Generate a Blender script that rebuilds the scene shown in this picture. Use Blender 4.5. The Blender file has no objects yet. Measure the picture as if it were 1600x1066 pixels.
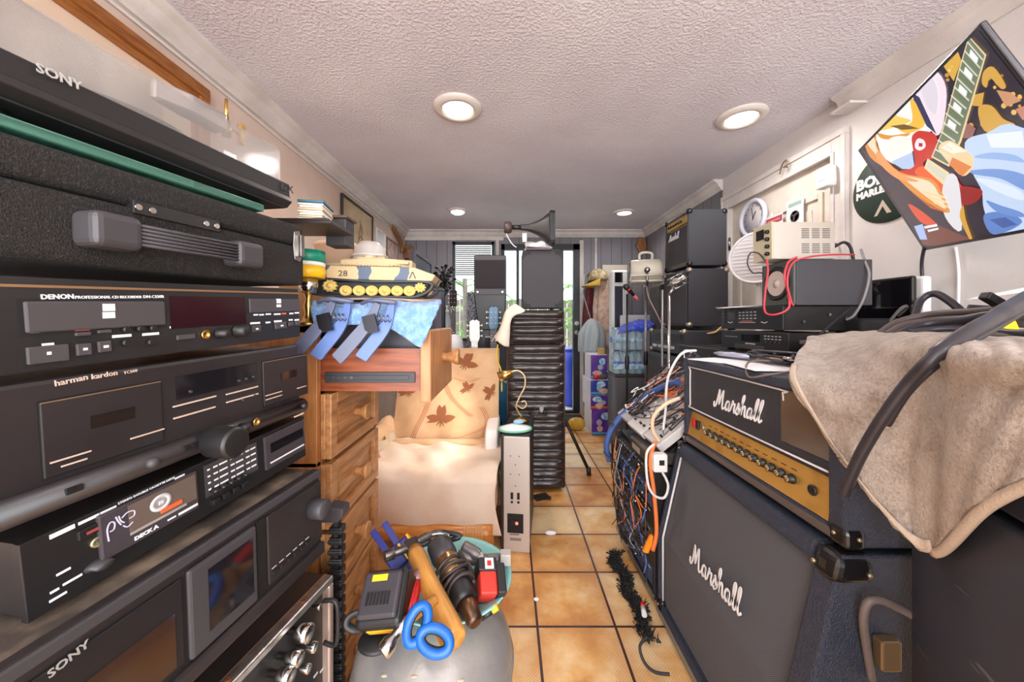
import bpy, math, random
from mathutils import Vector, Matrix
random.seed(7)
scene = bpy.context.scene
COL = scene.collection
R = math.radians

# ------------------------------------------------------------------ camera
# Metres; the camera stands at the origin of the plan, 1.2 m up, looking down the room (+Y).
CAM_Z, FPX, VX, VY = 1.2, 561.0, 795.0, 503.0
cam_data = bpy.data.cameras.new('camera')
cam_data.sensor_width = 36.0
cam_data.lens = FPX / 1600 * 36
cam_data.shift_x = (800 - VX) / 1600
cam_data.shift_y = (VY - 533) / 1600
cam_data.clip_start = 0.02
cam = bpy.data.objects.new('camera', cam_data)
cam.location = (0, 0, CAM_Z)
cam.rotation_euler = (R(90), 0, 0)
COL.objects.link(cam)
scene.camera = cam

# ------------------------------------------------------------------ world, exposure, daylight, added fill light
scene.view_settings.view_transform = 'Standard'
scene.view_settings.look = 'None'
scene.view_settings.gamma = 1.0
scene.view_settings.use_curve_mapping = False
scene.view_settings.exposure = 0.08
world = bpy.data.worlds.new('sky')
scene.world = world
world.use_nodes = True
_bg = world.node_tree.nodes['Background']
_bg.inputs['Color'].default_value = (0.80, 0.90, 1.0, 1)
_bg.inputs['Strength'].default_value = 3.2

def area_light(name, loc, rot, sx, sy, power, color):
    d = bpy.data.lights.new(name, 'AREA'); d.shape = 'RECTANGLE'; d.size = sx; d.size_y = sy
    d.energy = power; d.color = color
    o = bpy.data.objects.new(name, d); o.location = loc; o.rotation_euler = rot
    COL.objects.link(o); return o

# unseen fill light added behind the camera; sky portals at back window and door
area_light('added_fill_behind_camera', (0.2, -1.9, 1.35), (R(90), 0, 0), 2.9, 2.2, 135, (0.97, 0.985, 1.0))
for _n, _l, _s in (('sky_portal_window', (-0.465, 4.86, 1.60), (0.5, 1.25)), ('sky_portal_door', (0.41, 4.86, 1.10), (0.95, 2.1))):
    _p = area_light(_n, _l, (R(-90), 0, 0), _s[0], _s[1], 1, (1, 1, 1)); _p.data.cycles.is_portal = True
_sd = bpy.data.lights.new('sun', 'SUN'); _sd.energy = 2.2; _sd.angle = R(1); _sd.color = (1, 0.95, 0.86)
_so = bpy.data.objects.new('sun', _sd); _so.rotation_euler = (R(-55), R(0), R(18)); COL.objects.link(_so)

# ------------------------------------------------------------------ helpers
def ray(px, py):
    return Vector(((px - VX) / FPX, 1.0, (VY - py) / FPX))
def P(px, py, d):                       # the point at depth d (metres down the room) seen at a photo position
    v = ray(px, py) * d; v.z += CAM_Z; return v
def S(r, g, b):
    f = lambda c: (c / 255 / 12.92) if c / 255 <= 0.04045 else ((c / 255 + 0.055) / 1.055) ** 2.4
    return (f(r), f(g), f(b), 1.0)

MATS = {}
def mat(name, col, rough=0.5, metal=0.0, noise=None, bump=None, spec=0.5, emit=None, trans=0.0, alpha=1.0, sheen=0.0, coat=0.0):
    """noise=(scale, second colour, lo, hi)  bump=(scale, strength)"""
    if name in MATS: return MATS[name]
    m = bpy.data.materials.new(name); m.use_nodes = True; MATS[name] = m
    nt = m.node_tree; b = nt.nodes['Principled BSDF']
    b.inputs['Base Color'].default_value = col
    b.inputs['Roughness'].default_value = rough
    b.inputs['Metallic'].default_value = metal
    b.inputs['Specular IOR Level'].default_value = spec
    b.inputs['Transmission Weight'].default_value = trans
    b.inputs['Alpha'].default_value = alpha
    b.inputs['Sheen Weight'].default_value = sheen
    b.inputs['Coat Weight'].default_value = coat
    if emit:
        b.inputs['Emission Color'].default_value = emit[0]; b.inputs['Emission Strength'].default_value = emit[1]
    if noise or bump:
        tc = nt.nodes.new('ShaderNodeTexCoord')
    if noise:
        n = nt.nodes.new('ShaderNodeTexNoise'); n.inputs['Scale'].default_value = noise[0]; n.inputs['Detail'].default_value = 4
        r = nt.nodes.new('ShaderNodeValToRGB')
        r.color_ramp.elements[0].position = noise[2] if len(noise) > 2 else 0.4
        r.color_ramp.elements[1].position = noise[3] if len(noise) > 3 else 0.65
        r.color_ramp.elements[0].color = col; r.color_ramp.elements[1].color = noise[1]
        nt.links.new(tc.outputs['Object'], n.inputs['Vector']); nt.links.new(n.outputs['Fac'], r.inputs['Fac'])
        nt.links.new(r.outputs['Color'], b.inputs['Base Color'])
    if bump:
        n2 = nt.nodes.new('ShaderNodeTexNoise'); n2.inputs['Scale'].default_value = bump[0]; n2.inputs['Detail'].default_value = 3
        bp = nt.nodes.new('ShaderNodeBump'); bp.inputs['Strength'].default_value = bump[1]; bp.inputs['Distance'].default_value = 0.01
        nt.links.new(tc.outputs['Object'], n2.inputs['Vector']); nt.links.new(n2.outputs['Fac'], bp.inputs['Height'])
        nt.links.new(bp.outputs['Normal'], b.inputs['Normal'])
    return m

def cr(pts, n=6, closed=False):         # Catmull-Rom through the points
    pts = [Vector(p) for p in pts]
    if len(pts) < 3 or n <= 1: return pts
    out = []; L = len(pts)
    rng = range(L if closed else L - 1)
    for i in rng:
        g = (lambda k: pts[k % L]) if closed else (lambda k: pts[max(0, min(L - 1, k))])
        a, b, c, d = g(i - 1), g(i), g(i + 1), g(i + 2)
        for k in range(n):
            t = k / n
            out.append(0.5 * ((2 * b) + (c - a) * t + (2 * a - 5 * b + 4 * c - d) * t * t + (3 * b - a - 3 * c + d) * t ** 3))
    if not closed: out.append(pts[-1])
    return out

class MB:
    def __init__(s): s.v = []; s.f = []; s.mi = []; s.sm = []
    def add(s, vs, fs, m=0, smooth=False, M=None):
        o = len(s.v)
        s.v += [tuple((M @ Vector(p)) if M is not None else Vector(p)) for p in vs]
        for f in fs:
            s.f.append(tuple(o + i for i in f)); s.mi.append(m); s.sm.append(smooth)
        return s
    def box(s, x0, y0, z0, x1, y1, z1, m=0, M=None):
        x0, x1 = min(x0, x1), max(x0, x1); y0, y1 = min(y0, y1), max(y0, y1); z0, z1 = min(z0, z1), max(z0, z1)
        vs = [(x0, y0, z0), (x1, y0, z0), (x1, y1, z0), (x0, y1, z0), (x0, y0, z1), (x1, y0, z1), (x1, y1, z1), (x0, y1, z1)]
        return s.add(vs, [(3, 2, 1, 0), (4, 5, 6, 7), (0, 1, 5, 4), (1, 2, 6, 5), (2, 3, 7, 6), (3, 0, 4, 7)], m, False, M)
    def cyl(s, p0, p1, r0, r1=None, n=16, m=0, cap=True, M=None):
        return s.tube([p0, p1], [r0, r0 if r1 is None else r1], n, m, cap, M)
    def tube(s, pts, r, n=8, m=0, cap=True, M=None, closed=False, flat=1.0):
        pts = [Vector(p) for p in pts]; L = len(pts)
        rs = r if isinstance(r, (list, tuple)) else [r] * L
        if len(rs) != L: rs = [rs[min(len(rs) - 1, int(i * len(rs) / L))] for i in range(L)]
        vs = []; ref = None
        for i, p in enumerate(pts):
            a = pts[(i - 1) % L] if (closed or i > 0) else p
            b = pts[(i + 1) % L] if (closed or i < L - 1) else p
            t = b - a
            if t.length < 1e-9: t = Vector((0, 0, 1))
            t.normalize()
            if ref is None:
                ref = Vector((0, 0, 1)) if abs(t.z) < 0.9 else Vector((1, 0, 0))
            u = ref - t * ref.dot(t)
            if u.length < 1e-5: u = t.orthogonal()
            u.normalize(); w = t.cross(u); ref = u
            for k in range(n):
                an = 2 * math.pi * k / n
                vs.append(p + (u * math.cos(an) * flat + w * math.sin(an)) * rs[i])
        fs = []
        for i in range(L if closed else L - 1):
            j = (i + 1) % L
            for k in range(n):
                k2 = (k + 1) % n
                fs.append((i * n + k, i * n + k2, j * n + k2, j * n + k))
        s.add(vs, fs, m, True, M)
        if cap and not closed:
            o = len(s.v) - L * n
            s.f.append(tuple(o + k for k in range(n))[::-1]); s.mi.append(m); s.sm.append(False)
            s.f.append(tuple(o + (L - 1) * n + k for k in range(n))); s.mi.append(m); s.sm.append(False)
        return s
    def lathe(s, prof, c=(0, 0, 0), n=24, m=0, M=None, smooth=True, ax=1.0):
        c = Vector(c); vs = []; fs = []
        for (r, z) in prof:
            for k in range(n):
                a = 2 * math.pi * k / n
                vs.append((c.x + r * math.cos(a), c.y + r * ax * math.sin(a), c.z + z))
        for i in range(len(prof) - 1):
            for k in range(n):
                k2 = (k + 1) % n
                fs.append((i * n + k, i * n + k2, (i + 1) * n + k2, (i + 1) * n + k))
        s.add(vs, fs, m, smooth, M)
        o = len(s.v) - len(vs)
        if prof[0][0] > 1e-6: s.f.append(tuple(o + k for k in range(n))[::-1]); s.mi.append(m); s.sm.append(False)
        if prof[-1][0] > 1e-6: s.f.append(tuple(o + (len(prof) - 1) * n + k for k in range(n))); s.mi.append(m); s.sm.append(False)
        return s
    def ball(s, c, rx, ry=None, rz=None, n=16, k=10, m=0, M=None):
        ry = ry or rx; rz = rz or rx; c = Vector(c)
        prof = [(max(1e-7, math.sin(math.pi * i / k)), -math.cos(math.pi * i / k)) for i in range(k + 1)]
        A = Matrix.Translation(c) @ Matrix.Diagonal((rx, ry, rz, 1))
        return s.lathe(prof, (0, 0, 0), n, m, (M @ A) if M is not None else A)
    def prism(s, poly, z0, z1, m=0, M=None, smooth=False):      # polygon in x,y extruded along z
        n = len(poly)
        vs = [(p[0], p[1], z0) for p in poly] + [(p[0], p[1], z1) for p in poly]
        fs = [tuple(range(n))[::-1], tuple(range(n, 2 * n))]
        s.add(vs, fs, m, False, M)
        o = len(s.v) - 2 * n
        for k in range(n):
            k2 = (k + 1) % n
            s.f.append((o + k, o + k2, o + n + k2, o + n + k)); s.mi.append(m); s.sm.append(smooth)
        return s
    def grid(s, fn, nu, nv, m=0, M=None, smooth=True):
        vs = [fn(i / nu, j / nv) for j in range(nv + 1) for i in range(nu + 1)]
        fs = [(j * (nu + 1) + i, j * (nu + 1) + i + 1, (j + 1) * (nu + 1) + i + 1, (j + 1) * (nu + 1) + i) for j in range(nv) for i in range(nu)]
        return s.add(vs, fs, m, smooth, M)
    def ribbon(s, pts, w, z0, z1, m=0, M=None):                 # flat stroke in x,y with thickness z0..z1
        pts = [Vector((p[0], p[1])) for p in pts]; L = len(pts); l = []; r = []
        ws = w if isinstance(w, (list, tuple)) else [w] * L
        for i, p in enumerate(pts):
            t = pts[min(L - 1, i + 1)] - pts[max(0, i - 1)]
            if t.length < 1e-9: t = Vector((1, 0))
            t.normalize(); nn = Vector((-t.y, t.x)) * ws[i] / 2
            l.append(p + nn); r.append(p - nn)
        vs = [];
        for i in range(L):
            vs += [(l[i].x, l[i].y, z1), (r[i].x, r[i].y, z1), (r[i].x, r[i].y, z0), (l[i].x, l[i].y, z0)]
        fs = []
        for i in range(L - 1):
            a = i * 4; b = a + 4
            for k in range(4): fs.append((a + k, a + (k + 1) % 4, b + (k + 1) % 4, b + k))
        fs.append((0, 1, 2, 3)); e = (L - 1) * 4; fs.append((e + 3, e + 2, e + 1, e))
        return s.add(vs, fs, m, False, M)
    def text(s, txt, size, m=0, M=None, depth=0.0006, align='CENTER', width=None, bold=0.0):
        cu = bpy.data.curves.new('t', 'FONT'); cu.body = txt; cu.size = size; cu.extrude = depth; cu.align_x = align
        cu.resolution_u = 2; cu.offset = bold
        ob = bpy.data.objects.new('t', cu)
        me = bpy.data.meshes.new_from_object(ob)
        vs = [v.co.copy() for v in me.vertices]
        if width and vs:
            x0 = min(v.x for v in vs); x1 = max(v.x for v in vs)
            k = width / (x1 - x0)
            for v in vs: v.x *= k
        s.add(vs, [tuple(p.vertices) for p in me.polygons], m, False, M)
        bpy.data.objects.remove(ob); bpy.data.curves.remove(cu); bpy.data.meshes.remove(me)
        return s
    def build(s, name, mats, parent=None, bevel=0.0, subsurf=0, solid=0.0, seg=2):
        if not isinstance(mats, (list, tuple)): mats = [mats]
        off = Vector((0, 0, 0))
        vs = s.v
        if parent is None and vs:
            xs = [p[0] for p in vs]; ys = [p[1] for p in vs]; zs = [p[2] for p in vs]
            off = Vector(((min(xs) + max(xs)) / 2, (min(ys) + max(ys)) / 2, min(zs)))
            vs = [tuple(Vector(p) - off) for p in vs]
        me = bpy.data.meshes.new(name); me.from_pydata(vs, [], s.f)
        for mm in mats: me.materials.append(mm)
        me.polygons.foreach_set('material_index', s.mi); me.polygons.foreach_set('use_smooth', s.sm)
        me.update()
        o = bpy.data.objects.new(name, me); COL.objects.link(o)
        if parent is not None: o.parent = parent
        o.location = off
        if subsurf:
            md = o.modifiers.new('sub', 'SUBSURF'); md.levels = subsurf; md.render_levels = subsurf
        if solid:
            md = o.modifiers.new('solid', 'SOLIDIFY'); md.thickness = solid; md.offset = 0
        if bevel:
            md = o.modifiers.new('bev', 'BEVEL'); md.width = bevel; md.segments = seg; md.limit_method = 'ANGLE'; md.angle_limit = R(40)
            md.harden_normals = False
        return o

MW = {}
def thing(name, label, cat, loc=(0, 0, 0), rz=0.0, roll=0.0, pitch=0.0, group=None):
    o = bpy.data.objects.new(name, None); o.empty_display_size = 0.1; COL.objects.link(o)
    M = Matrix.Translation(Vector(loc)) @ Matrix.Rotation(rz, 4, 'Z') @ Matrix.Rotation(-roll, 4, 'Y') @ Matrix.Rotation(pitch, 4, 'X')
    o.matrix_world = M; MW[o.name] = M
    return tag(o, label, cat, group)
def tag(o, label, cat, group=None, kind=None):
    o['label'] = label; o['category'] = cat
    if group: o['group'] = group
    if kind: o['kind'] = kind
    return o
def solo(name, mb, mats, label, cat, group=None, kind=None, **k):
    return tag(mb.build(name, mats, None, **k), label, cat, group, kind)
def struct(name, mb, mats, parent=None, **k):
    o = mb.build(name, mats, parent, **k)
    if parent is None: o['kind'] = 'structure'
    return o
def at(T, px, py, y0=0.0):              # local x,z where the photo position meets the thing's front plane (local y = y0)
    Mi = MW[T.name].inverted()
    c = Mi @ Vector((0, 0, CAM_Z)); d = Mi.to_3x3() @ ray(px, py)
    t = (y0 - c.y) / d.y; p = c + d * t
    return p.x, p.z
FR = Matrix.Rotation(R(90), 4, 'X')     # text / prism plane (x,y) -> front face (x,z), extrusion towards the viewer (-y)
def fm(x, z, y=0.0, rot=0.0):
    return Matrix.Translation((x, y, z)) @ FR @ Matrix.Rotation(rot, 4, 'Z')
def copy_tree(o, parent=None):
    c = o.copy(); COL.objects.link(c)
    if parent is not None: c.parent = parent
    for ch in list(o.children): copy_tree(ch, c)
    return c
def rect(T, name, tl, br, m, out=0.004, y0=0.0, inset=0.0, bevel=0.0):   # raised plate on the front plane between two photo corners
    x0, z1 = at(T, *tl, y0); x1, z0 = at(T, *br, y0)
    mb = MB().box(x0, y0 - out, z0, x1, y0 + inset, z1)
    return mb.build(name, m, T, bevel=bevel)
def rects(T, lst, mb=None, out=0.002, y0=0.0, m=0):
    mb = mb or MB()
    for tl, br in lst:
        x0, z1 = at(T, *tl, y0); x1, z0 = at(T, *br, y0)
        mb.box(x0, y0 - out, z0, x1, y0 + 0.001, z1, m)
    return mb
def ftext(T, mb, s, a, b, m=0, y0=0.0, depth=0.0006, bold=0.0):          # writing from photo position a to b (baseline) on the front plane
    xa, za = at(T, *a, y0); xb, zb = at(T, *b, y0)
    L = math.hypot(xb - xa, zb - za); rot = math.atan2(zb - za, xb - xa)
    t = MB().text(s, 1.0, bold=bold)
    xs = [v[0] for v in t.v]; ys = [v[1] for v in t.v]
    w = max(xs) - min(xs); k = L / w
    A = fm(xa, za, y0 - depth, rot) @ Matrix.Diagonal((k, k, 0.001 / 0.0012, 1)) @ Matrix.Translation((-min(xs), -min(ys) if min(ys) > -0.05 else 0, 0))
    return mb.add(t.v, t.f, m, False, A)

# script lettering of the amplifier badges, drawn as pen strokes on a 10 x 3 grid
SCRIPT = [
 [(0.1,1.45),(0,1.1),(.25,.9),(.55,1.2),(.8,2.0),(1.02,2.9),(1.12,2.2),(1.2,1.3),(1.55,2.2),(1.9,2.9),(1.93,2.0),(1.98,1.1),(2.2,.9),(2.5,1.1)],
 [(3.4,1.75),(3.1,1.92),(2.78,1.6),(2.72,1.15),(2.95,.9),(3.25,1.15),(3.42,1.85),(3.38,1.15),(3.55,.9),(3.8,1.1)],
 [(3.8,1.1),(4.05,1.7),(4.15,2.1),(4.3,1.8),(4.62,1.82),(4.55,1.3),(4.65,.92),(4.85,1.05)],
 [(4.85,1.05),(5.2,1.65),(5.3,2.05),(5.45,1.5),(5.5,1.1),(5.25,.85),(5.0,1.0)],
 [(5.5,1.0),(5.9,1.7),(6.3,2.6),(6.25,3.0),(6.05,2.7),(6.0,1.8),(6.0,.9),(6.1,1.45),(6.4,1.9),(6.62,1.8),(6.65,1.1),(6.85,.9),(7.1,1.1)],
 [(7.8,1.75),(7.5,1.92),(7.18,1.6),(7.12,1.15),(7.35,.9),(7.65,1.15),(7.82,1.85),(7.78,1.15),(7.95,.9),(8.2,1.1)],
 [(8.2,1.1),(8.55,1.8),(8.82,2.7),(8.72,3.0),(8.5,2.6),(8.45,1.6),(8.5,1.05),(8.7,.9),(8.95,1.1)],
 [(8.95,1.1),(9.3,1.8),(9.57,2.7),(9.47,3.0),(9.25,2.6),(9.2,1.6),(9.25,1.05),(9.45,.9),(9.75,1.15)]]
SHEAR = Matrix(((1, .28, 0, 0), (0, 1, 0, 0), (0, 0, 1, 0), (0, 0, 0, 1)))
def script_badge(name, T, a, b, m, y0=0.0, h=None, slope=None):
    xa, za = at(T, *a, y0); xb, zb = at(T, *b, y0)
    L = math.hypot(xb - xa, zb - za); rot = math.atan2(zb - za, xb - xa); k = L / 10
    mb = MB()
    A = fm(xa, za, y0, rot) @ Matrix.Diagonal((k, k * (h or 1.0), 1, 1)) @ SHEAR @ Matrix.Translation((0, -0.9, 0))
    for i, st in enumerate(SCRIPT):
        pts = cr([(p[0], p[1], 0) for p in st], 4)
        mb.ribbon([(p.x, p.y) for p in pts], 0.21, -0.001, 0.0012, 0, A)
    return mb.build(name, m, T)
# ------------------------------------------------------------------ materials
BLK = mat('black_plastic', S(27, 25, 26), 0.42, bump=(900, 0.05))
BLKM = mat('black_painted_metal', S(31, 29, 30), 0.38, bump=(600, 0.05), noise=(6, S(44, 40, 40), 0.45, 0.8))
DARK = mat('dark_void', S(16, 15, 16), 0.6)
GREY = mat('dark_grey_plastic', S(58, 55, 58), 0.5)
LGREY = mat('light_grey_print', S(190, 188, 190), 0.6)
WHITE = mat('white_plastic', S(226, 224, 222), 0.45)
PRINT = mat('white_print', S(225, 222, 222), 0.6)
CHROME = mat('chrome', S(205, 203, 200), 0.18, 1.0)
STEEL = mat('dull_steel', S(165, 160, 156), 0.35, 1.0, noise=(30, S(110, 104, 100), 0.4, 0.75))
BRASS = mat('brass', S(196, 158, 92), 0.28, 1.0)
GOLD = mat('gold_panel', S(206, 168, 92), 0.35, 0.75, noise=(14, S(170, 128, 60), 0.5, 0.9))
TOLEX = mat('black_tolex', S(42, 42, 49), 0.42, bump=(420, 0.45))
GRILLE = mat('grille_cloth', S(66, 63, 67), 0.9, bump=(900, 0.35))
CARPET = mat('black_carpet', S(30, 26, 24), 0.95, noise=(240, S(66, 56, 50), 0.5, 0.75), bump=(500, 0.9))
CARPETG = mat('grey_carpet', S(78, 76, 81), 0.95, noise=(300, S(108, 105, 110), 0.4, 0.7), bump=(500, 0.9))
SPECK = mat('speckled_carpet', S(88, 88, 96), 0.9, noise=(70, S(178, 180, 190), 0.42, 0.62), bump=(120, 0.8))
LEATHER = mat('black_leather', S(48, 38, 37), 0.22, bump=(160, 0.2), coat=0.3)
RUB = mat('black_rubber', S(32, 30, 32), 0.5)
RED = mat('red_plastic', S(196, 32, 36), 0.4)
ORANGE = mat('orange_cable', S(226, 120, 60), 0.5)
BLUEC = mat('blue_hose', S(70, 96, 158), 0.45)
WCAB = mat('white_cable', S(226, 222, 220), 0.5)
GLASSC = mat('clear_plastic', S(236, 238, 240), 0.06, trans=0.95, spec=0.5)
PAPER = mat('white_paper', S(236, 236, 238), 0.8)

def node_mat(name):
    m = bpy.data.materials.new(name); m.use_nodes = True
    return m, m.node_tree, m.node_tree.nodes['Principled BSDF']
def mnode(nt, op, a, b=None):
    n = nt.nodes.new('ShaderNodeMath'); n.operation = op
    for i, v in enumerate((a, b)):
        if v is None: continue
        if isinstance(v, (int, float)): n.inputs[i].default_value = v
        else: nt.links.new(v, n.inputs[i])
    return n.outputs[0]
def mixc(nt, fac, a, b, mode='MIX'):
    n = nt.nodes.new('ShaderNodeMix'); n.data_type = 'RGBA'; n.blend_type = mode
    for s, v in ((n.inputs[0], fac), (n.inputs[6], a), (n.inputs[7], b)):
        if isinstance(v, (int, float)): s.default_value = v
        elif isinstance(v, tuple): s.default_value = v
        else: nt.links.new(v, s)
    return n.outputs[2]
def ramp(nt, fac, stops):
    r = nt.nodes.new('ShaderNodeValToRGB')
    e = r.color_ramp.elements
    while len(e) < len(stops): e.new(0.5)
    for i, (p, c) in enumerate(stops): e[i].position = p; e[i].color = c
    nt.links.new(fac, r.inputs['Fac']); return r.outputs['Color']
def noise(nt, vec, scale, detail=4, rough=0.5):
    n = nt.nodes.new('ShaderNodeTexNoise'); n.inputs['Scale'].default_value = scale
    n.inputs['Detail'].default_value = detail; n.inputs['Roughness'].default_value = rough
    nt.links.new(vec, n.inputs['Vector']); return n.outputs['Fac']
def bump(nt, b, h, strength, dist=0.01):
    n = nt.nodes.new('ShaderNodeBump'); n.inputs['Strength'].default_value = strength; n.inputs['Distance'].default_value = dist
    nt.links.new(h, n.inputs['Height']); nt.links.new(n.outputs['Normal'], b.inputs['Normal'])

# floor: 31 cm terracotta tiles with a woven dot relief and dark grout
FLOOR, nt, b = node_mat('terracotta_tiles')
geo = nt.nodes.new('ShaderNodeNewGeometry'); sep = nt.nodes.new('ShaderNodeSeparateXYZ'); nt.links.new(geo.outputs['Position'], sep.inputs[0])
TS = 0.307
ux = mnode(nt, 'DIVIDE', mnode(nt, 'SUBTRACT', sep.outputs[0], 0.1126 - 3.07), TS)
uy = mnode(nt, 'DIVIDE', mnode(nt, 'SUBTRACT', sep.outputs[1], 0.185 - 3.07), TS)
fx = mnode(nt, 'FRACT', ux); fy = mnode(nt, 'FRACT', uy)
ex = mnode(nt, 'MINIMUM', fx, mnode(nt, 'SUBTRACT', 1.0, fx)); ey = mnode(nt, 'MINIMUM', fy, mnode(nt, 'SUBTRACT', 1.0, fy))
edge = mnode(nt, 'MINIMUM', ex, ey)
grout = mnode(nt, 'LESS_THAN', edge, 0.016)
cmb = nt.nodes.new('ShaderNodeCombineXYZ'); nt.links.new(mnode(nt, 'FLOOR', ux), cmb.inputs[0]); nt.links.new(mnode(nt, 'FLOOR', uy), cmb.inputs[1])
wn = nt.nodes.new('ShaderNodeTexWhiteNoise'); nt.links.new(cmb.outputs[0], wn.inputs[0])
n1 = noise(nt, geo.outputs['Position'], 5.5, 5, 0.6)
base = ramp(nt, mnode(nt, 'ADD', mnode(nt, 'MULTIPLY', n1, 0.75), mnode(nt, 'MULTIPLY', wn.outputs[0], 0.25)), [(0.30, S(190, 122, 58)), (0.45, S(222, 166, 98)), (0.62, S(240, 210, 162))])
rim = mnode(nt, 'SMOOTH_MIN', mnode(nt, 'MULTIPLY', edge, 5.5), 1.0)
base = mixc(nt, mnode(nt, 'MULTIPLY', mnode(nt, 'SUBTRACT', 1.0, rim), 0.45), base, S(186, 118, 68))
dx = mnode(nt, 'SINE', mnode(nt, 'MULTIPLY', sep.outputs[0], 2 * math.pi / 0.0115)); dy = mnode(nt, 'SINE', mnode(nt, 'MULTIPLY', sep.outputs[1], 2 * math.pi / 0.0115))
weave = mnode(nt, 'MULTIPLY', dx, dy)
patch = mnode(nt, 'GREATER_THAN', noise(nt, geo.outputs['Position'], 3.1, 2), 0.47)
wv = mnode(nt, 'MULTIPLY', mnode(nt, 'MULTIPLY', mnode(nt, 'GREATER_THAN', weave, 0.25), patch), 0.38)
base = mixc(nt, wv, base, S(176, 118, 74))
col = mixc(nt, grout, base, S(66, 42, 34))
nt.links.new(col, b.inputs['Base Color']); b.inputs['Roughness'].default_value = 0.38
bump(nt, b, mnode(nt, 'SUBTRACT', mnode(nt, 'MULTIPLY', weave, 0.15), mnode(nt, 'MULTIPLY', grout, 1.0)), 0.35, 0.003)

CEIL, nt, b = node_mat('stucco_ceiling')
geo = nt.nodes.new('ShaderNodeNewGeometry')
a1 = noise(nt, geo.outputs['Position'], 1.6, 3)
nt.links.new(ramp(nt, a1, [(0.35, S(212, 204, 210)), (0.7, S(226, 220, 224))]), b.inputs['Base Color'])
b.inputs['Roughness'].default_value = 0.9
a2 = noise(nt, geo.outputs['Position'], 75, 3, 0.55)
bump(nt, b, ramp(nt, a2, [(0.42, (0, 0, 0, 1)), (0.62, (1, 1, 1, 1))]), 0.55, 0.006)

def wall_mat(name, c1, c2, sc=1.5):
    m, nt, b = node_mat(name); g = nt.nodes.new('ShaderNodeNewGeometry')
    nt.links.new(ramp(nt, noise(nt, g.outputs['Position'], sc, 5, 0.6), [(0.35, c1), (0.7, c2)]), b.inputs['Base Color'])
    b.inputs['Roughness'].default_value = 0.85
    bump(nt, b, noise(nt, g.outputs['Position'], 60, 3), 0.15, 0.004); return m
WALL_L = wall_mat('peach_plaster', S(206, 178, 160), S(224, 204, 190))
WALL_R = wall_mat('offwhite_plaster', S(208, 200, 196), S(222, 214, 208))
TRIMW = wall_mat('aged_white_paint', S(196, 186, 180), S(226, 218, 212), 3)
CREAM = wall_mat('cream_door_paint', S(206, 192, 176), S(228, 218, 206), 2.5)
PANEL, nt, b = node_mat('grey_wall_panelling')
g = nt.nodes.new('ShaderNodeNewGeometry'); sp = nt.nodes.new('ShaderNodeSeparateXYZ'); nt.links.new(g.outputs['Position'], sp.inputs[0])
gr = mnode(nt, 'FRACT', mnode(nt, 'DIVIDE', mnode(nt, 'ADD', mnode(nt, 'ADD', sp.outputs[0], sp.outputs[1]), 10.0), 0.135))
gl = mnode(nt, 'LESS_THAN', gr, 0.05)
pb = ramp(nt, noise(nt, g.outputs['Position'], 2.2, 4), [(0.3, S(112, 108, 114)), (0.7, S(134, 130, 136))])
nt.links.new(mixc(nt, gl, pb, S(70, 66, 70)), b.inputs['Base Color']); b.inputs['Roughness'].default_value = 0.55
bump(nt, b, mnode(nt, 'SUBTRACT', 1.0, gl), 0.4, 0.004)

# ------------------------------------------------------------------ the room shell
XL, XR, YB, YF, H = -1.36, 1.80, 4.72, -1.80, 2.40
struct('floor', MB().box(XL - .1, YF - .1, -0.1, XR + .1, YB + .1, 0), FLOOR)
struct('ceiling', MB().box(XL - .1, YF - .1, H, XR + .1, YB + .1, H + 0.1), CEIL)
struct('wall_left', MB().box(XL - .1, YF, 0, XL, YB, H), WALL_L)
struct('wall_right', MB().box(XR, YF, 0, XR + .1, 1.98, H).box(XR, 2.92, 0, XR + .1, 3.02, H).box(XR, 1.98, 2.13, XR + .1, 2.92, H), WALL_R)
struct('wall_right_panelled', MB().box(XR, 3.02, 0, XR + .1, YB, H), PANEL)
W0, W1, WZ0, WZ1 = -0.74, -0.19, 0.95, 2.25         # back window opening
D0, D1, DZ = -0.10, 0.93, 2.22                      # back door opening
struct('wall_back', MB().box(XL, YB, 0, W0, YB + .1, H).box(W0, YB, 0, W1, YB + .1, WZ0).box(W0, YB, WZ1, W1, YB + .1, H)
       .box(W1, YB, 0, D0, YB + .1, H).box(D0, YB, DZ, D1, YB + .1, H).box(D1, YB, 0, XR, YB + .1, H), PANEL)
struct('wall_front', MB().box(XL, YF - .1, 0, -1.2, YF, H).box(1.65, YF - .1, 0, XR, YF, H).box(-1.2, YF - .1, 2.3, 1.65, YF, H), WALL_R)  # unseen wall; its wide opening is added to let the fill light in

CROWN = [(0, 0), (0.012, 0), (0.016, 0.012), (0.035, 0.03), (0.05, 0.06), (0.075, 0.075), (0.08, 0.09), (0, 0.09)]
def crown(name, M, length):
    struct(name, MB().prism([(x, z) for x, z in CROWN], 0, length, 0, M), TRIMW)
# profile x = away from the wall, y = up; extruded along local z
def crownM(o, out, along): 
    A = Matrix((( out[0], 0, along[0], o[0]), (out[1], 0, along[1], o[1]), (0, 1, 0, o[2]), (0, 0, 0, 1))); return A
crown('trim_1', crownM((XL, YF, H - .09), (1, 0), (0, 1)), YB - YF)
crown('trim_2', crownM((XL, YB, H - .09), (0, -1), (1, 0)), XR - XL)
crown('trim_3', crownM((XR, 3.02, H - .09), (-1, 0), (0, 1)), YB - 3.02)
crown('trim_4', crownM((XR, YF, H - .09), (-1, 0), (0, 1)), 1.92 - YF)
struct('trim_5', MB().box(XL, YB - .012, 2.27, W1 + .12, YB, 2.31).box(W1 + .02, YB - .012, 0, W1 + .06, YB, 2.27).box(D1, YB - .015, 0, D1 + .05, YB, 2.27).box(D1 + .2, YB - .012, 0.9, D1 + .225, YB, 2.3), TRIMW)
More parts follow.
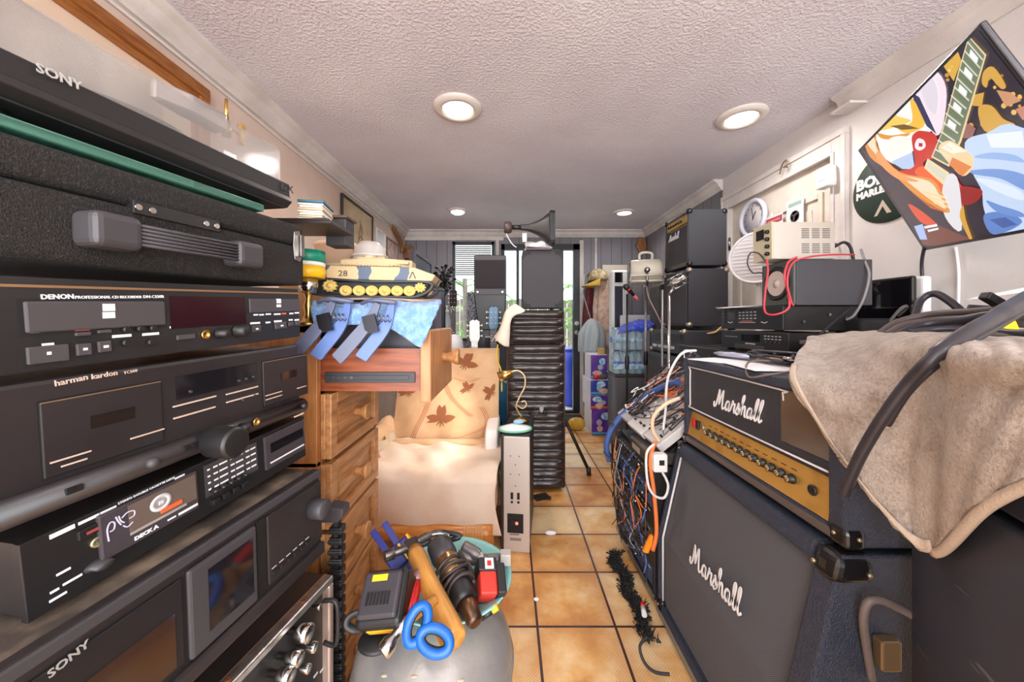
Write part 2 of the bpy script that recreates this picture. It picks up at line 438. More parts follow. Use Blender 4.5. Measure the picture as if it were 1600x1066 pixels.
struct('baseboard_back', MB().box(D1 + .05, YB - .012, 0, XR, YB, 0.09), TRIMW)

# white painted door in the right wall with its casing
DY0, DY1 = 1.98, 2.92
struct('trim_6', MB().box(XR - .022, DY0 - .085, 0, XR, DY0, 2.20).box(XR - .03, DY0 - .085, 0, XR - .022, DY0 - .06, 2.2).box(XR - .03, DY0 - .02, 0, XR - .022, DY0, 2.13)
       .box(XR - .022, DY1, 0, XR, DY1 + .085, 2.20).box(XR - .03, DY1 + .06, 0, XR - .022, DY1 + .085, 2.2)
       .box(XR - .022, DY0, 2.12, XR, DY1, 2.20).box(XR - .03, DY0 - .085, 2.20, XR, DY1 + .085, 2.235), TRIMW, bevel=0.003)
mb = MB().box(XR + .02, DY0, 0, XR + .06, DY1, 2.13)
dm = mb.build('door_1', CREAM, None); dm['kind'] = 'structure'
mb = MB()
o = dm.location
for (y0, y1, z0, z1) in ((2.10, 2.40, 1.25, 1.92), (2.50, 2.80, 1.25, 1.92), (2.10, 2.40, 0.25, 1.05), (2.50, 2.80, 0.25, 1.05)):
    X = XR + .02 - o.x
    for (a, b_, c, d) in ((y0, y1, z1, z1 + .03), (y0, y1, z0 - .03, z0), (y0 - .03, y0, z0 - .03, z1 + .03), (y1, y1 + .03, z0 - .03, z1 + .03)):
        mb.box(X - .014, a - o.y, c, X, b_ - o.y, d)
    mb.box(X - .008, y0 + .05 - o.y, z0 + .05, X, y1 - .05 - o.y, z1 - .05)
mb.build('door_panel', CREAM, dm, bevel=0.003)
mb = MB()
for z in (0.3, 1.1, 1.78): mb.cyl((XR - .012 - o.x, DY1 - .012 - o.y, z), (XR - .012 - o.x, DY1 - .012 - o.y, z + .1), 0.009)
mb.build('door_hinge', STEEL, dm)

# back window: black frame, roller blind half down, glass
ALU = mat('black_aluminium', S(34, 32, 34), 0.4)
GLASS = mat('window_glass', S(240, 245, 246), 0.0, trans=1.0)
GLASS.node_tree.nodes['Principled BSDF'].inputs['IOR'].default_value = 1.05
mb = MB().box(W0, YB - .01, WZ0, W0 + .035, YB + .05, WZ1).box(W1 - .035, YB - .01, WZ0, W1, YB + .05, WZ1).box(W0, YB - .01, WZ1 - .035, W1, YB + .05, WZ1).box(W0, YB - .01, WZ0, W1, YB + .05, WZ0 + .035)
wf = struct('window_1', mb, ALU)
o = wf.location
MB().box(W0 + .035 - o.x, YB + .02 - o.y, .035, W1 - .035 - o.x, YB + .026 - o.y, WZ1 - WZ0 - .035).build('window_pane', GLASS, wf)
BLIND = mat('blind_slat', S(150, 140, 132), 0.6)
mb = MB()
for k in range(15):
    z = WZ1 - .06 - k * .026 - o.z
    mb.box(W0 + .04 - o.x, YB - .004 - o.y, z, W1 - .04 - o.x, YB + .014 - o.y, z + .004, 0)
    mb.box(W0 + .04 - o.x, YB + .004 - o.y, z - .012, W1 - .04 - o.x, YB + .006 - o.y, z + .006, 0)
mb.build('window_blind', BLIND, wf)
# back door: black framed glass leaf with a side light
mb = MB().box(D0, YB - .02, 0, D0 + .045, YB + .06, DZ).box(D1 - .085, YB - .02, 0, D1, YB + .06, DZ).box(D0, YB - .02, DZ - .075, D1, YB + .06, DZ).box(D0 + .045, YB - .02, 0, D1 - .085, YB + .06, .03)
mb.box(0.10, YB - .01, .03, 0.135, YB + .05, DZ - .075).box(0.66, YB - .03, .03, 0.715, YB + .05, DZ - .075).box(.135, YB - .01, 1.15, .66, YB + .04, 1.2)
dr = struct('door_2', mb, ALU)
o = dr.location
MB().box(D0 + .045 - o.x, YB + .02 - o.y, .03, D1 - .085 - o.x, YB + .024 - o.y, DZ - .075).build('door_pane', GLASS, dr)
mb = MB()
for z in (1.06, 1.18): mb.cyl((0.885 - o.x, YB - .02 - o.y, z), (0.885 - o.x, YB - .05 - o.y, z), .03).cyl((0.885 - o.x, YB - .05 - o.y, z), (0.885 - o.x, YB - .06 - o.y, z), .015)
mb.build('door_lock', CHROME, dr)
mb = MB().tube(cr([(0.69 - o.x, YB - .03 - o.y, 1.55), (0.69 - o.x, YB - .09 - o.y, 1.5), (0.69 - o.x, YB - .09 - o.y, 1.2), (0.69 - o.x, YB - .03 - o.y, 1.15)], 5), .012)
mb.build('door_handle', mat('dark_green_metal', S(30, 56, 44), 0.4), dr)

# ------------------------------------------------------------------ what stands outside the back door
struct('ground', MB().box(-6, YB + .12, -0.12, 7, 14, -0.02), wall_mat('pale_concrete', S(196, 190, 182), S(214, 208, 200), 1.2))
FENCE = mat('weathered_fence_wood', S(120, 104, 92), 0.8, noise=(5, S(150, 132, 118), 0.35, 0.7))
fm_ = MB()
for k in range(40):
    x = -4 + k * .25; fm_.box(x, 9.2, 0, x + .235, 9.23, 1.75 + 0.02 * (k % 3))
struct('fence_back', fm_, FENCE)
LEAF = mat('palm_leaf', S(96, 140, 52), 0.6, noise=(6, S(150, 180, 84), 0.4, 0.7))
LEAF.node_tree.nodes['Principled BSDF'].inputs['Subsurface Weight'].default_value = 0.0
def palm(x, y, h, n, label):
    t = thing('palm', label, 'plant', (x, y, -0.02), group=None)
    mb = MB().tube(cr([(0, 0, 0), (.03, 0, h * .5), (0, 0.02, h)], 4), [.07, .065, .06, .06, .055, .055, .05, .05, .05], 10); mb.build('trunk', FENCE, t)
    mb = MB()
    for k in range(n):
        a = 2 * math.pi * k / n + random.uniform(-.2, .2); L = random.uniform(.9, 1.3); dr_ = random.uniform(.2, .9); z0 = h - random.uniform(0, h * .55)
        sp = [Vector((math.cos(a) * L * q, math.sin(a) * L * q, z0 + .55 * q - dr_ * q * q * 1.3)) for q in [i / 9 for i in range(10)]]
        mb.tube(sp, [.012] * 9 + [.004], 5)
        for i in range(2, 10):
            for s in (-1, 1):
                p = sp[i]; tdir = (sp[i] - sp[i - 1]).normalized(); side = tdir.cross(Vector((0, 0, 1))).normalized() * s
                q = p + side * .22 + tdir * .14 - Vector((0, 0, .10))
                w = tdir * .022
                mb.add([p - w, p + w, q], [(0, 1, 2)], 0)
    mb.build('fronds', LEAF, t)
palm(1.55, 7.0, 2.0, 24, 'tall green palm seen through the right-hand gap of the glass door')
palm(-0.9, 7.3, 2.1, 20, 'green palm outside behind the left pane of the glass door')
palm(3.9, 7.6, 2.2, 18, 'far palm standing by the garden fence beyond the glass door')
t = thing('water_barrel', 'blue plastic barrel standing outside the glass door', 'barrel', (1.02, 5.3, -0.02))
MB().lathe([(.20, 0), (.24, .03), (.25, .25), (.26, .3), (.25, .35), (.25, .6), (.26, .65), (.24, .8)], n=28).build('drum', mat('blue_barrel', S(52, 72, 190), 0.45), t)
MB().lathe([(.245, .8), (.245, .83), (.2, .84), (.0001, .84)], n=28).build('lid', mat('blue_lid', S(44, 60, 168), 0.45), t)

# ------------------------------------------------------------------ ceiling lights
EMW = mat('lit_lens', S(255, 250, 240), 0.5, emit=((1, 0.94, 0.86, 1), 14.0))
EMC = mat('lit_lens_cool', S(255, 252, 250), 0.5, emit=((1, 0.98, 0.95, 1), 14.0))
RIMW = mat('white_trim_ring', S(214, 204, 196), 0.5)
def downlight(x, y, r, lens, power, color, label, drop=0.0):
    t = thing('ceiling_light', label, 'light', (x, y, H), group='round lights in the ceiling')
    MB().lathe([(r * .60, -.002), (r * .66, -.020), (r * .80, -.020), (r * .97, -.012), (r, -.004), (r, 0.0)], n=40).build('trim_ring', RIMW, t)
    if drop: MB().lathe([(.0001, -drop), (r * .4, -drop * .94), (r * .66, -drop * .6), (r * .72, -.006)], n=32).build('lens', lens, t)
    else: MB().lathe([(.0001, -.010), (r * .62, -.006)], n=40).build('lens', lens, t)
    l = bpy.data.lights.new('bulb', 'SPOT'); l.energy = power; l.color = color; l.shadow_soft_size = 0.08; l.spot_size = R(172); l.spot_blend = 0.6
    o = bpy.data.objects.new('bulb', l); o.location = (0, 0, -.03 - drop); COL.objects.link(o); o.parent = t
WARM = (1, 0.90, 0.80); NEUT = (1, 0.97, 0.95)
downlight(-0.285, 2.01, .135, EMW, 34, WARM, 'large warm round ceiling light near the middle of the room')
downlight(1.36, 2.10, .135, EMC, 30, NEUT, 'large white round ceiling light beside the white door and television')
downlight(-0.55, 3.86, .10, EMC, 22, NEUT, 'small domed ceiling light on the left before the back window', .045)
downlight(1.26, 3.92, .115, EMC, 22, NEUT, 'small round ceiling light on the right towards the back door', .02)
downlight(-0.45, -0.60, .135, EMW, 30, NEUT, 'added round fill light in the ceiling behind the viewer on the left')  # two unseen lamps added behind the camera to brighten the room
downlight(1.0, -0.60, .135, EMC, 30, NEUT, 'added round fill light in the ceiling behind the viewer on the right')
# ================================================================== LEFT: the stack of hi-fi units facing the aisle
TH = math.atan2(0.9859, 0.1676)                      # local x runs down the room, local y into the unit
def front(d, c=-0.6): return (c + 0.17 * d, d)
def unit(name, label, cat, z, roll, d=0.345, c=-0.6, group=None, sz=1.0):
    x, y = front(d, c)
    t = thing(name, label, cat, (x, y, z), TH, R(roll), group=group)
    if sz != 1.0: t.scale = (1, 1, sz); MW[t.name] = MW[t.name] @ Matrix.Diagonal((1, 1, sz, 1))
    return t
AMBER = mat('amber_print', S(214, 92, 66), 0.6)
DISPLAY = mat('dark_display', S(40, 16, 22), 0.12, spec=0.8)
GLOSS = mat('glossy_black', S(20, 18, 22), 0.08, spec=0.8)
BROWNB = mat('warm_black_metal', S(35, 30, 31), 0.4, noise=(5, S(46, 40, 40), 0.4, 0.75), bump=(800, 0.06))
BTN = mat('button_grey', S(66, 61, 63), 0.45)
EDGE = mat('worn_edge', S(150, 116, 92), 0.35, 0.4)
DUST = mat('dusty_metal', S(60, 52, 46), 0.7, noise=(18, S(120, 104, 88), 0.42, 0.7), bump=(200, 0.1))

# ---- small black turntable on a green-edged glass shelf on a carpeted case
t = unit('carpeted_case', 'black carpet covered equipment case with a strap handle, under the glass shelf', 'case', 1.268, 1.6)
MB().box(0, 0, 0, .478, .34, .087).build('body', CARPET, t, bevel=.012, seg=3)
MB().box(0, 0, .0885, .478, .34, .135).build('lid', CARPET, t, bevel=.012, seg=3)
x0, z1 = at(t, 210, 336, -.004); x1, z0 = at(t, 345, 366, -.004)
mb = MB().box(x0, -.003, z0 + .003, x1, .01, z0 + .021); mb.build('metal_strip', BLKM, t, bevel=.001)
mb = MB()
for px, py in ((216, 343), (238, 345), (322, 361), (338, 364)):
    x, z = at(t, px, py, -.003); MB().cyl((x, -.0032, z0 + .012), (x, -.0045, z0 + .012), .0042, n=12).lathe([(.0022, 0), (.0042, .001)], (0, 0, 0), 12, 0, fm(x, z0 + .012, -.0045)).build('screw', CHROME, t)
xa, za = at(t, 138, 385, -.03); xb, zb = at(t, 408, 410, -.03)
zc = .042
hd = MB()
for k in range(6):
    z = zc - .012 + k * .005
    hd.tube([(xa + .03, -.034, z), (xb - .02, -.034, z)], .0024, 6)
hd.build('strap_handle', GREY, t)
for s, x in ((1, xa), (-1, xb)):
    e = MB().box(x, -.04, zc - .022, x + s * .052, 0, zc + .022); e.build('handle_end_cap', GREY, t, bevel=.009, seg=3)
lx, lz = at(t, 463, 389, 0)
mb = MB().prism([(-.010, -.030), (.006, -.034), (.012, -.02), (.012, .02), (.004, .034), (-.010, .03), (-.013, 0)], 0, .004, 0, fm(lx, .085, -.001)).box(lx - .005, -.016, .062, lx + .006, -.003, .108)
mb.build('latch', STEEL, t, bevel=.001)

gx, gy = front(.33)
g = thing('glass_shelf', 'green edged glass pane lying on the carpeted case below the turntable', 'shelf', (gx, gy, 1.4065), TH, R(1.6))
MB().box(0, .004, 0, .385, .30, .014).build('glass_pane', mat('green_glass', S(120, 196, 176), 0.05, trans=0.85), g, bevel=.002)

t = unit('turntable', 'black record player with a clear dust cover on top of the hi-fi stack', 'turntable', 1.447, 0.6, d=.35, c=-.613)
MB().prism([(0.012, 0), (.024, .006), (.052, .0065), (.052, .36), (0, .36), (0, .012)], 0, .45, 0, Matrix(((0, 0, 1, 0), (0, 1, 0, 0), (1, 0, 0, 0), (0, 0, 0, 1)))).build('plinth', BLK, t, bevel=.002)
MB().box(.006, .012, -.002, .444, .34, .012).build('base', DARK, t)
mb = MB()
for x, y in ((.05, .06), (.40, .06), (.05, .30), (.40, .30)): mb.cyl((x, y, -.016), (x, y, 0), .018, .022)
mb.build('foot', RUB, t)
MB().box(.0, .0055, .0225, .4505, .02, .0245).build('groove_line', DARK, t)
LID = mat('tinted_acrylic', S(188, 182, 178), 0.10, trans=0.0, alpha=0.27, spec=0.8, noise=(9, S(166, 160, 156), .35, .7))
mb = MB()
for (a, b_, c, d, e, f) in ((.006, .014, .053, .432, .017, .118), (.006, .34, .053, .432, .343, .118), (.006, .017, .053, .009, .34, .118), (.429, .017, .053, .432, .34, .118), (.006, .014, .118, .432, .343, .121)):
    mb.box(a, b_, c, d, e, f)
mb.build('dust_cover', LID, t)
MB().lathe([(.145, .0), (.15, .004), (.15, .016), (.02, .018), (.0001, .018)], (.2, .18, .054), 48).build('platter', mat('black_record', S(30, 28, 28), .3, .3), t)
mb = MB().cyl((.38, .27, .054), (.38, .27, .085), .012).tube(cr([(.38, .27, .08), (.372, .17, .08), (.35, .075, .076)], 5), .004).box(.335, .05, .068, .362, .078, .08)
mb.build('tonearm', CHROME, t)
mb = MB(); ftext(t, mb, 'SONY', (56, 112), (129, 143), bold=.02, depth=.001, y0=0.001); mb.build('name_badge', mat('silver_letters', S(206, 204, 200), .3, .6), t)
mb = MB(); ftext(t, mb, 'GX', (440, 296), (458, 303), depth=.0006, y0=0.003); mb.build('model_print', GREY, t)

# ---- CD recorder
t = unit('cd_recorder', 'black rack mount compact disc recorder with a dark red display', 'recorder', 1.1405, 3.3)
MB().box(.0, .0, 0, .462, .006, .106).build('faceplate', BLKM, t, bevel=.0015)
MB().box(.012, .006, .004, .45, .30, .100).build('chassis', BLK, t)
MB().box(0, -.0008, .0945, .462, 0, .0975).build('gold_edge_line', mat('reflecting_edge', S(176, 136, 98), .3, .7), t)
x0, z1 = at(t, 34, 471); x1, z0 = at(t, 257, 508)
MB().box(x0, -.004, z0, x1, .001, z1).build('disc_tray', BTN, t, bevel=.002)
MB().box(x0 - .004, -.0006, z0 - .004, x1 + .002, .001, z1 + .003).build('tray_slot', DARK, t)
rect(t, 'display', (263, 463), (384, 506), DISPLAY, .0012)
rect(t, 'second_disc_tray', (388, 467), (467, 486), BTN, .003, bevel=.001)
mb = MB()
ftext(t, mb, 'DENON', (64, 468), (115, 467), bold=.02); ftext(t, mb, 'PROFESSIONAL', (117, 467), (173, 466.5)); ftext(t, mb, 'CD RECORDER', (175, 466.5), (221, 466)); ftext(t, mb, 'DN-C550R', (224, 466), (256, 465.5))
rects(t, [((156, 475), (176, 486)), ((156, 488), (176, 497))], mb, .0046)
rects(t, [((430, 467), (437, 474)), ((430, 476), (437, 480))], mb, .0036)
rects(t, [((46, 518), (61, 520)), ((86, 515), (100, 517)), ((187, 507), (200, 509)), ((207, 503), (224, 505)), ((229, 502), (246, 504)), ((65, 537), (84, 539)), ((175, 524), (205, 526)), ((222, 521), (248, 523)), ((314, 508), (328, 510)), ((330, 505), (352, 507)), ((361, 504), (376, 506)), ((265, 510), (292, 511.5)), ((396, 491), (403, 493)), ((405, 491), (412, 493)), ((415, 490), (423, 492)), ((428, 490), (438, 492)), ((452, 489), (458, 491)), ((460, 488), (467, 490)), ((391, 504), (406, 506)), ((415, 503), (422, 505)), ((428, 501), (440, 503)), ((451, 499), (457, 501)), ((460, 499), (467, 501))], mb, .0008)
mb.build('lettering', PRINT, t)
mb = rects(t, [((116, 513), (140, 516)), ((148, 510), (167, 513)), ((134, 508), (160, 511)), ((440, 489), (447, 491))], None, .0009); mb.build('red_lettering', AMBER, t)
for tl, br in (((38, 543), (106, 563)), ((116, 538), (141, 554)), ((150, 534), (172, 549)), ((115, 520), (140, 524)), ((150, 516), (172, 520)), ((392, 509), (406, 518)), ((428, 504), (446, 513)), ((449, 504), (457, 509)), ((460, 503), (467, 508)), ((274, 524), (303, 529))):
    rect(t, 'button', tl, br, BTN, .004, bevel=.0012)
mb = rects(t, [((69, 550), (76, 554)), ((126, 544), (133, 547)), ((158, 540), (166, 543)), ((397, 513), (401, 515)), ((436, 508), (440, 510))], None, .0046); mb.build('button_mark', PRINT, t)
for px, py, r in ((193, 515, .004), (215, 514, .004), (235, 513, .004), (193, 536, .0045), (232, 535, .0045)):
    x, z = at(t, px, py); MB().cyl((x, 0, z), (x, -.008, z), r, r * .9, 14).build('push_button', BLK, t)
x, z = at(t, 320, 523); MB().lathe([(.0075, 0), (.0075, .004), (.0045, .004), (.004, .001), (.0001, .001)], (0, 0, 0), 20, 0, fm(x, z)).build('headphone_jack', BRASS, t)
for px, py, r in ((341, 521, .007), (371, 517, .010)):
    x, z = at(t, px, py); MB().lathe([(r * 1.25, 0), (r * 1.2, .004), (r, .006), (r * .92, .02), (.0001, .02)], (0, 0, 0), 20, 0, fm(x, z)).build('knob', BLK, t)

# ---- cassette deck with a big round knob
t = unit('cassette_deck', 'black double cassette deck with a big round knob sticking out', 'cassette deck', .973, 2.5, c=-.602)
MB().box(.0, .0, 0.012, .468, .012, .158).build('faceplate', BROWNB, t, bevel=.006)
MB().box(.012, .012, .006, .456, .30, .152).build('chassis', BLK, t)
x0, z0 = at(t, 12, 810, -.016)
MB().cyl((.005, -.006, .022), (.463, -.006, .022), .0155, n=20).build('lower_rail', BROWNB, t)
for tl, br in (((56, 580), (257, 757)), ((408, 543), (480, 622))):
    x0, z1 = at(t, *tl); x1, z0 = at(t, *br)
    z0 = max(z0, .045)
    if tl[0] < 100: x0, z0, z1 = x0, .044, .132
    else: z0, z1 = .044, .132
    d = MB().box(x0, -.003, z0, x1, .001, z1).build('cassette_door', BROWNB, t, bevel=.001)
    fr = MB().box(x0 - .002, -.0008, z0 - .002, x1 + .002, .001, z1 + .002); fr.build('door_gap', DARK, t)
    xm = (x0 + x1) / 2 + .004; w = (x1 - x0) * .19
    MB().box(xm - w, -.0036, .088, xm + w, -.002, .104).build('cassette_window', GLOSS, d)
    MB().box(x0, -.0034, z1 - .0012, x1, -.003, z1).build('edge_line', EDGE, d)
x0, z1 = at(t, 272, 562); x1, z0 = at(t, 402, 600)
MB().box(x0, -.0012, .098, x1 - .001, .001, .134).build('display', GLOSS, t)
mb = MB()
ftext(t, mb, 'harman', (86, 604), (137, 593), bold=.01); ftext(t, mb, 'kardon', (143, 593), (183, 586), bold=.01); ftext(t, mb, 'TC500', (193, 585), (214, 581))
zt = lambda tl, br, z0, z1: (at(t, *tl)[0], z0, at(t, *br)[0], z1)
def hk(pxa, pxb, za, zb, out=.0012, y=0.0):
    a = at(t, pxa, 600)[0]; b_ = at(t, pxb, 600)[0]; mb.box(a, y - out, za, b_, y + .001, zb)
for a, b_, z, y in ((67, 133, .060, -.003), (84, 126, .052, -.003), (196, 250, .060, -.003), (412, 438, .064, -.003), (412, 438, .056, -.003), (462, 476, .060, -.003)): hk(a, b_, z, z + .0018, .001, y)
for a, b_, z in ((268, 336, .088), (268, 334, .070), (352, 402, .086), (352, 402, .072)): hk(a, b_, z, z + .0022, .002)
mb.build('lettering', mat('tan_print', S(196, 172, 156), .5), t)
for px, py in ((296, 612), (372, 595), (383, 592), (394, 589), (378, 625), (396, 618)):
    x, z = at(t, px, py); MB().cyl((x, 0, z), (x, -.004, z), .0022, n=10).build('push_button', GREY, t)
x, z = at(t, 352, 663, -.05); z = .026
MB().lathe([(.015, 0), (.015, .02), (.024, .022), (.0245, .062), (.021, .066), (.0001, .067)], (0, 0, 0), 36, 0, fm(x - .006, z, -.012)).build('volume_knob', BLK, t, bevel=.001)
x2, _ = at(t, 385, 655, -.03); MB().lathe([(.008, 0), (.008, .016), (.0001, .017)], (0, 0, 0), 20, 0, fm(x2, .026, -.018)).build('knob', BLK, t)
x2, _ = at(t, 398, 648, -.02); MB().lathe([(.007, 0), (.007, .004), (.0045, .004), (.004, .001), (.0001, .001)], (0, 0, 0), 20, 0, fm(x2, .028, -.021)).build('headphone_jack', BRASS, t)
x2, _ = at(t, 470, 620, -.02); MB().lathe([(.006, 0), (.006, .014), (.0001, .015)], (0, 0, 0), 16, 0, fm(x2, .026, -.018)).build('knob', BLK, t)
x2, _ = at(t, 236, 720, -.02); MB().ball((x2, -.022, .024), .0075, n=14).build('knob', GREY, t)
mb = MB()
for px in (288, 303, 100, 112):
    x, _ = at(t, px, 760, -.02); MB().box(x, -.024, .024, x + .008, -.02, .031).build('switch', BLK, t)

# ---- long cassette deck with a written cassette label
t = unit('tape_deck', 'slim black tape deck with an orange marked cassette showing through its door', 'tape deck', .866, 4.2, d=.396, c=-.598, sz=.86)
TW = .425
MB().box(0, 0, 0, TW, .01, .106).build('faceplate', BLK, t, bevel=.001)
MB().box(.004, .01, .003, TW - .004, .28, .103).build('chassis', BLK, t)
mb = MB()
mb.box(at(t, 77, 838)[0], -.001, .0955, at(t, 116, 820)[0], .001, .1015)
for a_, b_ in ((120, 152), (156, 180), (277, 291)): mb.box(at(t, a_, 800)[0], -.001, .0965, at(t, b_, 780)[0], .001, .1005)
ftext(t, mb, 'STEREO DOUBLE CASSETTE DECK', (184, 789), (273, 747)); 
for a, b_ in (((77, 942), (104, 927)), ((78, 928), (92, 922)), ((88, 900), (110, 890)), ((98, 915), (128, 900)), ((460, 652), (474, 647))): mb.box(at(t, *a)[0], -.001, at(t, (a[0] + b_[0]) / 2, (a[1] + b_[1]) / 2)[1], at(t, *b_)[0], .001, at(t, (a[0] + b_[0]) / 2, (a[1] + b_[1]) / 2)[1] + .003)
mb.build('lettering', PRINT, t)
x0 = at(t, 152, 850)[0]; x1 = at(t, 308, 800)[0]
d = MB().box(x0, -.006, .028, x1, .001, .098).build('cassette_door', mat('smoked_plastic', S(62, 56, 60), .2), t, bevel=.002)
MB().box(x0 + .03, -.0068, .048, x1 - .004, -.005, .094).build('cassette_window', mat('cassette_brown', S(96, 82, 74), .25), d)
MB().box(x0 + .03, -.0074, .046, x1 - .02, -.006, .050).build('window_strip', mat('grey_strip', S(150, 140, 134), .5), d)
mb = MB(); w = x1 - x0
for k, (cx, s) in enumerate(((x0 + w * .56, .014),)):
    mb.lathe([(s, 0), (s, .0006), (s * .62, .0006), (s * .6, 0)], (0, 0, 0), 24, 0, fm(cx, .074, -.007))
mb.box(cx - .003, -.0082, .071, cx + .003, -.007, .077)
mb.build('tape_reel', LGREY, d)
MB().box(x0 + w * .55, -.0085, .055, x0 + w * .78, -.006, .0615).build('orange_mark', mat('orange_mark', S(232, 92, 48), .5), d)
mb = MB()
for st in ([(.1, -.5), (.05, .5), (.35, 1.0), (.7, .8), (.6, .3), (.25, .25)], [(.85, 1.25), (1.0, .8), (1.25, .35)], [(1.1, 1.2), (1.25, .7), (1.55, .4)], [(1.35, .9), (1.9, 1.15), (2.5, 1.0), (2.45, .6), (2.0, .55)], [(1.4, .2), (1.8, -.1), (2.3, .1)]):
    pts = cr([(p[0] * .012, p[1] * .018, 0) for p in st], 4); mb.ribbon([(p.x, p.y) for p in pts], .0016, 0, .0004, 0, fm(x0 + .006, .064, -.0068))
mb.build('handwriting', mat('lilac_ink', S(196, 188, 214), .6), d)
mb = MB(); mb.text('DECK A', .008, 0, fm(x0 + .034, .034, -.0064), align='LEFT', bold=.0003); mb.box(x0 + .075, -.0068, .0355, x0 + .086, -.006, .038).box(x0 + .09, -.0068, .0345, x0 + .118, -.006, .0385); mb.build('lettering', PRINT, d)
xa = at(t, 320, 760)[0]; xb = at(t, 402, 730)[0]; xc = at(t, 411, 700)[0]; xd = at(t, 474, 680)[0]
MB().box(xa, -.002, .035, xb, .001, .098).build('meter_panel', GREY, t)
mb = MB()
for r_ in range(4):
    for k in range(9):
        x = xa + .004 + k * (xb - xa - .008) / 9
        mb.box(x, -.0028, .086 - r_ * .013, x + .004 + .003 * ((k * 7 + r_ * 3) % 3), -.0015, .089 - r_ * .013)
mb.build('panel_print', PRINT, t)
for k in range(4): MB().box(xa + .006 + k * .018, -.008, .016, xa + .018 + k * .018, .001, .026).build('button', BLK, t, bevel=.001)
for k in range(5): MB().lathe([(.004, 0), (.0035, .01), (.0001, .011)], (0, 0, 0), 12, 0, fm(xa + .01 + k * .014, .043, -.002)).build('knob', BLK, t)
d = MB().box(xc, -.005, .022, xd, .001, .100).build('cassette_door', MATS['smoked_plastic'], t, bevel=.002)
MB().box(xc + .012, -.006, .058, xd - .008, -.004, .080).build('cassette_window', GLOSS, d)
MB().box(xc + .01, -.006, .034, xd - .006, -.004, .037).build('lettering', PRINT, d)
x, z = at(t, 103, 848)
MB().box(.045, -.004, .075, .072, .001, .089).build('power_button', BLK, t, bevel=.001)
MB().box(.052, -.0045, .079, .073, -.003, .083).build('power_mark', mat('dull_red', S(150, 60, 56), .5), t)
MB().lathe([(.0075, 0), (.0075, .003), (.0045, .003), (.004, .001), (.0001, .001)], (0, 0, 0), 20, 0, fm(.063, .060)).build('headphone_jack', mat('brass_jack', S(190, 180, 140), .4, .8), t)
MB().lathe([(.012, 0), (.0085, .003), (.008, .012), (.0001, .012)], (0, 0, 0), 20, 0, fm(.062, .026) @ Matrix.Diagonal((1.2, .7, 1, 1))).build('input_knob', GREY, t)

# ---- big lower deck with a tilting picture window
t = unit('stereo_receiver', 'large dusty black hi-fi unit with a big knob, at the bottom of the stack', 'receiver', .668, 2.0, d=.30, c=-.556)
RW = .512
MB().box(0, 0, .012, RW, .018, .188).build('faceplate', BROWNB, t, bevel=.003)
MB().box(.006, .018, .012, RW - .006, .30, .186).build('chassis', DUST, t)
MB().box(0, -.004, .172, RW, .001, .188).build('top_rail', GREY, t, bevel=.004)
MB().box(0, -.010, 0, RW, .02, .026).build('lower_rail', BROWNB, t, bevel=.004)
mb = MB(); ftext(t, mb, 'SONY', (76, 1061), (140, 1008), bold=.02, y0=-.0045, depth=.001)
mb.build('name_badge', MATS['silver_letters'], t)
xa = at(t, 20, 1050)[0]; xb = at(t, 283, 950)[0]; xc = at(t, 318, 900)[0]; xd = at(t, 392, 820)[0]; xe = at(t, 412, 800)[0]
d = MB().box(max(.01, xa - .1), -.004, .034, xb, .001, .160).build('disc_door', BLK, t, bevel=.002)
MB().box(max(.02, xa), -.005, .040, xb - .012, -.003, .118).build('door_window', mat('brown_reflecting_window', S(54, 36, 28), .08, spec=.8), d)
d = MB().box(xb + .006, -.008, .030, xd + .004, .001, .164).build('minidisc_door', GREY, t, bevel=.004)
d2 = MB().box(xc, -.0092, .052, xd - .006, -.007, .148).build('picture_window', GLOSS, d)
x, z = at(t, 300, 960, -.008)
MB().box(xd + .008, -.003, .030, xe, .001, .166).build('slot', DARK, t)
MB().box(xe + .002, -.006, .036, RW - .004, .001, .164).build('control_panel', BROWNB, t, bevel=.002)
MB().lathe([(.021, 0), (.0205, .026), (.018, .03), (.0001, .03)], (0, 0, 0), 36, 0, fm(RW - .030, .115, -.006)).build('jog_knob', GREY, t)
for k in range(6): MB().box(xe + .008 + k * .017, -.010, .050, xe + .020 + k * .017, -.005, .057).build('button', BLK, t, bevel=.001)
mb = MB()
for k in range(6): mb.box(xe + .008 + k * .017, -.0066, .062, xe + .018 + k * .017, -.005, .0635)
mb.build('lettering', LGREY, t)

# ---- flight case with chrome knobs under the stack
t = unit('flight_case', 'silver edged black flight case with chrome knobs, beneath the hi-fi stack', 'rack case', .02, 0, d=.30, c=-.560)
FW, FH = .555, .585
MB().box(0, .02, 0, FW, .36, FH - .004).build('body', BLKM, t)
ALS = mat('brushed_aluminium', S(190, 184, 178), .32, .9, noise=(40, S(150, 144, 140), .4, .7))
MB().box(0, -.004, FH - .018, FW, .022, FH).build('top_edge_rail', ALS, t, bevel=.005, seg=3)
MB().box(FW - .016, -.004, 0, FW, .022, FH - .018).build('side_edge_rail', mat('pinkish_aluminium', S(200, 178, 168), .35, .7), t, bevel=.004)
MB().box(0, -.004, 0, FW, .022, .018).build('lower_edge_rail', ALS, t, bevel=.004)
MB().box(0, .014, .02, FW - .016, .02, FH - .02).build('panel', BLK, t)
mb = MB()
for x in (.1, .3, .47): mb.cyl((x, .008, FH - .001), (x, .008, FH + .0012), .005, n=10)
mb.build('rivet', mat('rusty_rivet', S(120, 70, 46), .6, .4), t)
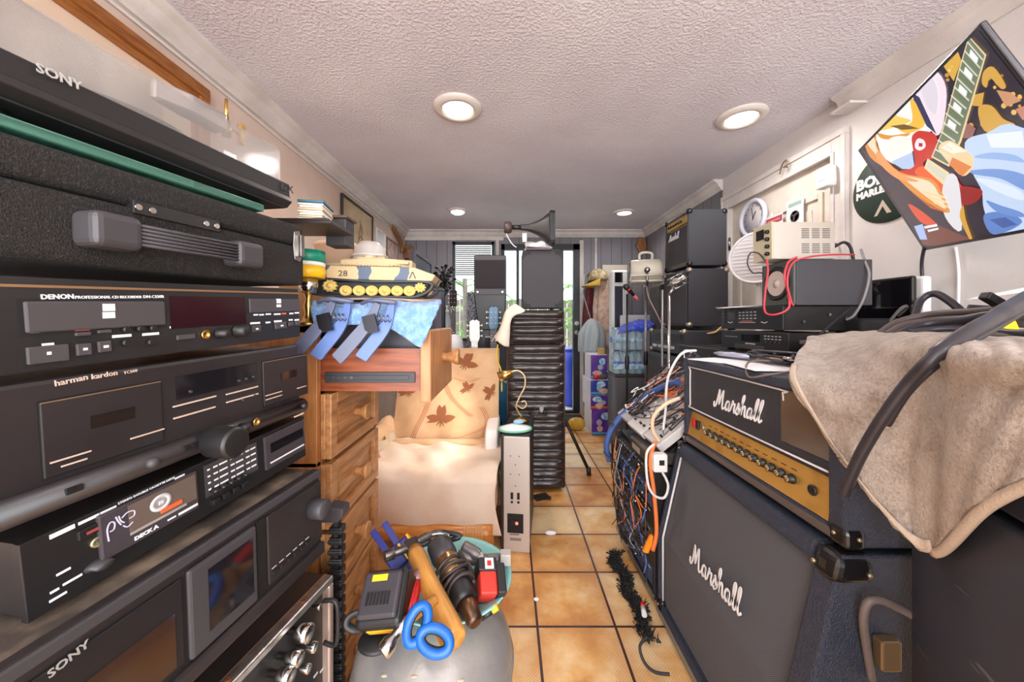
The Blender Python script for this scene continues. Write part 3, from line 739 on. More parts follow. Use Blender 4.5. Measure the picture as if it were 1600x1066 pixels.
for px, py, r, L in ((481, 990, .017, .05), (492, 1012, .010, .045), (466, 1030, .014, .05), (452, 1058, .015, .05), (483, 1046, .009, .04), (505, 950, .006, .02)):
    x, z = at(t, px, py, -L * .6)
    MB().lathe([(r * .45, 0), (r * .45, L * .35), (r * .7, L * .4), (r, L * .55), (r, L * .95), (r * .8, L), (.0001, L)], (0, 0, 0), 24, 0, fm(x, z, .014)).build('knob', CHROME, t)
xh, zh = at(t, 519, 945, -.02)
MB().tube(cr([(FW - .03, .0, .545), (FW - .03, -.03, .545), (FW - .03, -.035, .50), (FW - .03, -.03, .45), (FW - .03, .0, .45)], 5), .005).build('handle', RUB, t)
mb = MB()
for px, py in ((470, 1000), (478, 1020), (505, 1030), (500, 1052), (490, 1060)):
    x, z = at(t, px, py, .014); mb.box(x, .0125, z, x + .012, .0145, z + .004)
mb.build('panel_print', LGREY, t)
x, z = at(t, 508, 1045, .014); MB().box(x - .006, .012, z - .02, x + .006, .0145, z + .006).build('blue_label', mat('blue_label', S(70, 80, 150), .5), t)

# ---- black cable carrier chain hanging between the stack and the chest
t = thing('cable_carrier_chain', 'black ribbed cable carrier hanging between the stack and the chest', 'chain', (-.432, .905, .02))
for k in range(26):
    z = k * .026
    MB().box(-.016, -.014, z, .016, .014, z + .017).box(-.018, -.017, z + .004, .018, -.012, z + .013).build('link', BLK, t, bevel=.003)
mb = MB().box(-.005, -.008, 0, .005, .008, .68); mb.build('inner_strip', DARK, t)
t = thing('power_adapter', 'angular black adapter resting on the top of the ribbed chain', 'adapter', (-.435, .905, .703))
MB().prism([(-.030, 0), (.012, 0), (.026, .018), (.026, .034), (-.012, .040), (-.030, .02)], -.02, .02, 0, FR).build('body', GREY, t, bevel=.003)

# ---- little shelf end with papers and a black box at the right end of the turntable
mb = MB().box(-.60, .86, 1.436, -.428, .99, 1.443).box(-.60, .86, 1.443, -.434, .985, 1.449)
solo('wall_shelf_board', mb, mat('dark_shelf', S(46, 38, 36), .35), 'dark shelf board sticking out past the carpeted case, holding folded papers', 'shelf', bevel=.001)
t = thing('paper_stack', 'stack of folded papers on the dark shelf beside the turntable', 'papers', (-.49, .915, 1.4495), R(10))
for k in range(7):
    c = (S(228, 214, 196), S(206, 180, 150), S(236, 232, 226))[k % 3]
    MB().box(-.03 + .002 * (k % 3), -.04, k * .006, .028 - .002 * (k % 2), .04, k * .006 + .005).build('sheet', mat('paper%d' % (k % 3), c, .8), t, bevel=.0015)
MB().box(-.03, -.042, .042, .03, .04, .048).build('blue_cover', mat('teal_cover', S(44, 92, 112), .5), t, bevel=.001)
t = thing('plastic_box', 'small dark grey lidded box standing behind the folded papers', 'box', (-.483, 1.03, 1.414))
MB().box(-.028, -.028, 0, .028, .028, .075).build('body', GREY, t, bevel=.002)
MB().box(-.034, -.034, .075, .034, .034, .083).build('lid', mat('brown_lid', S(86, 66, 56), .5), t, bevel=.002)

# ---- chrome and brass clamp on the dust cover
t = thing('metal_clamp', 'chrome block with two brass prongs on the clear lid of the turntable', 'clamp', (-.578, .665, 1.573), R(80))
MB().prism([(-.07, 0), (-.02, -.018), (.045, -.018), (.05, .018), (-.02, .018), (-.07, .012)], 0, .034, 0).build('body', CHROME, t, bevel=.004)
MB().cyl((.058, 0, 0), (.058, 0, .028), .008).tube([(.058, 0, .028), (.058, 0, .075)], [.004, .003], 8).build('threaded_prong', BRASS, t)
MB().box(.085, -.005, 0, .097, .005, .036).cyl((.091, -.005, .036), (.091, .005, .036), .006).tube([(.06, 0, .02), (.091, 0, .02)], .003).build('flat_prong', BRASS, t)
# ================================================================== CENTRE LEFT: wooden chest of drawers with the toy tank
def wood(name, c1, c2, axis='X', sc=7.0, rough=.38):
    m, nt, b = node_mat(name)
    tc = nt.nodes.new('ShaderNodeTexCoord'); mp = nt.nodes.new('ShaderNodeMapping')
    mp.inputs['Scale'].default_value = {'X': (1, 9, 9), 'Y': (9, 1, 9), 'Z': (9, 9, 1)}[axis]
    nt.links.new(tc.outputs['Object'], mp.inputs['Vector'])
    f = noise(nt, mp.outputs['Vector'], sc, 5, .6)
    nt.links.new(ramp(nt, f, [(.3, c1), (.7, c2)]), b.inputs['Base Color']); b.inputs['Roughness'].default_value = rough
    bump(nt, b, f, .12, .003); return m
PINE = wood('honey_pine', S(146, 92, 50), S(192, 138, 88), 'Y', 9)
PINEZ = wood('honey_pine_upright', S(150, 92, 48), S(190, 130, 78), 'Z')
REDW = wood('reddish_drawer_wood', S(110, 52, 28), S(160, 84, 48), 'X')

CX0, CX1, CY0, CY1, CH = -.98, -.505, .945, 1.315, 1.19
t = thing('chest_of_drawers', 'tall honey pine chest of drawers with its top drawer pulled out', 'chest of drawers', ((CX0 + CX1) / 2, (CY0 + CY1) / 2, 0))
ox, oy = (CX0 + CX1) / 2, (CY0 + CY1) / 2
def cb(mb, x0, y0, z0, x1, y1, z1, m=0): return mb.box(x0 - ox, y0 - oy, z0, x1 - ox, y1 - oy, z1, m)
mb = MB(); cb(mb, CX0, CY0, 0, CX1, CY0 + .02, CH); cb(mb, CX0, CY1 - .02, 0, CX1, CY1, CH); cb(mb, CX0, CY0, CH - .02, CX1, CY1, CH); cb(mb, CX0, CY0, 0, CX1, CY1, .06); cb(mb, CX0, CY0, 0, CX0 + .012, CY1, CH)
for k in range(5): cb(mb, CX0, CY0, .065 + k * .1875, CX1, CY1, .078 + k * .1875)
mb.build('carcass', PINEZ, t, bevel=.002)
def knob(parent, x, y, z, L=.036):
    MB().lathe([(.014, 0), (.012, .008), (.013, .018), (.026, L), (.026, L + .004), (.022, L + .006), (.0001, L + .006)], (0, 0, 0), 20, 0, Matrix.Translation((x, y, z)) @ Matrix.Rotation(R(90), 4, 'Y')).build('knob', PINE, parent)
for k in range(5):
    z0, z1 = .082 + k * .1875, .082 + k * .1875 + .175
    X = CX1 - ox; y0, y1 = CY0 + .012 - oy, CY1 - .012 - oy
    mb = MB().box(X + .002, y0, z0, X + .016, y1, z1)
    for (a, b_, c, d) in ((y0, y0 + .035, z0, z1), (y1 - .035, y1, z0, z1), (y0 + .035, y1 - .035, z0, z0 + .03), (y0 + .035, y1 - .035, z1 - .03, z1)): mb.box(X + .016, a, c, X + .032, b_, d)
    # bevelled raised field
    mb.add([(X + .016, y0 + .05, z0 + .045), (X + .016, y1 - .05, z0 + .045), (X + .016, y1 - .05, z1 - .045), (X + .016, y0 + .05, z1 - .045),
            (X + .023, y0 + .07, z0 + .06), (X + .023, y1 - .07, z0 + .06), (X + .023, y1 - .07, z1 - .06), (X + .023, y0 + .07, z1 - .06)],
           [(4, 5, 6, 7), (0, 1, 5, 4), (1, 2, 6, 5), (2, 3, 7, 6), (3, 0, 4, 7)])
    d = mb.build('drawer_front', PINE, t, bevel=.0025); knob(d, X + .023, (y0 + y1) / 2, (z0 + z1) / 2)
# the pulled-out top drawer
DX = -.208
mb = MB(); cb(mb, DX - .028, CY0 + .01, .985, DX, CY1 - .005, 1.178)
d = mb.build('open_drawer', wood('drawer_front_wood', S(160, 100, 54), S(196, 140, 90), 'Z'), t, bevel=.003)
knob(d, DX - ox, (CY0 + CY1) / 2 - oy, 1.09, .046)
mb = MB(); cb(mb, CX1 - .10, CY0 + .028, 1.012, DX - .028, CY0 + .04, 1.128); cb(mb, CX1 - .10, CY1 - .04, 1.012, DX - .028, CY1 - .028, 1.128); cb(mb, CX1 - .10, CY0 + .04, 1.016, DX - .028, CY1 - .04, 1.026)
mb.build('drawer_box', REDW, d)
mb = MB(); cb(mb, CX1 + .01, CY0 + .02, 1.036, DX - .045, CY0 + .028, 1.064); cb(mb, CX1 + .01, CY0 + .017, 1.044, DX - .06, CY0 + .02, 1.056); mb.build('drawer_slide', GREY, d, bevel=.001)
mb = MB()
for k in range(4): mb.cyl((CX1 + .03 + k * .018 - ox, CY0 + .016 - oy, 1.05), (CX1 + .03 + k * .018 - ox, CY0 + .020 - oy, 1.05), .004, n=10)
mb.build('slide_screw', STEEL, d)

# ---- things in and over the drawer
t = thing('storage_box', 'black plastic box with a pale lid standing in the open drawer', 'box', (-.375, 1.13, 1.0265))
MB().box(-.12, -.12, 0, .12, .12, .20).build('body', mat('slate_plastic', S(64, 62, 68), .45), t, bevel=.006)
MB().box(-.122, -.122, .202, .122, .122, .231).build('lid', mat('blue_grey_lid', S(96, 112, 150), .45), t, bevel=.004)
t = thing('carton', 'brown cardboard carton on the chest top behind the toy tank', 'carton', (-.64, 1.235, 1.191))
MB().box(-.11, -.065, 0, .11, .065, .13).build('body', mat('cardboard', S(176, 138, 100), .85), t, bevel=.002)
MB().box(-.11, -.004, .1302, .11, .004, .1312).build('tape_strip', mat('tan_tape', S(190, 160, 116), .3), t)

# blue terry towel hanging over the near side of the drawer
TERRYB = mat('blue_terry', S(112, 158, 220), .95, noise=(60, S(150, 190, 240), .4, .65), bump=(260, .9), sheen=.4)
def cloth(name, rows, m, label, cat, n=7, thick=.006, rag=.0, seed=1, group=None, world=True):
    rnd = random.Random(seed)
    G = [[(P(*p) if world else Vector(p)) for p in r] for r in rows]
    rws = [cr(r, n) for r in G]
    cols = [cr([rws[j][i] for j in range(len(rws))], n) for i in range(len(rws[0]))]
    nu, nv = len(cols) - 1, len(cols[0]) - 1
    def fn(u, v):
        p = cols[round(u * nu)][round(v * nv)].copy()
        if rag: p += Vector((rnd.uniform(-1, 1), rnd.uniform(-1, 1), rnd.uniform(-1, 1))) * rag
        return p
    return solo(name, MB().grid(fn, nu, nv), m, label, cat, group, solid=thick)
cloth('blue_towel', [[(488, 470, .985), (540, 478, .975), (600, 470, .972), (650, 474, .972), (690, 470, .985)],
                     [(486, 484, .944), (540, 484, .940), (600, 492, .935), (655, 480, .932), (684, 484, .935)],
                     [(492, 506, .936), (540, 498, .938), (600, 502, .925), (660, 510, .920), (672, 512, .922)],
                     [(496, 520, .934), (540, 508, .938), (600, 508, .930), (652, 541, .918), (656, 541, .918)]],
      TERRYB, 'light blue terry towel hanging in a point over the drawer, under the toy tank', 'towel', 6, .007, .0012)
MATB = mat('taupe_cloth', S(150, 128, 118), .9, noise=(30, S(190, 172, 160), .4, .7), bump=(90, .5))
cloth('folded_cloth', [[(-.50, 1.13, 1.263), (-.42, 1.135, 1.264), (-.32, 1.13, 1.263), (-.24, 1.135, 1.263)],
                       [(-.52, 1.08, 1.264), (-.42, 1.08, 1.263), (-.32, 1.08, 1.264), (-.22, 1.08, 1.263)],
                       [(-.53, 1.02, 1.264), (-.42, 1.02, 1.264), (-.32, 1.02, 1.263), (-.20, 1.03, 1.262)],
                       [(-.525, .986, 1.262), (-.42, .982, 1.263), (-.32, .985, 1.262), (-.185, .99, 1.252)]],
      MATB, 'folded taupe cloth lying under the tracks of the toy tank', 'cloth', 6, .006, .0004, 3, world=False)

# ---- toy tank (x along the hull, seen from its right side)
SAND = mat('sand_paint', S(186, 160, 120), .5, bump=(300, .1))
t = thing('toy_tank', 'camouflaged toy battle tank marked 28 with yellow wheels, on the blue towel', 'toy tank', (-.390, 1.075, 1.2685), R(4)); t.scale = (1, 1, .88)
TL = .178
CAMO, nt, b = node_mat('desert_camouflage')
tc = nt.nodes.new('ShaderNodeTexCoord'); sx = nt.nodes.new('ShaderNodeSeparateXYZ'); nt.links.new(tc.outputs['Object'], sx.inputs[0])
wob = noise(nt, tc.outputs['Object'], 14, 2)
ph = mnode(nt, 'FRACT', mnode(nt, 'ADD', mnode(nt, 'MULTIPLY', sx.outputs[0], 9.0), mnode(nt, 'MULTIPLY', wob, .7)))
nt.links.new(mixc(nt, mnode(nt, 'LESS_THAN', ph, .34), S(186, 160, 120), S(74, 86, 106)), b.inputs['Base Color']); b.inputs['Roughness'].default_value = .5
XP = Matrix(((1, 0, 0, 0), (0, 0, 1, 0), (0, 1, 0, 0), (0, 0, 0, 1)))      # profile x,z extruded along y
MB().prism([(-TL, .062), (-TL + .006, .092), (-TL + .05, .100), (TL - .06, .096), (TL, .072), (TL - .01, .052), (-TL + .06, .056), (-TL + .012, .048)], -.075, .075, 0, XP).build('hull', CAMO, t, bevel=.003)
MB().prism([(-TL + .02, .012), (-TL + .012, .05), (TL - .02, .05), (TL - .045, .010)], -.05, .05, 0, XP).build('lower_hull', mat('dark_hull', S(48, 46, 48), .5), t)
for s in (-1, 1):
    path = cr([(-TL + .03, s * .066, .008), (.06, s * .066, .002), (TL - .05, s * .066, .004), (TL - .012, s * .066, .030), (TL - .03, s * .066, .050), (0, s * .066, .050), (-TL + .03, s * .066, .058), (-TL + .008, s * .066, .036)], 6, True)
    mb = MB(); L = len(path)
    for i in range(L):
        a, b_ = path[i], path[(i + 1) % L]
        tt = (b_ - a).normalized(); nn = Vector((-tt.z, 0, tt.x))
        q = [a + nn * .003, b_ + nn * .003, b_ - nn * .003, a - nn * .003]
        vs = [p + Vector((0, dy, 0)) for dy in (-.011, .011) for p in q]
        mb.add(vs, [(0, 1, 2, 3), (7, 6, 5, 4), (0, 4, 5, 1), (1, 5, 6, 2), (2, 6, 7, 3), (3, 7, 4, 0)])
    mb.build('track', RUB, t)
YEL = mat('yellow_wheel', S(200, 170, 92), .5)
for s in (-1, 1):
    for k, x in enumerate((-.068, -.032, .003, .038, .072, .106)):
        Mx = Matrix.Translation((x, s * .066, .0205)) @ Matrix.Rotation(R(90) * (1 if s < 0 else -1), 4, 'X')
        MB().lathe([(.0165, -.011), (.0165, .011), (.0135, .0125), (.0125, .008), (.006, .008), (.006, .014), (.0001, .014)], (0, 0, 0), 20, 0, Mx).build('wheel', YEL, t)
    for x, z, r in ((-.112, .036, .017), (.135, .032, .013)):
        Mx = Matrix.Translation((x, s * .066, z)) @ Matrix.Rotation(R(90) * (1 if s < 0 else -1), 4, 'X')
        mb = MB().lathe([(r, -.008), (r, .009), (r * .8, .011), (r * .7, .006), (r * .4, .006), (r * .4, .013), (.0001, .013)], (0, 0, 0), 18, 0, Mx)
        for q in range(10):
            a = 2 * math.pi * q / 10; mb.box(-.0025, -.0025, -.006, .0025, .0025, .007, 0, Mx @ Matrix.Translation((r * math.cos(a), r * math.sin(a), 0)))
        mb.build('sprocket', YEL, t)
mb = MB().prism([(-.085, -.05), (.04, -.062), (.105, -.03), (.105, .03), (.04, .062), (-.085, .05)], .100, .126, 0)
for k in range(18): mb.box(-.08 + k * .009, -.063, .101, -.075 + k * .009, -.05, .106)
tu = mb.build('turret', SAND, t, bevel=.004)
mb = MB().box(-.05, -.04, .126, .03, .04, .134).box(.04, -.05, .110, .098, .05, .120).cyl((-.02, -.02, .13), (-.02, -.02, .142), .018, n=16).cyl((.02, .025, .13), (.02, .025, .14), .015, n=16).box(-.09, -.055, .105, -.05, .055, .122); mb.build('hatch', SAND, tu, bevel=.002)
MB().tube([(-.08, 0, .114), (-.15, 0, .114), (-.19, 0, .116)], [.010, .007, .006], 12).build('gun_barrel', SAND, tu)
mb = MB().tube([(-.03, .0, .14), (.02, 0, .146)], .003, 6).box(.0, -.006, .138, .02, .006, .148); mb.build('machine_gun', mat('bronze', S(150, 128, 92), .5), tu)
mb = MB(); mb.text('28', .026, 0, Matrix.Translation((-.075, -.0755, .066)) @ FR); mb.text('\u039b', .030, 0, Matrix.Translation((.115, -.0755, .060)) @ FR)
mb.build('number', mat('dark_stencil', S(44, 40, 42), .6), t)

# ---- two blue-grey spring clamps gripping the towel edge
CLB = mat('slate_blue_plastic', S(88, 92, 114), .36)
def spring_clamp(px, py, label, lean):
    c = P(px, py, .905)
    t = thing('spring_clamp', label, 'clamp', c, 0, group='blue grey spring clamps')
    # jaw pad on top, pivot, two handle arms reaching towards the viewer and down-left
    MB().tube(cr([(-.045, .03, .075), (-.01, .01, .082), (.05, .02, .076)], 5), [.007] * 5 + [.010] * 5 + [.007], 8, flat=.7).build('jaw', CLB, t)
    for s in (-1, 1):
        pts = cr([(.022 + s * .014, 0, .074), (.014 + s * .018, -.006, .044), (-.002 + s * .022, -.016, .008), (-.034 + s * .024 + lean, -.026, -.050), (-.045 + s * .026 + lean, -.028, -.064)], 6)
        L = len(pts); hw = [.007 + .009 * min(1, i / (L * .55)) - (.006 if i == L - 1 else 0) for i in range(L)]
        vs = []
        for i, p in enumerate(pts):
            tt = (pts[min(L - 1, i + 1)] - pts[max(0, i - 1)]).normalized(); sd = tt.cross(Vector((0, 1, 0))).normalized()
            for (a_, b_) in ((-1, -.0045), (1, -.0045), (1, .0045), (-1, .0045)): vs.append(p + sd * a_ * hw[i] + Vector((0, b_ + (0 if s < 0 else .02), 0)))
        fs = [(i * 4 + k, i * 4 + (k + 1) % 4, (i + 1) * 4 + (k + 1) % 4, (i + 1) * 4 + k) for i in range(L - 1) for k in range(4)] + [(0, 1, 2, 3), tuple(range((L - 1) * 4, L * 4))[::-1]]
        MB().add(vs, fs).build('handle', CLB if s < 0 else mat('mid_blue_plastic', S(88, 112, 166), .4), t, bevel=.003)
    mb = MB()
    hel = [(.014 + .012 * math.cos(a * .9), -.004 + .012 * math.sin(a * .9), .03 + .006 * math.sin(a * .9) + (a - 12) * .0004) for a in range(0, 40)]
    mb.tube([(-.012 + .0013 * i, .009 * math.cos(i * .8), .036 + .009 * math.sin(i * .8)) for i in range(40)], .0014, 6)
    mb.build('spring', STEEL, t)
    MB().box(-.016, -.02, .0, .016, -.012, .045, 0, Matrix.Rotation(R(-14), 4, 'Y')).build('centre_plate', mat('dark_metal', S(52, 50, 54), .3, .7), t)
spring_clamp(516, 518, 'blue grey spring clamp on the left edge of the towel below the tank', -.012)
spring_clamp(586, 520, 'blue grey spring clamp gripping the middle of the towel below the tank', -.012)

# ---- tape rolls on a brass stand, tub, clear bowl
t = thing('brass_stand', 'small brass stand with a chrome cup beside the toy tank', 'stand', (-.535, .958, 1.191))
MB().lathe([(.030, 0), (.030, .006), (.015, .012), (.008, .03), (.012, .05), (.007, .07), (.012, .085)], n=24).build('stem', BRASS, t)
MB().lathe([(.012, .085), (.022, .09), (.026, .125), (.024, .125), (.020, .094), (.0001, .092)], n=24).build('cup', CHROME, t)
def tape(z, h, m, label):
    t = solo('tape_roll', MB().lathe([(.020, 0), (.041, 0), (.0415, h * .5), (.041, h), (.020, h), (.020, 0)], (-.535, .958, z), 32), m, label, 'tape roll', 'tape rolls on the brass stand')
tape(1.317, .030, mat('yellow_tape', S(240, 186, 30), .35), 'yellow roll of tape at the bottom of the tape stack')
tape(1.3475, .010, mat('white_tape', S(226, 230, 228), .4), 'thin white roll of tape between the yellow and green rolls')
tape(1.358, .030, mat('green_tape', S(20, 132, 104), .35), 'green roll of tape on top of the tape stack')
t = thing('plastic_tub', 'beige plastic tub on the carton behind the tank turret', 'tub', (-.592, 1.238, 1.3225))
MB().lathe([(.058, 0), (.068, .13), (.072, .132), (.072, .142), (.066, .146), (.0001, .148)], n=32).build('tub_body', mat('beige_plastic', S(222, 190, 162), .5), t)
t = thing('clear_bowl', 'upturned clear plastic bowl behind the tank turret', 'bowl', (-.470, 1.216, 1.2595))
MB().lathe([(.060, 0), (.060, .006), (.055, .01), (.054, .15), (.050, .185), (.036, .207), (.0001, .211)], n=40).build('bowl_body', mat('frosted_plastic', S(232, 226, 220), .12, alpha=.45, spec=.8), t)
MB().tube(cr([(.056 * math.cos(a), .056 * math.sin(a), .16) for a in [i * math.pi / 8 for i in range(16)]], 2, True), .004, 6, closed=True).build('rim_band', mat('clear_rim', S(236, 232, 228), .2, alpha=.7), t)
solo('flexible_rod', MB().tube(cr([P(455, 343, 1.0), P(505, 352, 1.05), P(535, 372, 1.1), P(552, 390, 1.14)], 6), .003, 6), mat('pale_rod', S(206, 196, 150), .4), 'thin pale flexible rod curving down behind the tape rolls', 'rod')

# ---- left wall: framed pictures and wooden pieces
t = thing('framed_picture', 'large wooden framed picture high on the left wall above the turntable', 'picture', (XL + .002, 1.12, 1.72), R(90))
GW = wood('golden_frame', S(116, 62, 22), S(172, 108, 48), 'X', 9, .3)
mb = MB()
for (a, b_, c, d) in ((-.48, .48, .46, .51), (-.48, .48, 0, .05), (-.48, -.43, .05, .46), (.43, .48, .05, .46)): mb.box(a, -.03, c, b_, 0, d)
for (a, b_, c, d) in ((-.44, .44, .43, .465), (-.44, .44, .045, .08), (-.44, -.405, .08, .43), (.405, .44, .08, .43)): mb.box(a, -.02, c, b_, -.002, d)
mb.build('frame', GW, t, bevel=.004)
MB().box(-.41, -.008, .075, .41, -.001, .435).build('mat_board', mat('peach_mat', S(216, 190, 166), .8), t)
MB().box(-.28, -.010, .14, .28, -.008, .37).build('print', mat('muted_print', S(150, 130, 116), .7, noise=(7, S(206, 190, 170), .35, .7)), t)
def wall_picture(y, z, w, h, fmat, pmat, label, cat='picture'):
    t = thing('wall_picture', label, cat, (XL + .002, y, z), R(90))
    mb = MB()
    for (a, b_, c, d) in ((-w, w, h - .02, h), (-w, w, 0, .02), (-w, -w + .02, .02, h - .02), (w - .02, w, .02, h - .02)): mb.box(a, -.022, c, b_, 0, d)
    mb.build('frame', fmat, t, bevel=.003)
    MB().box(-w + .018, -.010, .018, w - .018, -.001, h - .018).build('print', pmat, t)
    return t
wp = wall_picture(3.22, 1.72, .33, .52, mat('black_frame', S(40, 34, 32), .4), mat('ochre_print', S(178, 152, 116), .7, noise=(5, S(206, 184, 148), .35, .7)), 'ochre picture in a thin dark frame on the left wall')
mb = MB()
for st in ([(-.05, .16), (.0, .3), (.05, .22)], [(-.08, .1), (0, .2), (.08, .14)], [(0, .06), (.01, .2), (-.02, .34)], [(-.06, .05), (.04, .12)]):
    pts = cr([(p[0], p[1], 0) for p in st], 5); mb.ribbon([(p.x, p.y) for p in pts], .010, 0, .001, 0, fm(.05, .06, -.0105))
mb.build('brush_drawing', mat('sepia_ink', S(120, 92, 66), .8), wp)
wall_picture(3.78, 1.66, .13, .50, mat('white_frame', S(214, 208, 204), .5), mat('pale_print', S(198, 196, 198), .7, noise=(6, S(222, 220, 220), .3, .7)), 'narrow pale grey picture on the left wall beside the ochre one')
wall_picture(4.16, 1.62, .20, .52, mat('thin_wood_frame', S(140, 110, 92), .5), mat('pink_print', S(170, 128, 120), .7, noise=(9, S(204, 190, 186), .4, .65)), 'pinkish picture on the left wall nearest the back corner')
WOODB = wood('driftwood', S(118, 74, 40), S(168, 112, 68), 'Z')
solo('carved_stick', MB().tube(cr([P(628, 395, 4.47), P(626, 378, 4.42), P(618, 362, 4.22), P(613, 352, 4.10)], 5), [.02] * 5 + [.03] * 4 + [.03] * 4 + [.015] * 3, 8), WOODB, 'curved brown carved stick leaning up by the left wall', 'stick')
t = thing('corner_ornament', 'brown wooden ornament in the left back ceiling corner', 'ornament', (-1.29, 4.665, 2.03))
MB().prism([(-.07, 0), (.04, -.02), (.07, .10), (.02, .17), (-.05, .14)], -.05, .05, 0, FR).ball((0, -.05, .08), .045, .03, .05, 12, 8).build('carving', WOODB, t, bevel=.01)

# thin cable along the crown moulding on the left
solo('wall_cable', MB().tube(cr([(XL + .008, .9, 2.285), (XL + .008, 1.6, 2.29), (XL + .008, 2.4, 2.28), (XL + .008, 3.6, 2.285), (XL + .008, 4.6, 2.285)], 5), .006, 6), WCAB, 'thin pale cable running along the left wall under the moulding', 'cable')

# ================================================================== the armchair and what is around it
FAB = mat('cream_upholstery', S(198, 156, 114), .9, noise=(9, S(210, 172, 132), .35, .7), bump=(420, .25), sheen=.2)
LEAFP = mat('brown_leaf_print', S(140, 84, 50), .9)
STEMP = mat('rust_stripe_print', S(186, 120, 84), .9)
THROW = mat('white_throw', S(226, 204, 184), .9, noise=(5, S(214, 182, 154), .45, .75), bump=(260, .3))
RAIL = wood('varnished_rail', S(170, 100, 40), S(206, 140, 70), 'X', 8, .25)
t = thing('armchair', 'cream leaf patterned armchair draped with a pale throw, beside the chest', 'armchair', (-.40, 2.12, 0))
def soft(x0, y0, z0, x1, y1, z1, bl=.05, nu=18):
    """puffed cushion: a superellipsoid with box proportions"""
    c = Vector(((x0 + x1) / 2, (y0 + y1) / 2, (z0 + z1) / 2)); h = Vector(((x1 - x0) / 2, (y1 - y0) / 2, (z1 - z0) / 2))
    sg = lambda v, e: math.copysign(abs(v) ** e, v)
    def fn(u, v):
        a = 2 * math.pi * u; b_ = math.pi * (v - .5)
        return (c.x + h.x * sg(math.cos(b_), .28) * sg(math.cos(a), .28), c.y + h.y * sg(math.cos(b_), .28) * sg(math.sin(a), .28), c.z + h.z * sg(math.sin(b_), .35))
    return MB().grid(fn, 48, 24)
soft(-.40, -.30, .16, .34, .36, .40).build('seat', FAB, t)
# draped throw over the seat: wrinkled top running down the front
rnd = random.Random(5)
def wr(x, y): return .014 * math.sin(9 * x + 14 * y + 2 * math.sin(6 * x)) * math.sin(16 * y - 5 * x) + .005 * abs(math.sin(17 * x - 11 * y + 3 * math.sin(9 * y))) + .004 * math.sin(41 * x + 23 * y)
def throw(u, v):
    x = -.37 + .72 * u + .02 * math.sin(7 * v)
    if v < .55:
        q = v / .55; y = .22 - .518 * q; z = .425 + wr(x, y) + .012 * math.sin(math.pi * q)
        if q > .88: z -= .04 * ((q - .88) / .12) ** 2
    else:
        q = (v - .55) / .45; y = -.300 - .035 * math.sin(q * 2.2) + .008 * math.sin(26 * x) * q; z = .385 - .245 * q + .01 * math.sin(15 * x) * q
    return (x, y, z)
MB().grid(throw, 60, 60).build('seat_throw', THROW, t, solid=.005)
MB().tube(cr([(-.39, -.23, .15), (-.2, -.32, .15), (.1, -.335, .15), (.32, -.33, .15)], 4), .042, 14).build('front_rail', RAIL, t)
mb = MB()
for k in range(7): mb.tube([(.18 + k * .014, -.333, .15), (.186 + k * .014, -.333, .15)], .0455, 14)
mb.build('rail_binding', mat('tan_binding', S(196, 150, 92), .7), t)
for sx in (-.36, .30):
    for sy in (-.27, .33): MB().cyl((sx, sy, 0), (sx, sy, .16), .022, .028).build('leg', RAIL, t)
MB().tube(cr([(-.36, .17, .425), (-.1, .15, .435), (.12, .16, .43), (.33, .17, .425)], 5), .034, 12, flat=.7).build('seam_fold', FAB, t)
# back: leaning upholstered panel with leaf sprays printed on it
def backS(u, v):                      # u across, v up; front surface
    x = -.37 + .70 * u; bul = (1 - (2 * u - 1) ** 4) * (1 - (2 * v - 1) ** 6)
    fold = .012 * math.sin(18 * u + 3 * v) * math.sin(5 * v + 1) * (1 - v)
    return Vector((x, .22 + .26 * v - .045 * bul + fold, .40 + .57 * v))
mb = MB().grid(lambda u, v: backS(u, v), 36, 30, 0)
def backB(u, v): p = backS(u, v); return Vector((p.x, .22 + .26 * v + .13, p.z + .01))
mb.grid(backB, 12, 10, 0)
for a in (0, 1): mb.grid(lambda u, v, a=a: backS(a, v).lerp(backB(a, v), u), 6, 20, 0)
mb.grid(lambda u, v: backS(u, 1).lerp(backB(u, 1), v) + Vector((0, 0, .03 * math.sin(math.pi * v))), 30, 6, 0)
def leaf(cu, cv, ang, L, w, m=1):
    n = 7; l = []; r_ = []
    for i in range(n + 1):
        q = i / n; hw = w * math.sin(math.pi * q) ** .8 * (1 - .3 * q)
        for s, lst in ((1, l), (-1, r_)):
            a = cu + (math.cos(ang) * L * q - math.sin(ang) * hw * s) / .70; b_ = cv + (math.sin(ang) * L * q + math.cos(ang) * hw * s) / .62
            p = backS(min(1, max(0, a)), min(1, max(0, b_))) + Vector((0, -.0025, .001)); lst.append(p)
    vs = l + r_; mb.add(vs, [(i, i + 1, n + 2 + i, n + 1 + i) for i in range(n)], m, True)
def flower(cu, cv, s, rot=0):
    for k, a in enumerate((12, 78, 100, 168)): leaf(cu, cv, R(a + rot), .095 * s, .026 * s)
    for k, a in enumerate((200, 235, 268, 300, 335)): leaf(cu, cv, R(a + rot), .05 * s, .005 * s)
    leaf(cu, cv, R(190 + rot), .09 * s, .012 * s)
flower(.46, .27, 1.05, 0); flower(.66, .88, 1.0, -20); flower(.12, .56, .85, 15); flower(.70, .60, .6, 30); flower(.93, .55, .7, 60); flower(.05, .93, .7, 0)
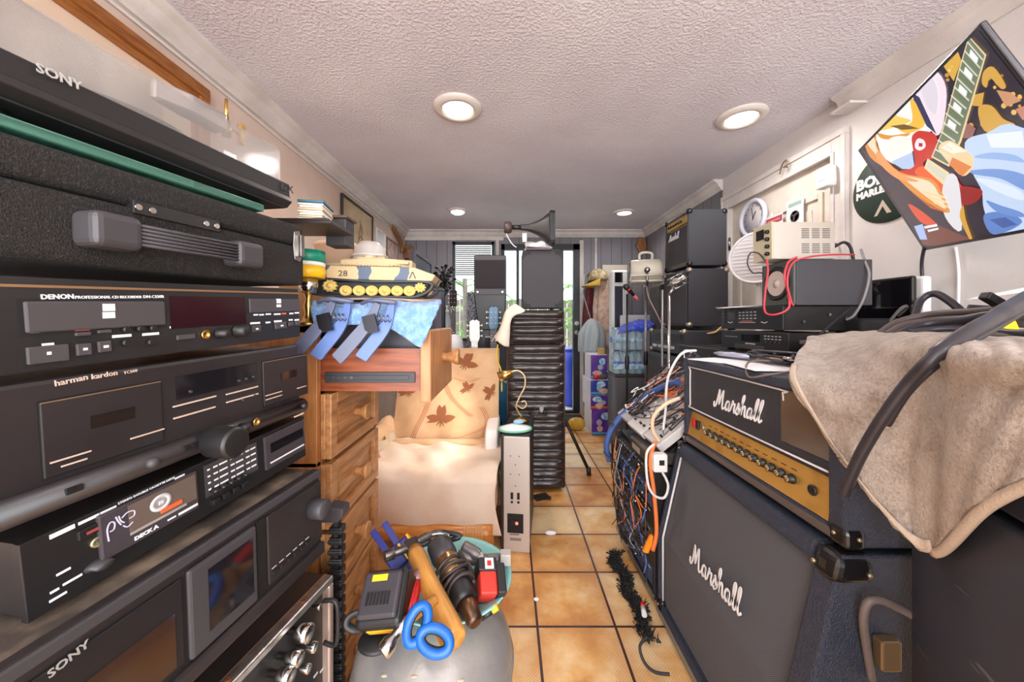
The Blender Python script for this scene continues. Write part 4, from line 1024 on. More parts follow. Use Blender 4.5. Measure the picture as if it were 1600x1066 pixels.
def spray(pts, w, m=2):
    p2 = cr([(p[0], p[1], 0) for p in pts], 6)
    for off in (-.018, 0, .018):
        for i in range(len(p2) - 1):
            q = [(p2[i].x + off, p2[i].y), (p2[i + 1].x + off, p2[i + 1].y)]
            v = [backS(min(1, max(0, q[0][0] - w)), q[0][1]), backS(min(1, max(0, q[0][0] + w)), q[0][1]), backS(min(1, max(0, q[1][0] + w)), q[1][1]), backS(min(1, max(0, q[1][0] - w)), q[1][1])]
            mb.add([p + Vector((0, -.0022, .001)) for p in v], [(0, 1, 2, 3)], m, True)
spray([(.20, .05), (.24, .18), (.30, .34), (.33, .45)], .004)
spray([(.48, .98), (.45, .75), (.52, .55), (.62, .42), (.75, .30)], .004)
spray([(.30, .04), (.5, .06), (.75, .12), (.9, .2)], .003)
spray([(.55, .72), (.7, .68), (.82, .72)], .004)
spray([(.84, .40), (.9, .25), (.86, .08)], .004)
mb.build('backrest', [FAB, LEAFP, STEMP], t)
# draped arms
def armL(u, v):
    a = math.pi * (1.15 * v - .05); 
    return (-.43 + .075 * math.cos(a) + .03 * u * (1 - v), -.30 + .62 * u, .30 + .26 * math.sin(a) * (1 - .25 * (1 - u)) + .008 * math.sin(24 * u + 9 * v))
mb = MB().grid(armL, 26, 18); mb.build('arm_cover', FAB, t, solid=.012)
MB().grid(lambda u, v: (-.36 + .10 * math.sin(v * 1.5) + .02 * math.sin(20 * u), -.31 + .5 * u - .02 * v, .48 - .34 * v + .02 * u), 22, 16).build('side_drape', mat('grey_beige_drape', S(188, 170, 144), .9, noise=(6, S(170, 112, 92), .55, .7), bump=(200, .3)), t, solid=.006)
mb = soft(.255, -.02, .26, .340, .44, .56); mb.build('right_arm_cover', mat('overexposed_arm_cloth', S(240, 232, 226), .9), t)  # near-white colour stands for the arm cloth overexposed by the lamp

# pale cloth wrap sliding off the right front corner of the seat
# ---- computer tower
t = thing('computer_tower', 'tall silver fronted computer tower standing on the floor beside the armchair', 'computer', (.034, 1.87, 0), R(-7))
MB().box(-.078, .012, .0, .072, .44, .598).build('case', mat('black_case', S(44, 40, 42), .4), t, bevel=.002)
MB().box(-.062, 0, 0, .075, .012, .60).build('front_panel', mat('silver_panel', S(206, 194, 184), .38, .35), t, bevel=.003)
mb = MB()
for (x, z) in ((-.025, .50), (.02, .50), (0, .455), (-.025, .405), (.02, .405), (0, .345)): mb.cyl((x, .001, z), (x, -.0015, z), .003, n=10)
mb.build('screw', DARK, t)
for x in (-.018, .016):
    MB().box(x - .007, -.0012, .275, x + .007, .001, .31).build('usb_port', DARK, t)
    MB().lathe([(.007, 0), (.0065, .002), (.003, .002), (.0001, .001)], (0, 0, 0), 14, 0, fm(x, .26, 0)).build('audio_jack', DARK, t)
MB().box(-.042, -.002, .10, .042, .001, .20).build('switch_panel', DARK, t)
MB().box(-.020, -.006, .142, .022, -.001, .164).build('power_switch', BLK, t, bevel=.002)
MB().ball((.008, -.006, .153), .008, .003, .008, 12, 8).build('red_light', mat('red_glow', S(255, 70, 60), .4, emit=((1, .12, .08, 1), 3.0)), t)
mb = MB(); mb.box(-.03, -.0012, .088, .02, .001, .096).box(-.028, -.001, .06, .03, .001, .074); mb.build('maker_label', mat('grey_label', S(130, 122, 120), .6), t)

# ---- gooseneck lamp and small gadgets on the tower
t = thing('gooseneck_lamp', 'brass gooseneck lamp shining on the armchair, standing on the tower', 'lamp', (.075, 2.16, .601))
MB().lathe([(.045, 0), (.045, .008), (.02, .02), (.008, .03)], n=24).build('base', BRASS, t)
neck = cr([(0, 0, .03), (-.02, 0, .06), (-.03, -.01, .10), (-.005, -.01, .16), (.02, -.01, .21), (.02, -.01, .27), (-.015, -.01, .305), (-.06, -.01, .30)], 6)
MB().tube(neck, .005, 8).build('neck', mat('pale_brass', S(216, 190, 140), .35, .6), t)
MB().tube(cr([(-.025, -.012, .10), (.005, -.03, .085), (.03, -.02, .10), (.02, -.01, .125), (0, -.01, .118)], 5), .004, 8).build('neck_scroll', MATS['pale_brass'], t)
A = Matrix.Translation((-.055, -.01, .296)) @ Matrix.Rotation(R(-112), 4, 'Y')
MB().lathe([(.014, 0), (.018, .01), (.024, .03), (.036, .085), (.0345, .085), (.022, .03), (.012, .012)], (0, 0, 0), 24, 0, A).build('shade', BRASS, t)
MB().ball((0, 0, .062), .021, .021, .026, 14, 10, 0, A).build('bulb', mat('lamp_bulb', S(255, 244, 226), .4, emit=((1, .93, .82, 1), 30.0)), t)
l = bpy.data.lights.new('lamp_light', 'SPOT'); l.energy = 13; l.color = (1, .93, .86); l.spot_size = R(115); l.spot_blend = .6; l.shadow_soft_size = .03
lo = bpy.data.objects.new('lamp_light', l); lo.location = A @ Vector((0, 0, .092)); COL.objects.link(lo); lo.parent = t
lo.rotation_euler = (A.to_3x3() @ Matrix.Rotation(math.pi, 3, 'X')).to_euler()
t = thing('clothes_iron', 'small white gadget with a green edge lying on top of the tower', 'gadget', (.035, 1.99, .6005), R(8))
MB().lathe([(.085, 0), (.09, .006), (.085, .012), (.06, .022), (.03, .032), (.0001, .036)], (0, 0, 0), 28, 0, Matrix.Diagonal((1, .75, 1, 1))).build('body', WHITE, t)
MB().tube(cr([(.09 * math.cos(a), .068 * math.sin(a), .008) for a in [i * math.pi / 6 for i in range(12)]], 3, True), .006, 8, closed=True).build('edge_band', mat('mint_edge', S(120, 190, 160), .5), t)
MB().ball((.02, .0, .045), .032, .02, .012, 14, 8).build('blue_top', mat('sky_blue', S(140, 190, 214), .4), t)
# ================================================================== grey air tank with a bowl of tools
TANKM = mat('grey_tank_paint', S(136, 130, 128), .32, .25, noise=(7, S(168, 160, 152), .45, .75), bump=(120, .05))
TX, TY = -.19, .93
t = thing('air_tank', 'round grey metal air tank standing on the floor under the turquoise bowl', 'tank', (TX, TY, 0))
prof = [(.12, 0), (.13, .02), (.17, .06), (.192, .12), (.198, .2), (.2, .34)] + [(.2 * math.cos(a), .34 + .15 * math.sin(a)) for a in [R(x) for x in range(10, 91, 8)]]
MB().lathe(prof, n=56).build('shell', TANKM, t)
MB().lathe([(.1985, .325), (.2035, .328), (.2035, .338), (.1985, .341)], n=56).build('weld_seam', TANKM, t)
mb = MB()
for (a, q) in ((-95, .155), (-70, .12), (-120, .165), (-60, .17)):
    x, y = q * math.cos(R(a)), q * math.sin(R(a)); z = .34 + .15 * math.sqrt(max(0, 1 - (q / .2) ** 2))
    mb.ball((x, y, z), .008, .005, .0015, 8, 6)
mb.build('paint_chip', mat('pale_chip', S(206, 180, 156), .8), t)

BOWLM = mat('turquoise_bowl', S(134, 190, 186), .4)
bz = .494
t = thing('bowl', 'shallow turquoise bowl full of tools on the grey tank', 'bowl', (-.158, .95, bz))
MB().lathe([(.0001, 0), (.08, .001), (.13, .012), (.160, .034), (.166, .037), (.164, .040), (.155, .036), (.125, .017), (.08, .006), (.0001, .005)], n=56).build('bowl_body', BOWLM, t)

DYEL = mat('tool_yellow', S(238, 176, 36), .45)
NAVY = mat('navy_plastic', S(40, 46, 120), .4)
HWOOD = wood('hammer_handle_wood', S(170, 112, 48), S(210, 152, 78), 'Z', 6, .35)
def axisM(a, b_):                                    # local z from a to b
    z = (Vector(b_) - Vector(a)).normalized(); x = z.orthogonal().normalized(); y = z.cross(x)
    return Matrix((( x.x, y.x, z.x, a[0]), (x.y, y.y, z.y, a[1]), (x.z, y.z, z.z, a[2]), (0, 0, 0, 1)))
def frame(o, zdir, xhint):
    z = Vector(zdir).normalized(); x = Vector(xhint); x = (x - z * x.dot(z)).normalized(); y = z.cross(x)
    return Matrix((( x.x, y.x, z.x, o[0]), (x.y, y.y, z.y, o[1]), (x.z, y.z, z.z, o[2]), (0, 0, 0, 1)))
def mthing(name, label, cat, M, group=None):
    t = thing(name, label, cat, group=group); t.matrix_world = M; MW[t.name] = M; return t

# claw hammer lying across the pile
A0 = P(710, 1003, .715); A1 = P(646, 856, .93)
M = frame(A0, A1 - A0, (-1, 0, .1)); L = (A1 - A0).length
t = mthing('claw_hammer', 'hammer with a thick wooden handle and steel head lying across the tools', 'hammer', M)
MB().lathe([(.0001, 0), (.024, 0), (.027, .004), (.0275, .03), (.0245, .09), (.0215, .15), (.0225, L - .03), (.017, L - .005)], n=24).build('handle', HWOOD, t)
mb = MB().box(-.016, -.013, L - .012, .018, .013, L + .022).tube([(.012, 0, L + .006), (.05, 0, L + .004)], [.011, .0095], 16).tube([(.048, 0, L + .004), (.072, 0, L + .003)], [.0135, .0135], 16)
for s in (-1, 1):
    mb.tube(cr([(-.012, s * .006, L + .008), (-.045, s * .010, L + .012), (-.075, s * .013, L + .002), (-.092, s * .014, L - .018)], 5), [.010] * 6 + [.007] * 5 + [.004] * 5, 8)
mb.build('head', mat('hammer_steel', S(120, 116, 114), .3, .9), t, bevel=.002)

# black and yellow battery charger block
M = frame(P(602, 936, .775), (-.15, -.62, .75), (.85, .25, -.25))
t = mthing('tool_battery', 'black tool battery with yellow labels at the left of the bowl', 'battery', M)
MB().box(-.050, -.052, -.05, .050, .052, .02).build('body', BLK, t, bevel=.012, seg=3)
MB().box(-.042, -.040, .02, .042, .044, .034).build('top_cover', mat('charcoal_plastic', S(54, 50, 54), .45), t, bevel=.008, seg=3)
mb = MB()
for k in range(7): mb.box(-.026 + k * .0075, -.018, .0335, -.022 + k * .0075, .004, .037)
mb.build('grip_rib', BLK, t)
MB().box(-.022, .024, .033, .012, .036, .0355).build('yellow_label', DYEL, t)
MB().box(-.03, -.0535, -.024, .03, -.050, -.004).build('front_label', DYEL, t)
MB().box(-.0525, -.03, -.03, -.049, .03, -.012).build('side_stripe', DYEL, t)
solo('strap_loop', MB().tube(cr([P(575, 960, .80), P(560, 958, .80), P(545, 966, .795), P(543, 978, .79), P(556, 984, .79), P(574, 978, .79)], 5, True), .005, 8, closed=True, flat=1.8), RUB, 'black rubber loop sticking out left of the tool battery', 'loop')
t = mthing('rubber_disc', 'round black rubber disc under the tool battery on the tank rim', 'disc', Matrix.Translation(P(590, 998, .77) + Vector((0, 0, -.006))))
MB().lathe([(.0001, 0), (.036, 0), (.040, .004), (.036, .010), (.0001, .012)], n=28).build('disc_body', RUB, t)

# chrome ball-peen head and its short handle
A0 = P(597, 1022, .70); A1 = P(636, 968, .745)
t = mthing('steel_hammer', 'small chrome hammer head pointing down over the near edge of the bowl', 'hammer', axisM(A0, A1))
LL = (A1 - A0).length
MB().lathe([(.0001, 0), (.014, 0), (.0155, .003), (.0155, .02), (.010, .03), (.010, LL * .7), (.014, LL * .78), (.012, LL)], n=20).build('head', CHROME, t)
MB().tube([(0, 0, LL * .9), (.02, .02, LL + .06)], .010, 12).build('handle', HWOOD, t)

# scissors with blue handles
M = frame(P(662, 990, .70), (-.05, -.75, .62), (.9, 0, .2))
t = mthing('scissors', 'scissors with blue and black handles at the front of the bowl', 'scissors', M)
for k, (cx, cy, rot) in enumerate(((-.012, .016, 62), (.022, -.014, -25))):
    c, s_ = math.cos(R(rot)), math.sin(R(rot))
    loop = [(cx + .030 * math.cos(a) * c - .018 * math.sin(a) * s_, cy + .030 * math.cos(a) * s_ + .018 * math.sin(a) * c, .004 * k) for a in [i * math.pi / 7 for i in range(14)]]
    h = MB().tube(cr(loop, 3, True), .0095, 10, closed=True).build('handle', mat('bright_blue', S(16, 92, 178), .4), t)
    loop2 = [(cx + .023 * math.cos(a) * c - .011 * math.sin(a) * s_, cy + .023 * math.cos(a) * s_ + .011 * math.sin(a) * c, .004 * k + .001) for a in [i * math.pi / 7 for i in range(14)]]
    MB().tube(cr(loop2, 3, True), .004, 8, closed=True).build('inner_grip', BLK, h)

# red handled screwdriver
A0 = P(640, 965, .76); A1 = P(652, 905, .84)
t = mthing('screwdriver', 'screwdriver with a red and clear handle between battery and hammer', 'screwdriver', axisM(A0, A1)); LL = (A1 - A0).length
mb = MB()
for k in range(6):
    a = k * math.pi / 3; mb.tube([(.006 * math.cos(a), .006 * math.sin(a), 0), (.007 * math.cos(a), .007 * math.sin(a), .075)], [.0055, .0065], 8)
mb.build('handle', RED, t)
MB().lathe([(.012, .075), (.014, .085), (.012, .1), (.0001, .104)], n=16).build('clear_cap', mat('clear_red', S(214, 160, 160), .1, trans=.6), t)

# two navy bar clamps with yellow pads
for k, (a, b_, lab) in enumerate((((588, 838, 1.03), (634, 905, .96), 'navy blue bar clamp with yellow trim at the back left of the bowl'), ((606, 826, 1.05), (640, 880, 1.0), 'second navy bar clamp, behind the hammer head'))):
    A0 = P(*a); A1 = P(*b_); M = frame(A0, A1 - A0, (1, 0, 0)); LL = (A1 - A0).length
    t = mthing('bar_clamp', lab, 'clamp', M, 'navy bar clamps in the bowl')
    MB().box(-.009, -.004, -.02, .009, .004, LL + .03).build('bar', NAVY, t, bevel=.002)
    MB().box(-.016, -.016, LL * .45, .030, .014, LL * .45 + .05).build('grip', NAVY, t, bevel=.005)
    MB().box(.030, -.016, LL * .45, .036, .014, LL * .45 + .05).box(-.016, -.0172, LL * .45 + .044, .036, -.016, LL * .45 + .05).build('yellow_trim', DYEL, t, bevel=.002)
    MB().box(-.03, -.012, LL + .01, .012, .012, LL + .03).build('jaw', NAVY, t, bevel=.004)
    MB().box(-.034, -.010, LL + .03, -.012, .010, LL + .036).build('pad', DYEL, t, bevel=.002)

# corded heat gun
A0 = P(742, 972, .80); A1 = P(690, 860, .955); M = frame(A0, A1 - A0, (1, 0, .2)); LL = (A1 - A0).length
t = mthing('heat_gun', 'corded heat gun with a worn metal barrel, its cord wound around it', 'heat gun', M)
MB().lathe([(.012, -.006), (.019, 0), (.021, .03), (.023, .05)], n=24).build('nozzle', mat('burnt_metal', S(126, 92, 66), .35, .9, noise=(25, S(70, 56, 50), .4, .7)), t)
MB().lathe([(.026, .045), (.030, .055), (.031, .10), (.030, .115)], n=24).build('collar', BLK, t)
MB().lathe([(.0285, .112), (.030, .12), (.030, .165), (.028, .17)], n=24).build('metal_sleeve', mat('brassy_metal', S(176, 140, 96), .3, .9), t)
MB().lathe([(.031, .165), (.034, .175), (.033, LL + .02), (.02, LL + .03), (.0001, LL + .032)], n=24).build('motor_housing', mat('dark_grey_housing', S(58, 54, 56), .4), t, bevel=.001)
mb = MB()
wind = [(.036 * math.cos(a) + .006 * math.sin(a * .37), .036 * math.sin(a) * .9, .075 + .0022 * a + .004 * math.sin(a * 1.7)) for a in [i * .35 for i in range(96)]]
mb.tube(wind, .0042, 6); mb.build('cord', mat('brown_black_cord', S(54, 42, 40), .5), t)

# red battery block, grey plate tool, cast grey pliers, bit
M = frame(P(766, 908, .895), (.25, -.5, .8), (.95, .2, -.1))
t = mthing('red_tool_battery', 'red and black tool battery on the right side of the bowl', 'battery', M)
MB().box(-.030, -.036, -.03, .012, .03, .022).build('body', mat('red_battery', S(214, 48, 36), .4), t, bevel=.005)
MB().box(.012, -.036, -.032, .034, .032, .026).build('black_end', BLK, t, bevel=.004)
MB().box(-.034, .012, -.03, .014, .044, .027).build('black_top', BLK, t, bevel=.004)
MB().box(-.018, .016, .026, .004, .04, .029).build('label', WHITE, t)
MB().box(-.013, .022, .0285, -.002, .034, .0296).build('red_mark', RED, t)
A0 = P(715, 865, .97); A1 = P(758, 948, .875); M = frame(A0, A1 - A0, (.8, -.3, .3))
t = mthing('flat_plate_tool', 'flat grey metal plate tool standing beside the heat gun cord', 'tool', M); LL = (A1 - A0).length
MB().prism([(-.012, 0), (.012, 0), (.022, LL * .7), (.012, LL), (-.018, LL * .9)], -.002, .002, 0, Matrix(((1, 0, 0, 0), (0, 0, 1, 0), (0, 1, 0, 0), (0, 0, 0, 1)))).build('blade', mat('grey_tool_metal', S(120, 114, 112), .4, .6), t)
MB().cyl((.002, -.004, LL * .75), (.002, .004, LL * .75), .004, n=10).build('rivet', DARK, t)
A0 = P(722, 862, 1.0); A1 = P(778, 884, .985); M = frame(A0, A1 - A0, (0, -.5, .8))
t = mthing('cast_pliers', 'worn grey cast metal pliers at the back right of the bowl', 'pliers', M); LL = (A1 - A0).length
MB().tube(cr([(.0, -.012, 0), (.008, 0, LL * .5), (.0, .012, LL)], 5), [.018] * 5 + [.012] * 6, 10).build('jaw', MATS['grey_tool_metal'], t)
MB().tube(cr([(.0, .016, -.006), (-.004, .0, LL * .5), (-.004, -.022, LL)], 5), [.017] * 5 + [.012] * 6, 10).build('jaw', MATS['grey_tool_metal'], t)
MB().cyl((-.014, 0, LL * .5), (.02, 0, LL * .5), .008, n=12).build('pivot', CHROME, t)
A0 = P(752, 966, .84); A1 = P(778, 948, .845)
t = mthing('driver_bit', 'short black driver bit with a yellow tip at the right rim of the bowl', 'bit', axisM(A0, A1)); LL = (A1 - A0).length
MB().cyl((0, 0, 0), (0, 0, LL * .65), .007, n=12).build('shaft', BLK, t)
MB().cyl((0, 0, LL * .65), (0, 0, LL), .0075, n=12).build('tip', DYEL, t)
solo('power_cord_plug', MB().box(-.014, -.014, 0, .014, .014, .03, 0, Matrix.Translation(P(790, 880, .98))).tube([P(790, 880, .98), P(786, 868, .98)], .005), mat('grey_plug', S(170, 164, 158), .5), 'pale grey plug at the far right rim of the bowl', 'plug', bevel=.003)
solo('round_filler', MB().tube(cr([P(690, 848, 1.0), P(720, 838, 1.0), P(684, 832, 1.01), P(660, 842, 1.0)], 5), .007, 8), RUB, 'thick black cable loop behind the hammer head', 'cable')
# ================================================================== BACK OF THE ROOM, left and middle
# dark table against the left wall behind the armchair
t = thing('side_table', 'dark table behind the armchair along the left wall', 'table', (-.88, 3.12, 0))
MB().box(-.46, -.32, 1.05, .33, .42, 1.088).build('tabletop', BLKM, t, bevel=.003)
for sx in (-.43, .30):
    for sy in (-.29, .39): MB().box(sx - .02, sy - .02, 0, sx + .02, sy + .02, 1.05).build('leg', BLKM, t)
t = thing('framed_board', 'dark framed board standing on edge on the table behind the toy tank', 'board', (-.76, 3.10, 1.0885))
MB().box(-.022, -.29, 0, .018, .34, .68).build('panel', mat('plum_black', S(52, 46, 54), .5), t)
mb = MB()
for (a, b_, c, d) in ((-.29, .34, .65, .68), (-.29, .34, 0, .03), (-.29, -.26, .03, .65), (.31, .34, .03, .65)): mb.box(.018, a, c, .026, b_, d)
mb.build('frame', mat('dark_frame', S(72, 64, 74), .5), t, bevel=.002)
t = thing('iron_ornament', 'black branching metal ornament standing behind the framed board', 'ornament', (-.605, 3.36, 1.0885))
MB().tube([(0, 0, 0), (0, 0, .55)], .012, 8).lathe([(.07, 0), (.06, .015), (.015, .03)], n=16).build('stem', BLK, t)
mb = MB(); rnd = random.Random(3)
for k in range(34):
    a = rnd.uniform(0, 6.3); h = rnd.uniform(.38, .64); q = rnd.uniform(.03, .10)
    p = Vector((q * math.cos(a), .5 * q * math.sin(a), h)); mb.tube(cr([(0, 0, h - .08), p * .6 + Vector((0, 0, .4 * h - .03)), p], 3), .005, 5); mb.ball(p, .016, .016, .013, 8, 6)
mb.build('branches', mat('black_iron', S(34, 28, 28), .4, .4), t)
t = thing('green_bottle', 'small yellow green bottle beside the dark framed board', 'bottle', (-.66, 3.06, 1.0885))
MB().lathe([(.03, 0), (.032, .02), (.032, .28), (.014, .33), (.013, .38)], n=18).build('bottle_body', mat('lime_plastic', S(168, 190, 60), .35), t)
MB().lathe([(.015, .38), (.015, .42), (.0001, .42)], n=14).build('cap', mat('dark_cap', S(52, 48, 40), .4), t)
t = thing('slate_box', 'tall dark slate box on the table near the pump bottle', 'box', (-.592, 2.93, 1.0885))
MB().box(-.055, -.06, 0, .055, .06, .36).build('body', mat('slate_box', S(64, 62, 76), .5), t, bevel=.004)
MB().box(-.057, -.062, .362, .057, .062, .385).build('lid', MATS['dark_frame'], t, bevel=.003)
t = thing('pump_bottle', 'clear pump bottle at the edge of the table behind the drawer', 'bottle', (-.60, 3.48, 1.0885))
MB().lathe([(.04, 0), (.043, .01), (.041, .12), (.022, .17), (.014, .19), (.014, .2)], n=24).build('bottle_body', mat('clear_pet', S(225, 232, 236), .06, alpha=.35, spec=.9), t)
MB().lathe([(.02, .2), (.02, .225), (.006, .23), (.006, .26)], n=16).box(-.035, -.007, .258, .012, .007, .27).build('pump', WHITE, t)
t = thing('white_drum', 'white domed drum pedestal behind the open drawer knob', 'drum', (-.462, 3.02, 0))
MB().lathe([(.07, 0), (.075, .8), (.08, .92), (.082, 1.0), (.074, 1.05), (.05, 1.085), (.0001, 1.098)], n=32).build('drum_body', mat('white_shell', S(238, 238, 240), .4), t)
MB().lathe([(.083, .93), (.085, .935), (.085, .95), (.083, .955)], n=32).build('drum_hoop', LGREY, t)

# speakers behind the guitars
t = thing('carpeted_speaker', 'tall speckled grey carpeted cabinet below the window', 'speaker', (-.235, 3.60, 0))
MB().prism([(-.17, 0), (.20, 0), (.20, 1.2), (.06, 1.485), (-.17, 1.485)], -.14, .14, 0, FR).build('body', SPECK, t, bevel=.008)
MB().box(-.12, -.146, .4, .15, -.138, 1.0).build('grille', GRILLE, t)
t = thing('speaker_plinth_cabinet', 'black cabinet carrying the two-way speaker behind the guitars', 'cabinet', (-.155, 3.26, 0))
MB().box(-.15, -.15, 0, .135, .16, 1.128).build('body', BLKM, t, bevel=.004)
MB().box(-.05, -.154, .98, .08, -.149, 1.06).build('handle_recess', DARK, t)
MB().box(-.05, -.160, 1.065, .08, -.150, 1.075).build('handle_bar', LGREY, t)
t = thing('stage_speaker', 'black two-way stage speaker with a grille beside the window', 'speaker', (-.160, 3.21, 1.1285))
MB().prism([(-.105, 0), (.125, 0), (.137, .30), (.137, .65), (-.142, .65), (-.142, .30)], -.10, .16, 0, FR @ Matrix.Scale(-1, 4, (0, 0, 1))).build('body', BLKM, t, bevel=.008)
MB().box(-.13, -.112, .36, .125, -.10, .60).build('grille', mat('mesh_grille', S(52, 46, 50), .7, bump=(700, .5)), t, bevel=.003)
MB().box(-.138, -.108, .305, .133, -.10, .355).build('lower_trim', mat('grey_trim', S(74, 70, 74), .5), t, bevel=.003)
MB().box(-.138, -.108, .605, .133, -.10, .645).build('upper_trim', mat('grey_trim', S(74, 70, 74), .5), t, bevel=.003)
mb = MB()
for x in (-.11, .105): mb.cyl((x, -.108, .33), (x, -.111, .33), .007, n=10)
mb.build('screw', CHROME, t)

def guitar(x, y, top, lean, hm, bm, neckm, label, electric=False, tilt=0, grp='guitars behind the armchair', z0=.205):
    t = thing('guitar', label, 'guitar', (x, y, z0), R(tilt), 0, R(lean), grp)
    s = top - z0
    pts = [(.0, 0), (.14, .02), (.185, .12), (.16, .21), (.115, .265), (.125, .33), (.13, .38), (.09, .44), (.03, .455)]
    right = cr([(p[0], p[1], 0) for p in pts], 4)
    poly = [(p.x * s, p.y * s) for p in right] + [(-p.x * s, p.y * s) for p in right[::-1][:-1]]
    MB().prism(poly[1:], -.045, .045, 0, FR).build('body', bm, t, bevel=.004)
    MB().lathe([(.045, 0), (.048, .001), (.05, .0)], (0, 0, 0), 24, 0, fm(0, .31 * s, -.046)).build('sound_hole', DARK, t)
    MB().box(-.07, -.056, .14 * s, .07, -.045, .16 * s).build('bridge', BLK, t)
    w = .024
    n_ = MB().prism([(-w - .003, .45 * s), (w + .003, .45 * s), (w, .83 * s), (-w, .83 * s)], .045, .065, 0, FR).build('neck', neckm, t)
    fb = MB().prism([(-w, .36 * s), (w, .36 * s), (w - .002, .83 * s), (-w + .002, .83 * s)], .065, .069, 0, FR).build('fretboard', mat('grey_fretboard', S(96, 92, 98), .5) if not electric else neckm, t)
    mb = MB()
    for k in range(14):
        z = .83 * s - .40 * s * (1 - .944 ** (k + 1)); mb.box(-w + .001, -.0705, z, w - .001, -.069, z + .0016)
    mb.build('fret', LGREY, fb)
    mb = MB()
    for k in range(6): mb.tube([(-.018 + k * .0072, -.072, .16 * s), (-.018 + k * .0072, -.072, .84 * s)], .0008, 4)
    mb.build('string', CHROME, t)
    hd = MB().prism([(-w - .004, .83 * s), (w + .004, .83 * s), (w + .016, .86 * s), (w + .014, .985 * s), (.012, s), (0, .99 * s), (-.012, s), (-w - .014, .985 * s), (-w - .016, .86 * s)], .042, .060, 0, FR).build('headstock', hm, t, bevel=.003)
    for k in range(3):
        for q in (-1, 1):
            z = (.875 + k * .04) * s
            MB().tube([(q * (w + .014), -.05, z), (q * (w + .028), -.05, z)], .003, 6).ball((q * (w + .032), -.05, z), .006, .005, .009, 8, 6).cyl((q * (w - .006), -.06, z), (q * (w - .006), -.068, z), .004, n=8).build('tuning_peg', WHITE, hd)
    return t
t = thing('low_bench', 'low black bench carrying the guitars behind the armchair', 'bench', (-.18, 2.94, 0))
MB().box(-.17, -.14, .17, .16, .10, .20).build('seat', BLKM, t, bevel=.003)
for sx in (-.15, .14):
    for sy in (-.12, .08): MB().box(sx - .012, sy - .012, 0, sx + .012, sy + .012, .17).build('leg', BLKM, t)
t = thing('stool', 'small dark stool under the guitar in the far left corner', 'stool', (-.60, 3.88, 0))
MB().box(-.15, -.12, .37, .15, .12, .40).build('seat', BLKM, t, bevel=.003)
for sx in (-.13, .13):
    for sy in (-.10, .10): MB().box(sx - .012, sy - .012, 0, sx + .012, sy + .012, .37).build('leg', BLKM, t)
WG = mat('white_lacquer', S(240, 238, 238), .3)
guitar(-.265, 2.865, 1.22, 2, WG, WG, WG, 'white guitar with a white headstock leaning behind the armchair', True)
guitar(-.128, 2.998, 1.33, 1, mat('teal_lacquer', S(30, 96, 134), .3), mat('blue_lacquer', S(40, 120, 160), .3), mat('maple', S(150, 120, 90), .4), 'acoustic guitar with a teal blue headstock leaning beside the leather trunk', tilt=3)
guitar(-.60, 3.88, 1.55, -3, mat('dark_lacquer', S(52, 40, 42), .3), mat('dark_lacquer', S(52, 40, 42), .3), MATS['dark_lacquer'], 'dark guitar with white tuning pegs behind the pump bottle', tilt=-6, z0=.405)

# ---- tufted leather trunks with the carpeted speaker and the horn
def trunk(z0, z1, nrib, label, latch):
    t = thing('leather_trunk', label, 'trunk', (.193, 2.53, z0), 0, group='ribbed leather trunks')
    w = .202 if latch else .196; hh = z1 - z0
    MB().box(-w + .006, .02, 0, w - .006, .26, hh).build('body', LEATHER, t, bevel=.012, seg=3)
    def fn(u, v):
        k = v * nrib; f = k - math.floor(k); f = min(f, .999)
        pf = abs(math.sin(math.pi * k)) ** .45
        ed = (1 - abs(2 * u - 1) ** 10)
        return (-w + 2 * w * u, .02 - .032 * pf * ed + .0015 * math.sin(23 * u + 5 * math.floor(k)) * ed, hh * v + .0012 * math.sin(7 * u + 2 * math.floor(k)))
    MB().grid(fn, 24, nrib * 10).build('ribbed_front', LEATHER, t)
    mb = MB()
    for s in (-1, 1): mb.tube([(s * w, .022, .01), (s * w, .022, hh - .01)], .006, 8)
    mb.build('piping', mat('brown_piping', S(70, 46, 42), .4), t)
    if latch:
        z = .545
        MB().box(-.055, -.016, z - .006, -.022, -.008, z + .014).box(.055, -.016, z - .006, .085, -.008, z + .014).tube(cr([(-.04, -.014, z), (-.03, -.04, z - .012), (.06, -.04, z - .012), (.07, -.014, z)], 5), .007, 8).build('handle', BLK, t)
        MB().box(.02, -.022, z + .012, .05, -.010, z + .04).box(.026, -.026, z + .0, .044, -.018, z + .02).build('latch', STEEL, t, bevel=.002)
        mb = MB()
        for x in (-.13, .12): mb.lathe([(.03, 0), (.03, .02)], (x, .1, -.019), 14)
        mb.build('caster', RUB, t)
    return t
trunk(.02, 1.045, 15, 'tall black ribbed leather trunk with a latch standing on the tiles', True)
trunk(1.05, 1.283, 4, 'short black ribbed leather trunk stacked on the tall one', False)
t = thing('carpet_speaker', 'grey carpeted speaker box on top of the ribbed leather trunks', 'speaker', (.247, 2.62, 1.3015))
MB().box(-.147, 0, 0, .145, .24, .42).build('body', CARPETG, t, bevel=.006)
for sx in (-1, 1):
    for z in (0, .42):
        s = 1 if z == 0 else -1
        mb = MB()
        for k in range(5): mb.ribbon([(sx * (.085 + .012 * k), 0), (sx * .147, s * (.062 - .012 * k))], .004, 0, .003, 0, fm(0, z, 0))
        mb.prism([(sx * .147, 0), (sx * .09, 0), (sx * .09, s * .03), (sx * .147, s * .03)][::(1 if sx * s > 0 else -1)], 0, .0015, 0, fm(0, z, 0))
        mb.build('corner_patch', DARK, t)
MB().box(.145, .05, .17, .158, .09, .24).build('side_handle', MATS['dark_green_metal'], t, bevel=.003)
t = thing('paper_bundle', 'crumpled bundle of papers and bags under the black horn', 'papers', (.215, 2.70, 1.722))
rnd = random.Random(11)
